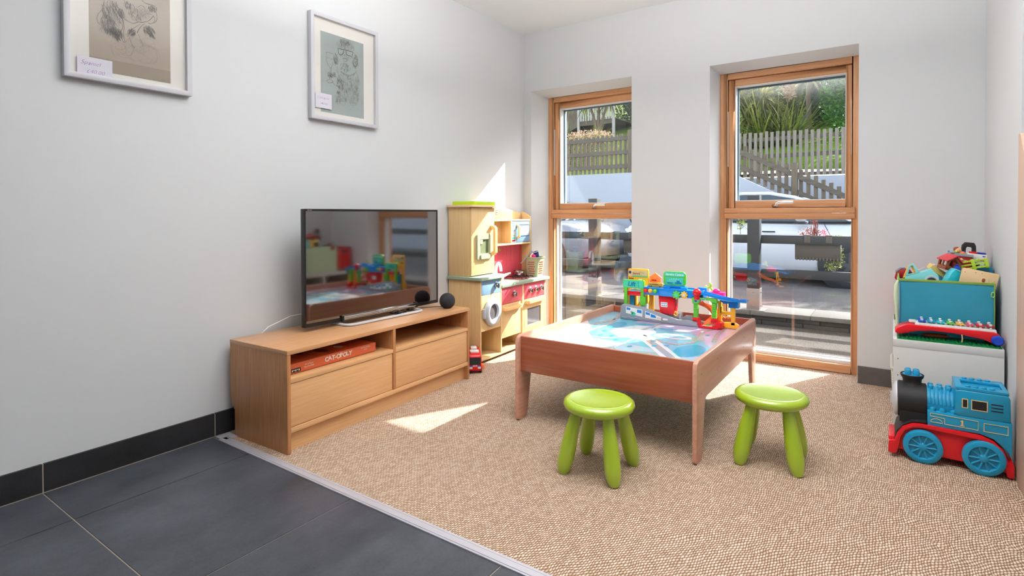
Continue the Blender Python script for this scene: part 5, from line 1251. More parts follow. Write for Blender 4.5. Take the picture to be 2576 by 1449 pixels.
t = thing('storage_tub', 'red plastic tub at the far end of the shelf top behind the blue bin', 'storage tub', (2.90, 4.44, sz + 0.0078), 0)
g = G(); o_ = rrect(2.745, 3.06, 4.350, 4.535, 0.02); i_ = rrect(2.751, 3.054, 4.356, 4.529, 0.016)
g.ring(o_, i_, 'z', sz + 0.0078, 0.712).prism(i_, 'z', sz + 0.008, sz + 0.014)
tb_ = build(g, 'tub_body', 'red', t, True, bev=0.002)
build(G().mat('red_d').ring(rrect(2.738, 3.067, 4.343, 4.542, 0.024), o_, 'z', 0.696, 0.712), 'tub_rim', 'red', tb_, True, bev=0.0015)
build(G().prism(rrect(4.405, 4.485, 0.655, 0.680, 0.012), 'x', 2.7435, 2.7455), 'handle_slot', 'blackm', tb_, True)

def toy(name, label, cat, loc, rot, parts):
    """parts: list of (name, material or None, function(g))"""
    t = bpy.data.objects.new(name, None); C.objects.link(t); t.location = loc; t.rotation_euler = rot; t.empty_display_size = 0.02
    props(t, label, cat)
    for nm, m, fn in parts:
        g = G()
        if m: g.mat(m)
        fn(g); build(g, nm, None if g.mats else m, t, bev=0.0012)
    return t
# turquoise pick-up truck (side faces the room)
toy('toy_pickup_truck', 'turquoise toy pick-up truck at the left front of the blue fabric bin', 'toy truck', (2.755, 4.03, 0.700), (0, 0, 0), [
    ('truck_body', 'cyan_l', lambda g: g.prism([(0.0, 0.0), (0.145, 0.0), (0.140, 0.052), (0.112, 0.086), (0.062, 0.064), (0.0, 0.040)], 'y', -0.025, 0.035)),
    ('cab_frame', 'cyan_l', lambda g: g.ring([(0.002, 0.044), (0.018, 0.102), (0.036, 0.110), (0.064, 0.064)], [(0.014, 0.054), (0.024, 0.096), (0.033, 0.100), (0.050, 0.064)], 'y', -0.026, -0.016)),
    ('amber_seat', 'amber', lambda g: g.ring([(-0.008, 0.03), (0.014, 0.095), (0.032, 0.105), (0.05, 0.05)], [(0.008, 0.045), (0.020, 0.088), (0.028, 0.094), (0.04, 0.052)], 'y', -0.012, 0.03)),
    ('wheel_arch', 'grey_l', lambda g: g.ring(arc(0.112, 0.022, 0.031, 0, 350, 22), arc(0.112, 0.022, 0.021, 0, 350, 22), 'y', -0.030, -0.020)),
    ('wheel', 'blackm', lambda g: g.cyl((0.112, 0, 0.020), 0.020, -0.028, -0.01, 'y', 24).mat('orange_p').cyl((0.112, 0, 0.020), 0.009, -0.030, -0.026, 'y', 16))])
toy('toy_bucket', 'bright turquoise toy scoop bucket in the middle of the blue fabric bin', 'toy bucket', (2.945, 4.05, 0.700), (0, 0.1, 0.3), [
    ('bucket_body', 'cyan', lambda g: g.prism([(-0.035, 0.0), (0.040, 0.0), (0.036, 0.075), (0.002, 0.088), (-0.012, 0.070)], 'y', -0.03, 0.03)),
    ('bucket_lip', 'cyan_l', lambda g: g.prism([(0.002, 0.085), (0.036, 0.072), (0.038, 0.077), (0.004, 0.091)], 'y', -0.033, 0.033))])
toy('battery_toy_base', 'beige plastic toy base with screws at the right of the blue fabric bin', 'toy', (3.040, 3.985, 0.690), (-0.10, 0.20, 0.03), [
    ('casing', 'beige', lambda g: g.prism(rrect(-0.072, 0.068, 0.0, 0.100, 0.007), 'y', -0.012, 0.014)),
    ('battery_cover', 'beige', lambda g: g.prism(rrect(0.004, 0.034, 0.028, 0.072, 0.004), 'y', -0.0145, -0.011).mat('brown').prism(rrect(0.008, 0.022, 0.046, 0.066, 0.006), 'y', -0.0152, -0.0142).mat('blackm').box(0.012, 0.016, -0.0152, -0.0142, 0.034, 0.037)),
    ('screw', 'grey', lambda g: [g.cyl((x, 0, z), 0.0028, -0.0132, -0.0115, 'y', 10) for x, z in ((-0.060, 0.080), (0.004, 0.088), (0.056, 0.060), (-0.02, 0.086))])])
toy('toy_bottle', 'small deep blue toy bottle upright in the blue fabric bin', 'toy bottle', (2.968, 4.12, 0.735), (0, 0.15, 0), [
    ('bottle_body', 'blue_d', lambda g: g.prism(rrect(-0.015, 0.015, -0.015, 0.015, 0.006), 'z', 0, 0.062)), ('bottle_cap', 'blue_d', lambda g: g.cyl((0, 0, 0), 0.007, 0.062, 0.074))])
def fence_toy(g):
    g.box(-0.055, -0.044, -0.01, 0.01, 0, 0.045); g.box(-0.006, 0.008, -0.01, 0.01, 0, 0.052); g.box(0.046, 0.06, -0.01, 0.01, 0, 0.048)
    for z in (0.004, 0.022, 0.040): g.box(-0.055, 0.06, -0.006, 0.006, z, z + 0.008)
    g.box(0.046, 0.06, -0.01, 0.05, 0.0, 0.010); g.box(-0.006, 0.06, 0.03, 0.05, 0.0, 0.010); g.box(0.02, 0.03, -0.006, 0.05, 0.036, 0.048)
toy('toy_lime_crate', 'lime green slatted toy crate tipped on the right of the toy pile', 'toy crate', (3.048, 4.14, 0.782), (0, -0.22, 0.02), [('slatted_side', 'lime', fence_toy)])
toy('toy_blue_car', 'blue toy car body at the far right of the toy pile beside the wall', 'toy car', (3.086, 4.20, 0.745), (0, 0.1, 0), [
    ('car_body', 'train', lambda g: g.prism([(-0.028, 0), (0.036, 0), (0.034, 0.040), (0.020, 0.058), (-0.022, 0.050)], 'y', -0.03, 0.03)), ('wheel', 'blackm', lambda g: g.cyl((0.006, 0, 0.012), 0.018, -0.034, -0.02, 'y', 20))])
def house(g):
    g.mat('brown').ring([(-0.034, 0.0), (0.034, 0.0), (0.034, 0.05), (0.0, 0.078), (-0.034, 0.05)], [(-0.022, 0.020), (0.022, 0.020), (0.022, 0.046), (0.0, 0.062), (-0.022, 0.046)], 'y', -0.032, -0.026)
    g.ring([(-0.034, 0.0), (0.034, 0.0), (0.034, 0.05), (0.0, 0.078), (-0.034, 0.05)], [(-0.022, 0.020), (0.022, 0.020), (0.022, 0.046), (0.0, 0.062), (-0.022, 0.046)], 'y', 0.026, 0.032)
    for x in (-0.034, 0.028): g.box(x, x + 0.006, -0.032, 0.032, 0, 0.018); g.box(x, x + 0.006, -0.032, -0.024, 0, 0.05); g.box(x, x + 0.006, -0.004, 0.004, 0, 0.05); g.box(x, x + 0.006, 0.024, 0.032, 0, 0.05); g.box(x, x + 0.006, -0.032, 0.032, 0.046, 0.052)
    g.box(-0.034, 0.034, -0.032, 0.032, 0, 0.004)
    g.mat('gold').ball((0.0, 0.0, 0.012), 0.018, 0.022, 0.010)
def roof(g):
    for s in (-1, 1): g.prism([(0, 0.084), (s * 0.044, 0.048), (s * 0.042, 0.043), (0, 0.077)], 'y', -0.040, 0.040)
toy('toy_house', 'small red roofed toy house standing open sided on the toy pile', 'toy house', (2.938, 4.13, 0.776), (0.12, 0.22, 0.55), [('house_walls', None, house), ('house_roof', plain('toy_roof_red', (206, 60, 70), 0.4), roof)])
toy('toy_gold_block', 'gold coloured toy block leaning behind the turquoise truck in the toy pile', 'toy block', (2.896, 4.18, 0.765), (0.1, 0.62, 0.2), [('block_body', 'yellow', lambda g: g.prism(rrect(-0.042, 0.042, -0.03, 0.03, 0.006), 'z', -0.012, 0.016)), ('block_button', 'white', lambda g: g.cyl((-0.03, -0.02, 0), 0.007, 0.016, 0.022))])
toy('toy_red_boat', 'red toy rescue boat with a white arm high on the toy pile', 'toy boat', (2.995, 4.24, 0.788), (0, 0.03, 0.0), [
    ('hull', 'red_d', lambda g: g.prism([(-0.03, -0.085), (0.035, -0.085), (0.052, 0.058), (-0.048, 0.062)], 'y', -0.028, 0.03)),
    ('deck_rim', 'grey', lambda g: g.prism([(-0.050, 0.058), (0.054, 0.052), (0.054, 0.066), (-0.052, 0.074)], 'y', -0.032, 0.034)),
    ('white_arm', 'beige', lambda g: g.tube([(-0.034, -0.034, 0.052), (-0.01, -0.036, 0.040), (0.034, -0.034, 0.030)], 0.004, 6).ball((0.004, -0.038, 0.038), 0.008)),
    ('blue_trim', 'blue', lambda g: g.box(-0.05, 0.02, 0.0, 0.02, 0.070, 0.080))])
toy('toy_ambulance', 'white toy ambulance with red and blue roof at the top right of the toy pile', 'toy ambulance', (3.062, 4.25, 0.812), (0, 0.09, 0), [
    ('ambulance_body', 'white', lambda g: g.box(-0.040, 0.040, -0.03, 0.03, 0, 0.045)),
    ('roof_light', None, lambda g: g.mat('red').prism(rrect(-0.032, 0.002, 0.044, 0.054, 0.004), 'y', -0.02, 0.02).mat('blue_d').prism(rrect(0.002, 0.036, 0.044, 0.054, 0.004), 'y', -0.02, 0.02)),
    ('marker_light', None, lambda g: g.mat('blue_d').box(-0.034, -0.028, -0.031, -0.029, 0.032, 0.038).box(0.022, 0.028, -0.031, -0.029, 0.032, 0.038).mat('red').box(-0.028, -0.022, -0.031, -0.029, 0.032, 0.038).box(0.028, 0.034, -0.031, -0.029, 0.032, 0.038)),
    ('stripe', 'red_d', lambda g: g.box(-0.040, 0.040, -0.0308, -0.0295, 0.010, 0.013))])
toy('toy_case_handle', 'black carry handle of a toy case at the very top of the toy pile', 'toy case', (3.036, 4.305, 0.800), (0, 0.04, 0.15), [
    ('carry_handle', 'blackm', lambda g: g.ring([(-0.033, 0.030), (-0.029, 0.098), (-0.016, 0.114), (0.020, 0.112), (0.028, 0.096), (0.033, 0.030)], [(-0.015, 0.030), (-0.014, 0.082), (-0.010, 0.090), (0.012, 0.088), (0.014, 0.080), (0.016, 0.030)], 'y', -0.010, 0.012)),
    ('case_body', 'navy', lambda g: g.box(-0.045, 0.045, -0.02, 0.02, -0.095, 0.034))])
toy('toy_figure', 'small round headed toy figure lying on the red boat in the toy pile', 'toy figure', (2.985, 4.225, 0.862), (0, 0.2, 0.3), [
    ('figure_head', plain('doll_skin', (226, 170, 140), 0.5), lambda g: g.ball((0, 0, 0.012), 0.016)),
    ('figure_hair', 'brown', lambda g: g.ball((-0.003, 0.004, 0.016), 0.0165, 0.0165, 0.014)),
    ('figure_body', 'orange_p', lambda g: g.ball((0.020, -0.006, 0.0), 0.016, 0.012, 0.010).mat('lime').ball((-0.010, -0.014, 0.004), 0.006)),
    ('figure_base', 'grey', lambda g: g.ball((-0.022, -0.004, -0.004), 0.013, 0.012, 0.010))])
toy('toy_red_car', 'red and grey toy car nose down at the back left of the blue fabric bin', 'toy car', (2.758, 4.27, 0.715), (0, -0.62, 0), [
    ('car_body', 'red_d', lambda g: g.prism([(-0.042, 0), (0.044, 0), (0.044, 0.024), (0.016, 0.044), (-0.020, 0.040), (-0.042, 0.020)], 'y', -0.022, 0.022)),
    ('car_canopy', 'grey', lambda g: g.prism([(-0.022, 0.042), (0.016, 0.046), (0.030, 0.036), (0.034, 0.044), (0.014, 0.056), (-0.016, 0.052)], 'y', -0.018, 0.018)),
    ('wheel', 'blackm', lambda g: [g.cyl((x, 0, 0.004), 0.012, -0.026, 0.026, 'y', 16) for x in (-0.026, 0.028)])])
toy('toy_white_tile', 'cream toy panel propped behind the turquoise truck in the bin', 'toy panel', (2.842, 4.20, 0.722), (0.2, -0.5, 0), [('panel', 'grey_l', lambda g: g.box(-0.03, 0.03, -0.006, 0.006, 0, 0.05)), ('panel_dot', 'gold', lambda g: g.cyl((0.01, 0, 0.03), 0.007, -0.0075, -0.006, 'y', 12))])
# filling of the bin so that the pile rests on something
toy('toy_rug', 'folded dark blue cloth under the toys inside the fabric bin', 'cloth', (2.915, 4.13, bz0 + 0.004), (0, 0, 0), [('folded_cloth', 'navy', lambda g: g.prism(rrect(-0.18, 0.18, -0.185, 0.185, 0.03), 'z', 0.0, 0.235))])

# ------------------------------------------------------------------ blue toy engine
EN = thing('toy_engine', 'large blue and red toy steam engine with gold number 1 by the toy shelf', 'toy train', (2.90, 3.51, 0), 0)
yn, yf, yc = 3.412, 3.606, 3.509
def ep(name, m, fn, par=EN, bev=0.0025, smooth=40):
    g = G()
    if m: g.mat(m)
    fn(g); return build(g, name, None if g.mats else m, par, True, bev=bev, smooth=smooth)
fr = [(2.690, 0.020), (2.692, 0.070), (2.712, 0.075), (2.722, 0.110), (2.742, 0.142), (2.775, 0.162), (2.81, 0.166), (2.90, 0.163), (3.00, 0.160), (3.040, 0.146), (3.072, 0.116), (3.090, 0.070), (3.106, 0.062), (3.106, 0.008), (3.085, 0.010), (3.076, 0.055), (3.060, 0.095), (3.035, 0.125), (3.00, 0.140), (2.90, 0.146), (2.81, 0.149), (2.778, 0.145), (2.750, 0.125), (2.735, 0.095), (2.728, 0.05), (2.722, 0.022), (2.705, 0.016)]
for a, b in ((yn - 0.004, yn + 0.016), (yf - 0.016, yf + 0.004)): ep('running_board', 'red', lambda g: g.prism(fr, 'y', a, b), bev=0.002)
ep('chassis', 'red', lambda g: g.prism([(2.72, 0.035), (2.735, 0.10), (2.76, 0.14), (2.81, 0.155), (2.99, 0.15), (3.04, 0.13), (3.075, 0.08), (3.085, 0.03)], 'y', yn + 0.014, yf - 0.014).box(2.692, 2.72, yn + 0.014, yf - 0.014, 0.025, 0.085).box(3.075, 3.104, yn + 0.014, yf - 0.014, 0.02, 0.07), bev=0.002)
for x in (2.812, 3.012):
    for s, y0_, y1_ in ((-1, yn - 0.018, yn + 0.010), (1, yf - 0.010, yf + 0.018)):
        yo = y0_ if s < 0 else y1_; d = 1 if s < 0 else -1
        g = G(); g.mat('train').lathe([(0.045, 0.008 * d), (0.050, 0.0), (0.062, 0.0), (0.069, 0.004 * d), (0.070, 0.010 * d), (0.070, 0.024 * d), (0.045, 0.026 * d)], (x, yo, 0.070), 'y', 56, True)
        wl = build(g, 'wheel', None, EN, True, smooth=50)
        g = G(); g.mat('train_d').lathe([(0.0001, 0.008 * d), (0.048, 0.008 * d), (0.048, 0.020 * d), (0.0001, 0.020 * d)], (x, yo, 0.070), 'y', 40)
        g.mat('train').lathe([(0.0001, 0.0), (0.010, 0.001 * d), (0.017, 0.004 * d), (0.019, 0.009 * d)], (x, yo, 0.070), 'y', 28)
        for k in range(10):
            a = 2 * PI * k / 10; g.tube([(x + 0.014 * math.cos(a), yo + 0.006 * d, 0.07 + 0.014 * math.sin(a)), (x + 0.048 * math.cos(a), yo + 0.006 * d, 0.07 + 0.048 * math.sin(a))], 0.0040, 6)
        build(g, 'wheel_spokes', None, wl, True, smooth=50)
ep('front_splasher', 'blackm', lambda g: g.prism([(2.712, 0.078), (2.720, 0.118), (2.742, 0.150), (2.775, 0.172), (2.826, 0.180), (2.826, 0.168), (2.80, 0.168), (2.775, 0.164), (2.742, 0.144), (2.724, 0.112), (2.716, 0.078)], 'y', yn + 0.002, yf - 0.002), bev=0.001)
bo = ep('smokebox', 'blackm', lambda g: g.lathe([(0.072, 2.722), (0.078, 2.726), (0.078, 2.826), (0.072, 2.828)], (0, yc, 0.238), 'x', 56).box(2.730, 2.826, yc - 0.07, yc + 0.07, 0.155, 0.205), bev=0.0)
ep('smokebox_door', 'grey_l', lambda g: g.lathe([(0.0001, 2.700), (0.040, 2.703), (0.066, 2.710), (0.074, 2.717), (0.074, 2.724), (0.0001, 2.724)], (0, yc, 0.236), 'x', 48).box(2.696, 2.702, yc - 0.005, yc + 0.005, 0.21, 0.262), bo, 0.0)
ep('funnel', 'blackm', lambda g: g.lathe([(0.046, 0.296), (0.038, 0.310), (0.034, 0.322), (0.036, 0.334), (0.042, 0.342), (0.044, 0.352), (0.041, 0.354), (0.039, 0.347), (0.0001, 0.345)], (2.776, yc, 0), 'z', 40), bo, 0.0)
def stud(g, x, y, z, r=0.0105, h=0.014): g.lathe([(r, 0), (r, h * 0.7), (r * 0.75, h), (0.0001, h)], (x, y, z), 'z', 16)
ep('funnel_studs', 'train', lambda g: [g.cyl((2.776, yc, 0), 0.036, 0.345, 0.352, 'z', 32)] + [stud(g, 2.776 + a, yc + b, 0.352, 0.0125, 0.022) for a in (-0.015, 0.015) for b in (-0.015, 0.015)], bo, 0.0)
ep('boiler', 'train', lambda g: [g.lathe([(0.070, 2.828), (0.070, 2.925)], (0, yc, 0.240), 'x', 40)] + [g.tube([(2.838 + k * 0.013, yc - 0.0715 * math.cos(math.radians(a)), 0.240 + 0.0715 * math.sin(math.radians(a))) for a in range(10, 175, 15)], 0.0035, 6) for k in range(7)] + [stud(g, 2.842 + k * 0.031, yc + s * 0.018, 0.306) for k in range(3) for s in (-1, 1)], bev=0)
tk = ep('side_tank', 'train', lambda g: g.prism([(2.828, 0.162), (2.828, 0.226), (3.100, 0.226), (3.100, 0.085), (3.092, 0.10), (3.074, 0.122), (3.044, 0.150), (3.00, 0.163)], 'y', yn + 0.004, yf - 0.004), bev=0.003)
for k in range(3):
    for y_ in (yn + 0.018, yf - 0.018): ep('tank_stud', 'train', lambda g: stud(g, 2.846 + k * 0.034, y_, 0.226), tk, 0.0)
def lining(g):
    y = yn + 0.0035
    def fr_(x0, x1, z0, z1, w=0.0022): g.ring([(x0, z0), (x1, z0), (x1, z1), (x0, z1)], [(x0 + w, z0 + w), (x1 - w, z0 + w), (x1 - w, z1 - w), (x0 + w, z1 - w)], 'y', y - 0.0012, y + 0.0005)
    g.mat('tan')
    for pl in ([(2.838, 0.206), (2.838, 0.218), (2.995, 0.214), (2.995, 0.178), (2.886, 0.180), (2.886, 0.203), (2.838, 0.206)],):
        for a, b in zip(pl[:-1], pl[1:]): g.tube([(a[0], y - 0.0006, a[1]), (b[0], y - 0.0006, b[1])], 0.0011, 4)
    for pl in (arc(2.859, 0.181, 0.020, 0, 180, 12, 0.016),): g.tube([(p[0], y - 0.0006, p[1]) for p in pl], 0.0011, 4, True)
    fr_(3.012, 3.088, 0.176, 0.211)
    one = [(-0.0065, 0), (0.0065, 0), (0.0065, 0.003), (0.0028, 0.003), (0.0028, 0.024), (0.0, 0.024), (-0.0062, 0.0205), (-0.0062, 0.018), (-0.0026, 0.018), (-0.0026, 0.003), (-0.0065, 0.003)]
    g.prism([(2.944 + a, 0.184 + b) for a, b in one], 'y', y - 0.0014, y + 0.0005)
ep('gold_lining', None, lining, tk, 0, 0)
cbx = ep('cab', 'train', lambda g: g.prism([(2.928, 0.226), (2.918, 0.232), (2.922, 0.325), (2.930, 0.334), (3.085, 0.334), (3.094, 0.322), (3.096, 0.226)], 'y', yn + 0.004, yf - 0.004), bev=0.004)
ep('cab_roof', 'train', lambda g: [g.ring([(2.922, yn + 0.006), (3.090, yn + 0.006), (3.090, yf - 0.006), (2.922, yf - 0.006)], [(2.945, yn + 0.05), (3.075, yn + 0.05), (3.075, yf - 0.05), (2.945, yf - 0.05)], 'z', 0.334, 0.346)] + [stud(g, 2.962 + k * 0.026, y, 0.345, 0.009, 0.008) for k in range(4) for y in (yn + 0.028, yf - 0.028)], cbx, 0.003)
def cabwin(g):
    y = yn + 0.0035
    for (x0, x1, z0, z1) in ((2.942, 2.962, 0.262, 0.300), (2.972, 3.024, 0.258, 0.300)):
        g.mat('tan').ring([(x0, z0), (x1, z0), (x1, z1), (x0, z1)], [(x0 + 0.003, z0 + 0.003), (x1 - 0.003, z0 + 0.003), (x1 - 0.003, z1 - 0.003), (x0 + 0.003, z1 - 0.003)], 'y', y - 0.0012, y + 0.0005)
        g.mat('blackm').box(x0 + 0.003, x1 - 0.003, y - 0.0008, y + 0.0005, z0 + 0.003, z1 - 0.003)
    for k in range(3): g.prism(rrect(3.034, 3.072, 0.264 + k * 0.013, 0.268 + k * 0.013, 0.0018), 'y', y - 0.001, y + 0.0005)
ep('cab_window', None, cabwin, cbx, 0, 0)

# ------------------------------------------------------------------ sling book rack at the right edge
RK = thing('book_rack', 'pinkish wood childrens book rack at the right edge beside the toy engine', 'book rack', (3.30, 3.2, 0), 0)
rp = [(3.435, 0.0), (3.435, 1.385), (3.398, 1.385), (3.225, 1.205), (3.05, 0.75), (2.95, 0.30), (2.95, 0.0)]
M['rack'] = wood('rack_wood', (216, 186, 164), (198, 164, 142), 'z', 0.8, 0.45, rings=0.3)
for a, b in ((3.112, 3.130), (3.74, 3.758)): build(G().prism(rp, 'x', a, b), 'side_panel', 'rack', RK, True, bev=0.002)
wb(RK, 'back_rail', 'rack', (3.130, 3.74, 3.415, 3.433, 1.2, 1.36), (3.130, 3.74, 3.415, 3.433, 0.1, 0.2))
for k in range(4): wb(RK, 'ledge', 'rack', (3.130, 3.74, 3.02 + 0.09 * k, 3.20 + 0.07 * k, 0.2 + 0.28 * k, 0.215 + 0.28 * k))
t = thing('picture_book', 'dark blue picture book in the top of the book rack', 'book', (3.3, 3.39, 1.1), 0)
build(G().box(3.142, 3.40, 3.372, 3.392, 1.07, 1.395), 'book_cover', 'blue_d', t, True, bev=0.002)

# ------------------------------------------------------------------ outdoors
build(G().box(-9, 9, YG, 6.56, -0.3, -0.060), 'path', 'path', kind='structure')
build(G().box(-12, 18, 6.80, 11.55, -0.3, 0.0), 'driveway', 'tarmac', kind='structure')
WK = thing('kerb_wall', 'low dark stone wall with pale coping across the drive outside both windows', 'garden wall', (1.0, 6.7, -0.06), 0)
g = G(); g.mat('stone'); rnd = random.Random(2)
for r_ in range(2):
    x = -6 - rnd.random() * 0.2
    while x < 6:
        w_ = rnd.uniform(0.16, 0.42); g.box(x + 0.003, x + w_ - 0.003, 6.545 + rnd.uniform(0, 0.008), 6.75, -0.06 + r_ * 0.046, -0.06 + r_ * 0.046 + 0.043); x += w_
g.mat('blackm').box(-6, 6, 6.56, 6.76, -0.06, 0.03)
build(g, 'stone_course', None, WK, True, bev=0.004)
g = G(); x = -6.2
while x < 6.2: g.box(x + 0.002, x + 0.548, 6.515, 6.96, 0.031, 0.075); x += 0.55
build(g, 'coping', 'coping', WK, True, bev=0.004)
PF = thing('post_and_rail_fence', 'dark painted timber fence on the stone wall outside the windows', 'fence', (1.0, 6.62, 0.075), 0)
for xp_ in (-4.0, -2.19, -0.365, 1.463, 3.30, 5.1):
    po = build(G().box(xp_, xp_ + 0.116, 6.56, 6.676, 0.30, 1.262), 'fence_post', 'dtimber', PF, True, bev=0.003)
    g = G(); g.box(xp_ - 0.004, xp_ + 0.120, 6.556, 6.680, 0.078, 0.30).box(xp_ - 0.05, xp_ + 0.17, 6.53, 6.72, 0.075, 0.082)
    for z in (0.12, 0.26): g.cyl((xp_ + 0.06, 6.556, z), 0.007, -0.006, 0, 'y', 8); g.tube([(xp_ + 0.120, 6.60, z), (xp_ + 0.145, 6.60, z)], 0.004, 6)
    build(g, 'post_shoe', 'galv', po, True, bev=0.001)
for z0, z1 in ((0.762, 0.850), (0.412, 0.500)):
    build(G().box(-6, 6, 6.677, 6.72, z0, z1), 'fence_rail', 'dtimber', PF, True, bev=0.003)

def leaves(g, c, r, n, size, rnd, shape=1.0, flat=0.0):
    for i in range(n):
        while True:
            p = Vector((rnd.uniform(-1, 1), rnd.uniform(-1, 1), rnd.uniform(-1, 1)))
            if 0.25 < p.length < 1: break
        p = Vector((c[0] + p.x * r[0], c[1] + p.y * r[1], c[2] + p.z * r[2]))
        a = Vector((rnd.gauss(0, 1), rnd.gauss(0, 1), rnd.gauss(0, 0.7))).normalized(); b = a.cross(Vector((rnd.gauss(0, 1), rnd.gauss(0, 1), rnd.gauss(0, 1)))).normalized()
        s = size * rnd.uniform(0.6, 1.3)
        m_ = p + a * s * 0.5 + a.cross(b) * s * 0.12
        g.add([tuple(p), tuple(m_ + b * s * 0.25), tuple(p + a * s * shape), tuple(m_ - b * s * 0.25)], [(0, 1, 2, 3)])
def blades(g, base, n, ln, w, rnd, spread=1.0, droop=0.6, up=0.2):
    for i in range(n):
        az = rnd.uniform(0, 2 * PI); el = rnd.uniform(up, 1.45); l = ln * rnd.uniform(0.6, 1.1)
        d = Vector((math.cos(az) * math.cos(el) * spread, math.sin(az) * math.cos(el) * spread, math.sin(el)))
        q = Vector((-math.sin(az), math.cos(az), 0)); vs = []
        p = Vector(base) + Vector((rnd.gauss(0, 0.04), rnd.gauss(0, 0.04), 0)) * ln
        N = 6; dr = droop * rnd.uniform(0.4, 1.3)
        for k in range(N + 1):
            f_ = k / N; ww = w * (1 - f_ ** 2.2) * (0.6 + 0.8 * min(f_ * 3, 1) * 0.5) + 0.001
            vs += [tuple(p + q * ww), tuple(p - q * ww)]
            p = p + d * (l / N); d = (d + Vector((0, 0, -dr * (l / N) / ln * (0.4 + 1.6 * f_)))).normalized()
        g.add(vs, [(2 * k, 2 * k + 1, 2 * k + 3, 2 * k + 2) for k in range(N)])
def planter(lab, plab, x0, x1, seed, kinds):
    rnd = random.Random(seed)
    t = thing('rail_planter', lab, 'planter', ((x0 + x1) / 2, 6.79, 0.60), 0, 'planters hung on the dark fence rail')
    g = G(); g.prism([(6.735, 0.625), (6.75, 0.605), (6.87, 0.605), (6.885, 0.625), (6.895, 0.80), (6.725, 0.80)], 'x', x0, x1)
    for i in range(int((x1 - x0) / 0.03)): g.box(x0 + 0.008 + i * 0.03, x0 + 0.024 + i * 0.03, 6.731, 6.75, 0.600, 0.625)
    g.box(x0 - 0.008, x1 + 0.008, 6.722, 6.90, 0.79, 0.805)
    build(g, 'trough', 'planter', t, True, bev=0.003)
    for x in (x0 + 0.09, x1 - 0.12):
        build(G().box(x, x + 0.055, 6.668, 6.676, 0.785 - 0.005, 0.856).box(x, x + 0.055, 6.668, 6.73, 0.850, 0.857).box(x + 0.024, x + 0.031, 6.664, 6.669, 0.81, 0.85), 'bracket', 'planter', t, True, bev=0.002)
    pt = thing('trough_plants', plab, 'plant', ((x0 + x1) / 2, 6.81, 0.80), 0)
    for (nm, m, cx, n, r, zc, sz_) in kinds:
        g = G(); leaves(g, (x0 + (x1 - x0) * cx, 6.81, zc), r, n, sz_, rnd)
        if nm == 'stems':
            for k in range(14):
                xx = x0 + (x1 - x0) * cx + rnd.uniform(-r[0], r[0]); g.tube([(xx, 6.81, 0.80), (xx + rnd.uniform(-.03, .03), 6.80, zc + r[2] * rnd.uniform(-0.2, 0.9))], 0.0025, 4)
        build(g, nm, m, pt, True, smooth=0, merge=False)
planter('dark plastic trough planter on the fence rail outside the right window', 'rust coloured stems and pink flowers in the trough outside the right window', 1.885, 2.285, 4,
        [('stems', 'lf_rust', 0.32, 170, (0.11, 0.05, 0.09), 0.86, 0.022), ('stems', 'lf_rust', 0.42, 50, (0.03, 0.03, 0.14), 0.90, 0.02), ('flowers', 'lf_pink', 0.62, 60, (0.03, 0.03, 0.045), 0.88, 0.022), ('leaves', 'lf_mix', 0.85, 160, (0.10, 0.05, 0.025), 0.835, 0.02), ('trailing_leaves', 'lf_mix', 0.96, 200, (0.05, 0.05, 0.13), 0.66, 0.026), ('trailing_leaves', 'lf_mix', 0.80, 150, (0.07, 0.04, 0.06), 0.56, 0.026)])
planter('dark plastic trough planter on the fence rail outside the left window', 'pink and yellow flowers in the trough outside the left window', 0.02, 0.42, 6,
        [('stems', 'lf_rust', 0.3, 60, (0.08, 0.04, 0.05), 0.84, 0.02), ('flowers', 'lf_pink', 0.35, 70, (0.06, 0.03, 0.05), 0.88, 0.022), ('leaves', 'lf_mix', 0.25, 160, (0.12, 0.05, 0.03), 0.83, 0.022)])
pt = thing('trailing_plant', 'yellowish trailing plant hanging at the top left of the lower right window view', 'plant', (1.32, 6.9, 0.8), 0)
g = G(); leaves(g, (1.33, 6.90, 0.99), (0.05, 0.04, 0.10), 160, 0.026, random.Random(9)); leaves(g, (1.38, 6.90, 1.02), (0.10, 0.04, 0.03), 60, 0.022, random.Random(10))
g.tube([(1.33, 6.88, 0.80), (1.32, 6.9, 0.95), (1.36, 6.9, 1.05)], 0.003, 5); g.tube([(1.33, 6.90, 0.96), (1.40, 6.90, 0.90), (1.47, 6.9, 0.91)], 0.002, 4)
build(g, 'trailing_leaves', 'lf_mix', pt, True, smooth=0, merge=False)
t = thing('garden_spade', 'garden spade handle upright behind the fence outside the left window', 'spade', (0.02, 7.05, 0.0), 0)
g = G(); g.tube([(0.02, 7.05, 0.0), (0.02, 7.05, 0.93), (-0.02, 7.05, 1.0), (-0.03, 7.05, 1.07)], 0.013, 8).tube([(0.02, 7.05, 0.93), (0.055, 7.05, 1.0), (0.05, 7.05, 1.07), (-0.03, 7.05, 1.07)], 0.013, 8)
build(g, 'spade_handle', 'dtimber', t, True)
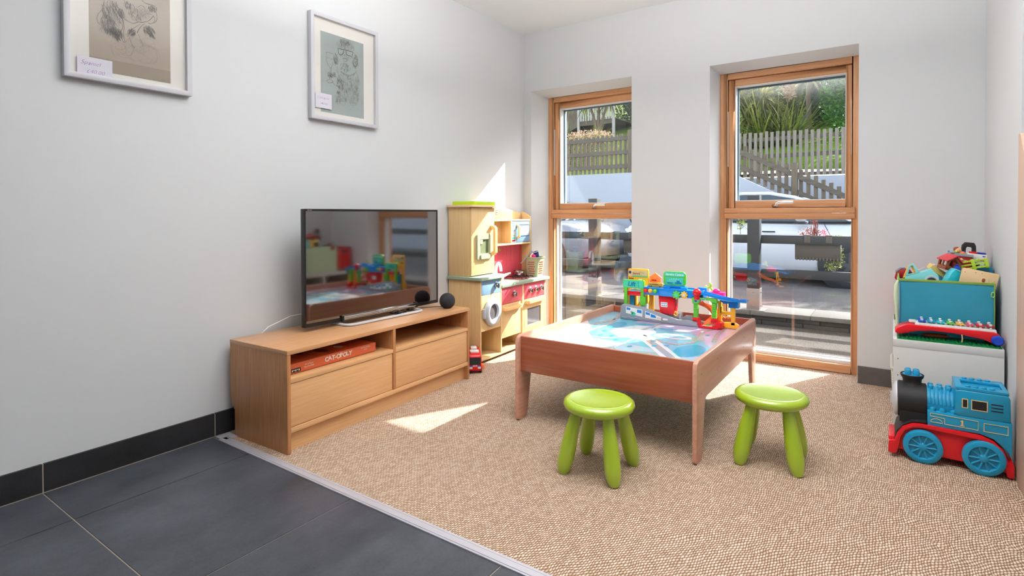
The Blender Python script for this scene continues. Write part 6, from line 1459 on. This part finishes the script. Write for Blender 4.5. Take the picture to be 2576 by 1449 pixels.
# cars
def make_car(label, loc, rz, body, rimm, nose_detail):
    t = thing('parked_car', label, 'car', loc, rz)
    # local: forward +x, near side at y=0, far side y=1.76, front wheel at x=0
    Wd = 0.88
    st = [(-3.45, 0.45, 0.60, 0.70), (-3.40, 0.32, 0.86, 0.78), (-3.1, 0.26, 0.95, 0.84), (-2.6, 0.24, 0.97, 0.88), (-1.8, 0.22, 0.965, 0.88), (-0.9, 0.22, 0.95, 0.88), (-0.35, 0.22, 0.945, 0.88), (0.0, 0.24, 0.935, 0.88), (0.4, 0.25, 0.89, 0.86), (0.68, 0.27, 0.82, 0.80), (0.82, 0.32, 0.68, 0.70), (0.86, 0.42, 0.56, 0.62)]
    def loft(g, secs):
        n = len(secs[0]); vs = [p for s_ in secs for p in s_]; fs = []
        for i in range(len(secs) - 1):
            for k in range(n): fs.append((i * n + k, i * n + (k + 1) % n, (i + 1) * n + (k + 1) % n, (i + 1) * n + k))
        fs.append(list(range(n))[::-1]); fs.append([(len(secs) - 1) * n + k for k in range(n)])
        g.add(vs, fs)
    g = G(); g.mat(body); secs = []
    for x, zb, zt_, hw in st:
        h = zt_ - zb
        half = [(hw * 0.90, zb), (hw * 0.975, zb + h * 0.12), (hw * 0.985, zb + h * 0.38), (hw, zb + h * 0.62), (hw * 0.985, zb + h * 0.80), (hw * 0.95, zb + h * 0.93), (hw * 0.86, zt_), (hw * 0.4, zt_ + 0.02)]
        secs.append([(x, Wd - a, z) for a, z in half] + [(x, Wd + a, z) for a, z in half[::-1]])
    loft(g, secs); bd = build(g, 'car_body', None, t, bev=0, smooth=40)
    roof_ = [(-3.05, 0.96), (-2.75, 1.17), (-2.2, 1.34), (-1.5, 1.405), (-1.1, 1.40), (-0.75, 1.33), (-0.40, 1.19), (0.02, 0.945)]
    g = G(); g.mat('carglass'); secs = []
    for x, z in roof_:
        f_ = min(1.0, (z - 0.93) / 0.45); hb_ = Wd * 0.93; ht = Wd * (0.93 - 0.22 * f_)
        half = [(hb_, 0.93), (ht + 0.01, z - 0.03 * f_ - 0.002), (ht * 0.90, z), (0.001, z + 0.015 * f_)]
        secs.append([(x, Wd - a, zz) for a, zz in half] + [(x, Wd + a, zz) for a, zz in half[::-1]])
    loft(g, secs); cw = build(g, 'cabin_glass', None, t, bev=0, smooth=40)
    g = G(); g.mat(body)
    for s_ in (-1, 1):
        pth = []
        for x, z in roof_:
            f_ = min(1.0, (z - 0.93) / 0.45); ht = Wd * (0.93 - 0.22 * f_); pth.append((x, Wd + s_ * (ht * 0.97 + 0.004), z - 0.018 * f_))
        g.tube(pth, 0.034, 8)
        g.tube([(-2.55, Wd + s_ * 0.80, 0.96), (-2.35, Wd + s_ * 0.69, 1.28)], 0.03, 6)
    vs = []
    for x, z in roof_[1:6]: vs += [(x, Wd - 0.60, z + 0.006), (x, Wd, z + 0.022), (x, Wd + 0.60, z + 0.006)]
    g.add(vs, [(i * 3 + k, i * 3 + k + 1, (i + 1) * 3 + k + 1, (i + 1) * 3 + k) for i in range(4) for k in range(2)])
    build(g, 'roof_and_pillars', None, t, smooth=50)
    g = G(); g.mat('blackm').tube([(-3.0, Wd - 0.845, 0.955), (-1.8, Wd - 0.86, 0.955), (-0.6, Wd - 0.862, 0.945), (0.0, Wd - 0.83, 0.95)], 0.014, 6)
    g.tube([(-1.27, Wd - 0.80, 0.96), (-1.25, Wd - 0.66, 1.36)], 0.028, 6)
    g.tube([(-1.26, 0.03, 0.93), (-1.26, 0.008, 0.75), (-1.24, 0.016, 0.45), (-1.22, 0.06, 0.27)], 0.004, 5); g.tube([(-0.33, 0.03, 0.92), (-0.25, 0.008, 0.75), (-0.28, 0.016, 0.5), (-0.33, 0.06, 0.27)], 0.004, 5)
    g.tube([(-1.16, -0.004, 0.80), (-0.98, -0.004, 0.80)], 0.010, 6)
    build(g, 'trim_lines', None, bd)
    g = G(); g.mat(body).ball((-0.62, -0.09, 1.0), 0.075, 0.10, 0.065, 20, 10).tube([(-0.55, 0.02, 0.945), (-0.6, -0.06, 0.96)], 0.022, 8); g.mat('blackm').box(-0.70, -0.55, -0.16, -0.02, 0.935, 0.95)
    build(g, 'door_mirror', None, bd, smooth=60)
    for x in (0.0, -2.55):
        for s_ in (0, 1):
            yb_ = 0.0 if s_ == 0 else 1.76; d = 1 if s_ == 0 else -1
            build(G().mat('blackm').lathe([(0.0001, -0.012 * d), (0.40, -0.012 * d), (0.415, -0.002 * d), (0.41, 0.06 * d), (0.0001, 0.06 * d)], (x, yb_ + 0.006 * d, 0.335), 'y', 40), 'wheel_arch', None, bd)
            w_ = build(G().mat('tyre').lathe([(0.215, -0.03 * d), (0.24, -0.035 * d), (0.295, -0.035 * d), (0.315, -0.02 * d), (0.318, 0.0), (0.318, 0.12 * d), (0.215, 0.14 * d)], (x, yb_ + 0.012 * d, 0.318), 'y', 48, True), 'wheel', None, t, smooth=40)
            g = G(); g.mat('blackm').lathe([(0.0001, 0.02 * d), (0.22, 0.02 * d)], (x, yb_ + 0.012 * d, 0.318), 'y', 32)
            g.mat(rimm).lathe([(0.205, -0.028 * d), (0.222, -0.034 * d), (0.222, 0.03 * d), (0.205, 0.02 * d)], (x, yb_ + 0.012 * d, 0.318), 'y', 40, True)
            for k in range(5):
                a = 2 * PI * k / 5 + 0.3; c_, s2 = math.cos(a), math.sin(a); q = (-s2, c_)
                g.prism([(x + 0.03 * c_ + 0.03 * q[0], 0.318 + 0.03 * s2 + 0.03 * q[1]), (x + 0.21 * c_ + 0.018 * q[0], 0.318 + 0.21 * s2 + 0.018 * q[1]), (x + 0.21 * c_ - 0.018 * q[0], 0.318 + 0.21 * s2 - 0.018 * q[1]), (x + 0.03 * c_ - 0.03 * q[0], 0.318 + 0.03 * s2 - 0.03 * q[1])], 'y', yb_ + 0.012 * d - 0.026 * d, yb_ + 0.012 * d)
            g.cyl((x, yb_ + 0.012 * d, 0.318), 0.045, -0.03 * d, 0.01 * d, 'y', 20)
            build(g, 'wheel_rim', None, w_)
    if nose_detail:
        g = G(); g.mat('chrome')
        for k in range(4): g.tube([(0.78 - 0.02 * k * 0, 0.55, 0.74 - k * 0.055), (0.86 - (0.03 if k == 0 else 0), 0.88, 0.745 - k * 0.055), (0.78, 1.21, 0.74 - k * 0.055)], 0.013, 6)
        build(g, 'grille', None, bd)
        for s_ in (0.22, 1.54): build(G().mat('wt').ball((0.68, s_, 0.74), 0.12, 0.14, 0.055), 'headlight', None, bd, smooth=60)
    else:
        for s_ in (0.22, 1.54): build(G().mat('darkglass').ball((0.66, s_, 0.78), 0.14, 0.13, 0.05), 'headlight', None, bd, smooth=60)
    return t
make_car('white car parked side on beyond the fence outside the right window', (2.22, 9.6, 0.0), 0, 'carw', 'rim', False)
make_car('grey car with chrome grille parked outside the left window', (-2.60, 9.30, 0.0), math.radians(-12), 'carg', 'rim_l', True)

# retaining walls, garden slope
g = G(); g.prism([(-12, -0.2), (-12, 1.95), (-0.02, 1.95), (1.2, 1.315), (2.6, 0.59), (3.6, 0.08), (3.6, -0.2)], 'y', 11.5, 11.68); build(g, 'wall_garden', 'render', kind='structure')
build(G().box(-0.2, 18, 13.0, 13.2, -0.2, 1.83), 'wall_garden', 'render', kind='structure')
build(G().box(0.0, 18, 11.68, 13.0, -0.3, 0.0), 'driveway', 'tarmac', kind='structure')
g = G(); N = 40; vs = []
xs_ = [-14 + i * 32 / N for i in range(N + 1)]; ys_ = [11.66 + j * 0.6 for j in range(34)]
def gz(x, y):
    return 1.92 + max(0, y - 12.7) * 0.335 + 0.03 * math.sin(x * 1.3 + y) 
rows = []
for y in ys_:
    for x in xs_: vs.append((x, y if x < 0.05 else max(y, 13.15), gz(x, y if x < 0.05 else max(y, 13.15)) - (0.12 if x > 0 and y < 13.2 else 0)))
g.add(vs, [(j * (N + 1) + i, j * (N + 1) + i + 1, (j + 1) * (N + 1) + i + 1, (j + 1) * (N + 1) + i) for j in range(33) for i in range(N)])
build(g, 'lawn', 'grass', kind='structure', smooth=60)
# left picket fence on the wall, rails on the near side
def picket_fence(name, label, x0, x1, y, zb, zt_, rails, pitch, w, mp, mr, zshift=None, rail_y=-0.03, posts=()):
    t = thing(name, label, 'fence', ((x0 + x1) / 2, y, min(zb(x0), zb(x1))), 0)
    n = int((x1 - x0) / pitch); rnd = random.Random(8)
    for i in range(n):
        x = x0 + i * pitch; dz = rnd.uniform(-0.012, 0.012)
        g = G(); g.box(x, x + w, y, y + 0.018, zb(x + w / 2) + 0.012, zt_(x + w / 2) + dz)
        build(g, 'picket', mp, t, True)
    for r0, r1 in rails:
        a = (x0 - 0.02, x1 + 0.02)
        build(G().prism([(a[0], r0(a[0])), (a[1], r0(a[1])), (a[1], r1(a[1])), (a[0], r1(a[0]))], 'y', y + rail_y if rail_y < 0 else y + 0.0185, y - 0.0005 if rail_y < 0 else y + rail_y), 'rail', mr, t, True)
    for x, za, zb2 in posts: build(G().box(x, x + 0.10, y - 0.06, y + 0.04, za, zb2), 'post', mp, t, True, bev=0.004)
    return t
c_ = lambda v: (lambda x: v)
picket_fence('picket_fence', 'weathered brown picket fence on the white wall seen through the left window', -4.6, -1.92, 11.56, c_(1.95), c_(2.79), [(c_(2.655), c_(2.74)), (c_(2.36), c_(2.44)), (c_(2.06), c_(2.145))], 0.107, 0.062, 'fence', 'fence_x', posts=((-1.93, 1.95, 2.86), (-4.7, 1.95, 2.86)))
sl = lambda a: (lambda x: a - 0.515 * (x - 0.28))
picket_fence('sloping_fence', 'weathered fence stepping down the sloping white wall outside the right window', 0.02, 2.5, 11.55, sl(1.81), sl(2.41), [(sl(2.22), sl(2.32)), (sl(1.94), sl(2.03))], 0.118, 0.066, 'fence', 'fence_x', posts=((1.20, 1.30, 1.99), (2.5, 0.65, 1.3)))
picket_fence('tall_picket_fence', 'pale grey upright picket fence along the lawn outside the right window', -0.15, 2.75, 13.04, c_(1.835), (lambda x: 2.80 - 0.02 * x), [(c_(2.60), c_(2.68)), (c_(2.24), c_(2.32)), (c_(1.85), c_(1.92))], 0.1065, 0.062, 'fence_g', 'fence_x', rail_y=0.05)
# plants
def plant(name, label, cat, base, parts):
    t = thing(name, label, cat, base, 0)
    for nm, m, fn in parts:
        g = G(); g.mat(m); fn(g); build(g, nm, None, t, True, smooth=0 if m.startswith('lf') else 50, merge=not m.startswith('lf'))
    return t
rn = random.Random(21)
plant('flax_bush', 'large spiky green flax clump behind the tall picket fence outside the right window', 'bush', (0.25, 15.0, gz(0.25, 15)), [
    ('blade_leaves', 'lf_phorm', lambda g: [blades(g, (0.25 + dx, 15.0 + dy, gz(0, 15) - 0.05), 85, 1.5, 0.022, rn, 0.9, 0.45, 0.2) for dx, dy in ((-0.35, 0), (0.1, 0.1), (0.45, 0.0), (-0.1, -0.2))])])
plant('pampas_plume', 'pale feathery grass plume rising from the flax clump', 'plant', (0.55, 15.4, gz(0.5, 15.4)), [
    ('plume', 'lf_straw', lambda g: leaves(g, (0.62, 15.4, 4.15), (0.10, 0.08, 0.30), 420, 0.09, rn, 1.2)),
    ('plume_stem', 'bark', lambda g: g.tube([(0.5, 15.4, gz(0.5, 15.4)), (0.6, 15.4, 4.0)], 0.012, 6))])
def cordyline(label, x, y, h, lean, heads, seed, ln=0.8, r=0.09):
    rr = random.Random(seed); z0 = gz(x, y) - 0.1
    top = (x + lean, y, z0 + h)
    parts = [('trunk', 'bark', lambda g: [g.tube([(x, y, z0), (x + lean * 0.3, y, z0 + h * 0.5), top], [r * 1.15, r, r * 0.9], 10)] + [g.tube([top, (top[0] + hx_ * 0.5, top[1], top[2] + hz_ * 0.6), (top[0] + hx_, top[1], top[2] + hz_)], [r * 0.7, r * 0.55, r * 0.5], 8) for hx_, hz_ in heads]),
             ('leaf_head', 'lf_cordy', lambda g: [blades(g, (top[0] + hx_, top[1], top[2] + hz_), 120, ln, 0.022, rr, 1.0, 1.1, -0.9) for hx_, hz_ in heads])]
    return plant('palm_tree', label, 'palm tree', (x, y, z0), parts)
cordyline('palm with a straight rough trunk behind the tall picket fence outside the right window', 0.92, 16.6, 1.25, -0.03, [(0.0, 0.30), (0.55, 0.65), (-0.40, 0.75)], 31, 0.85, 0.062)
cordyline('small palm with drooping leaves at the left side of the right window view', -0.22, 14.9, 0.55, 0.02, [(0.0, 0.35), (-0.25, 0.7), (0.30, 0.75)], 32, 0.9, 0.035)
cordyline('palm with forked trunk beside the timber deck outside the left window', -4.80, 16.0, 0.55, 0.02, [(0.40, 1.15), (-0.35, 1.15), (0.05, 1.45)], 33, 0.8, 0.075)
plant('laurel_bush', 'glossy green laurel bush at the right of the garden outside the right window', 'bush', (1.95, 15.6, gz(2, 15.6)), [
    ('foliage', 'lf_laurel', lambda g: [leaves(g, (1.85, 15.6, gz(2, 15.6) + 1.05), (0.62, 0.6, 1.15), 5200, 0.085, rn), leaves(g, (2.0, 15.7, gz(2, 15.6) + 1.7), (0.55, 0.6, 0.8), 2800, 0.085, rn)]),
    ('stem', 'bark', lambda g: g.tube([(1.95, 15.6, gz(2, 15.6) - 0.1), (1.95, 15.6, gz(2, 15.6) + 1.2)], 0.06, 8))])
def shrub(label, c, r, n, size, m, seed):
    rr = random.Random(seed)
    z = gz(c[0], c[1])
    plant('shrub', label, 'bush', (c[0], c[1], z), [('foliage', m, lambda g: (leaves(g, (c[0], c[1], z + c[2]), r, int(n * 1.7), size * 0.72, rr), size > 0.1 and g.ball((c[0], c[1], z + c[2]), r[0] * 0.72, r[1] * 0.72, r[2] * 0.72, 16, 8))), ('stem', 'bark', lambda g: g.tube([(c[0], c[1], z - 0.1), (c[0], c[1], z + c[2])], 0.05, 6))])
shrub('dark evergreen shrub between the straight trunked palm and the laurel', (1.30, 17.2, 0.75), (0.62, 0.6, 0.95), 1900, 0.12, 'lf_dark', 41)
shrub('mid green shrub behind the flax clump', (0.1, 18.6, 1.0), (1.2, 0.8, 1.2), 2200, 0.16, 'lf_mix', 42)
shrub('low leafy shrub under the small palm at the left of the right window view', (-0.55, 14.3, 0.35), (0.35, 0.4, 0.45), 800, 0.09, 'lf_mix', 43)
shrub('dark hedge beyond the straight trunked palm outside the right window', (1.4, 20.5, 1.9), (2.6, 0.9, 2.4), 3600, 0.24, 'lf_dark', 44)
shrub('tall dark hedge at the back left of the right window view', (-2.0, 21.5, 2.0), (2.4, 0.9, 2.6), 3200, 0.26, 'lf_dark', 45)
shrub('dark hedge at the right of the left window view', (-4.6, 20.0, 1.4), (1.7, 0.9, 2.0), 3400, 0.20, 'lf_dark', 46)
shrub('pink flowering shrub behind the brown picket fence outside the left window', (-4.15, 14.1, 0.45), (0.85, 0.5, 0.45), 1500, 0.08, 'lf_mix', 47)
shrub('cream flower heads over the flowering shrub outside the left window', (-4.15, 14.0, 0.78), (0.80, 0.45, 0.20), 900, 0.07, 'lf_cream', 48)
shrub('large dark tree line at the far left of the left window view', (-9.5, 21.5, 2.5), (3.4, 1.2, 3.2), 3600, 0.3, 'lf_dark', 49)
shrub('unseen dark hedge added beyond the laurel to block bright sky from the television', (5.0, 15.5, 1.6), (2.6, 1.0, 2.4), 3000, 0.26, 'lf_dark', 51)  # added out of view to hide bright sky from the television screen
shrub('unseen dark hedge added at the far right to darken the television reflection', (8.2, 13.9, 2.0), (2.2, 1.0, 2.6), 2600, 0.28, 'lf_dark', 52)  # another added hedge, blocking the sky mirrored in the screen
shrub('large unseen hedge added beyond the garden to hide horizon sky in reflections', (12.0, 15.0, 1.8), (3.0, 1.2, 2.8), 2600, 0.32, 'lf_dark', 53)  # also added unseen, keeps the reflected horizon dark
shrub('leafy branch at the top left corner of the left window view', (-5.9, 15.2, 2.0), (0.6, 0.4, 0.45), 700, 0.12, 'lf_phorm', 50)
plant('flax_bush', 'small flax with upright leaves at the left of the left window view', 'bush', (-4.9, 14.3, gz(-4.9, 14.3)), [('blade_leaves', 'lf_phorm', lambda g: blades(g, (-4.9, 14.3, gz(0, 14.3)), 16, 1.25, 0.04, rn, 0.35, 0.15, 0.9))])
plant('strap_leaf_plant', 'arching pale strap leaved plant beside the forked palm outside the left window', 'plant', (-4.35, 15.0, gz(-4.3, 15)), [('blade_leaves', 'lf_cordy', lambda g: blades(g, (-4.35, 15.0, gz(0, 15) + 0.2), 80, 0.95, 0.028, rn, 1.0, 0.9, 0.3))])
# timber deck on the slope
DK = thing('timber_deck', 'raised timber deck with white balustrade at the back of the left window view', 'deck', (-6.8, 18.5, gz(-7, 18.5)), 0)
build(G().box(-6.52, -5.2, 18.0, 18.06, 4.20, 4.42).prism([(-6.52, 18.0), (-6.46, 18.0), (-8.9, 20.6), (-8.96, 20.6)], 'z', 4.20, 4.42).prism([(-6.52, 18.0), (-5.2, 18.0), (-5.2, 20.6), (-8.9, 20.6)], 'z', 4.40, 4.44), 'deck_beam', 'fence_x', DK, True)
M['deckwhite'] = plain('pale_painted_timber', (176, 168, 160), 0.8, noise=0.15)
g = G(); g.mat('deckwhite')
for i in range(13): g.box(-6.44 + i * 0.098, -6.44 + i * 0.098 + 0.066, 17.98, 18.0, 4.36, 5.45)
g.mat('fence')
for i in range(22): x_ = -6.55 - i * 0.108; y_ = 18.03 + i * 0.115; g.box(x_, x_ + 0.05, y_, y_ + 0.05, 4.36, 5.45)
build(g, 'balustrade', None, DK, True)
build(G().box(-6.54, -6.46, 17.95, 18.03, 3.7, 5.5).box(-5.2, -5.12, 17.95, 18.03, 3.6, 5.5), 'deck_post', 'deckwhite', DK, True)
build(G().box(-6.52, -5.1, 17.97, 18.03, 5.43, 5.5), 'handrail', 'deckwhite', DK, True)
HS = thing('garden_shed', 'pale slatted shed just visible above the flax clump outside the right window', 'shed', (0.2, 19.4, gz(0, 19.4)), 0)
g = G(); g.mat('deckwhite').box(-0.6, 1.3, 19.4, 19.6, 3.9, 6.6); build(g, 'shed_wall', None, HS, True)
g = G(); g.mat('dtimber')
for i in range(8): g.box(-0.5 + i * 0.24, -0.38 + i * 0.24, 19.36, 19.4, 4.6, 6.4)
build(g, 'slat', None, HS, True)

# ------------------------------------------------------------------ light
w = bpy.data.worlds.new('World'); bpy.context.scene.world = w; w.use_nodes = True
nt = w.node_tree; bg = nt.nodes['Background']
sk = nt.nodes.new('ShaderNodeTexSky'); sk.sky_type = 'NISHITA'; sk.sun_disc = False; sk.sun_elevation = math.radians(36); sk.sun_rotation = math.radians(27); sk.dust_density = 2.0; sk.air_density = 1.0
hsv = nt.nodes.new('ShaderNodeHueSaturation'); hsv.inputs['Saturation'].default_value = 0.55; nt.links.new(sk.outputs[0], hsv.inputs['Color']); nt.links.new(hsv.outputs[0], bg.inputs['Color']); bg.inputs['Strength'].default_value = 1.05
def light(name, typ, loc, energy, color=(1, 1, 1), size=None, rot=None, direction=None, angle=None):
    d = bpy.data.lights.new(name, typ); d.energy = energy; d.color = color
    if size: d.shape = 'RECTANGLE'; d.size = size[0]; d.size_y = size[1]
    if angle is not None: d.angle = angle
    o = bpy.data.objects.new(name, d); C.objects.link(o); o.location = loc
    if rot: o.rotation_euler = rot
    if direction: o.rotation_euler = Vector(direction).to_track_quat('-Z', 'Y').to_euler()
    return o
light('sun', 'SUN', (6, 20, 14), 16.0, (1.0, 0.98, 0.96), direction=(-1, -1.95, -1.60), angle=math.radians(0.6))
light('unseen_bounce_fill', 'AREA', (4.3, -0.2, 2.0), 31, (1.0, 0.98, 0.96), (3.6, 2.2), direction=(0, 0, 1))  # added fill light without a fitting, bounced off the ceiling out of view
light('unseen_bounce_fill', 'AREA', (2.0, 2.15, 2.05), 124, (1.0, 0.98, 0.955), (1.5, 1.3), direction=(0, 0, 1))  # second added fill, unseen above the frame, brightens the room via the ceiling

# ------------------------------------------------------------------ camera
cam = bpy.data.cameras.new('camera'); co = bpy.data.objects.new('camera', cam); C.objects.link(co)
cam.sensor_width = 36.0; cam.lens = 1384.1649 / 2576 * 36.0; cam.shift_y = -166.8955 / 2576; cam.clip_start = 0.05
yaw, pitch, roll = 0.6044, 0.013, -0.0026
co.matrix_world = Matrix.Translation((2.6985, 0.476, 1.07)) @ Matrix.Rotation(yaw, 4, 'Z') @ Matrix.Rotation(PI / 2 - pitch, 4, 'X') @ Matrix.Rotation(roll, 4, 'Z')
sc_ = bpy.context.scene
sc_.camera = co
sc_.view_settings.view_transform = 'Standard'; sc_.view_settings.look = 'None'; sc_.view_settings.gamma = 1.0; sc_.view_settings.exposure = 0.1
sc_.view_settings.use_curve_mapping = False
sc_.cycles.max_bounces = 8; sc_.cycles.transparent_max_bounces = 16; sc_.cycles.diffuse_bounces = 5; sc_.cycles.sample_clamp_indirect = 6.0
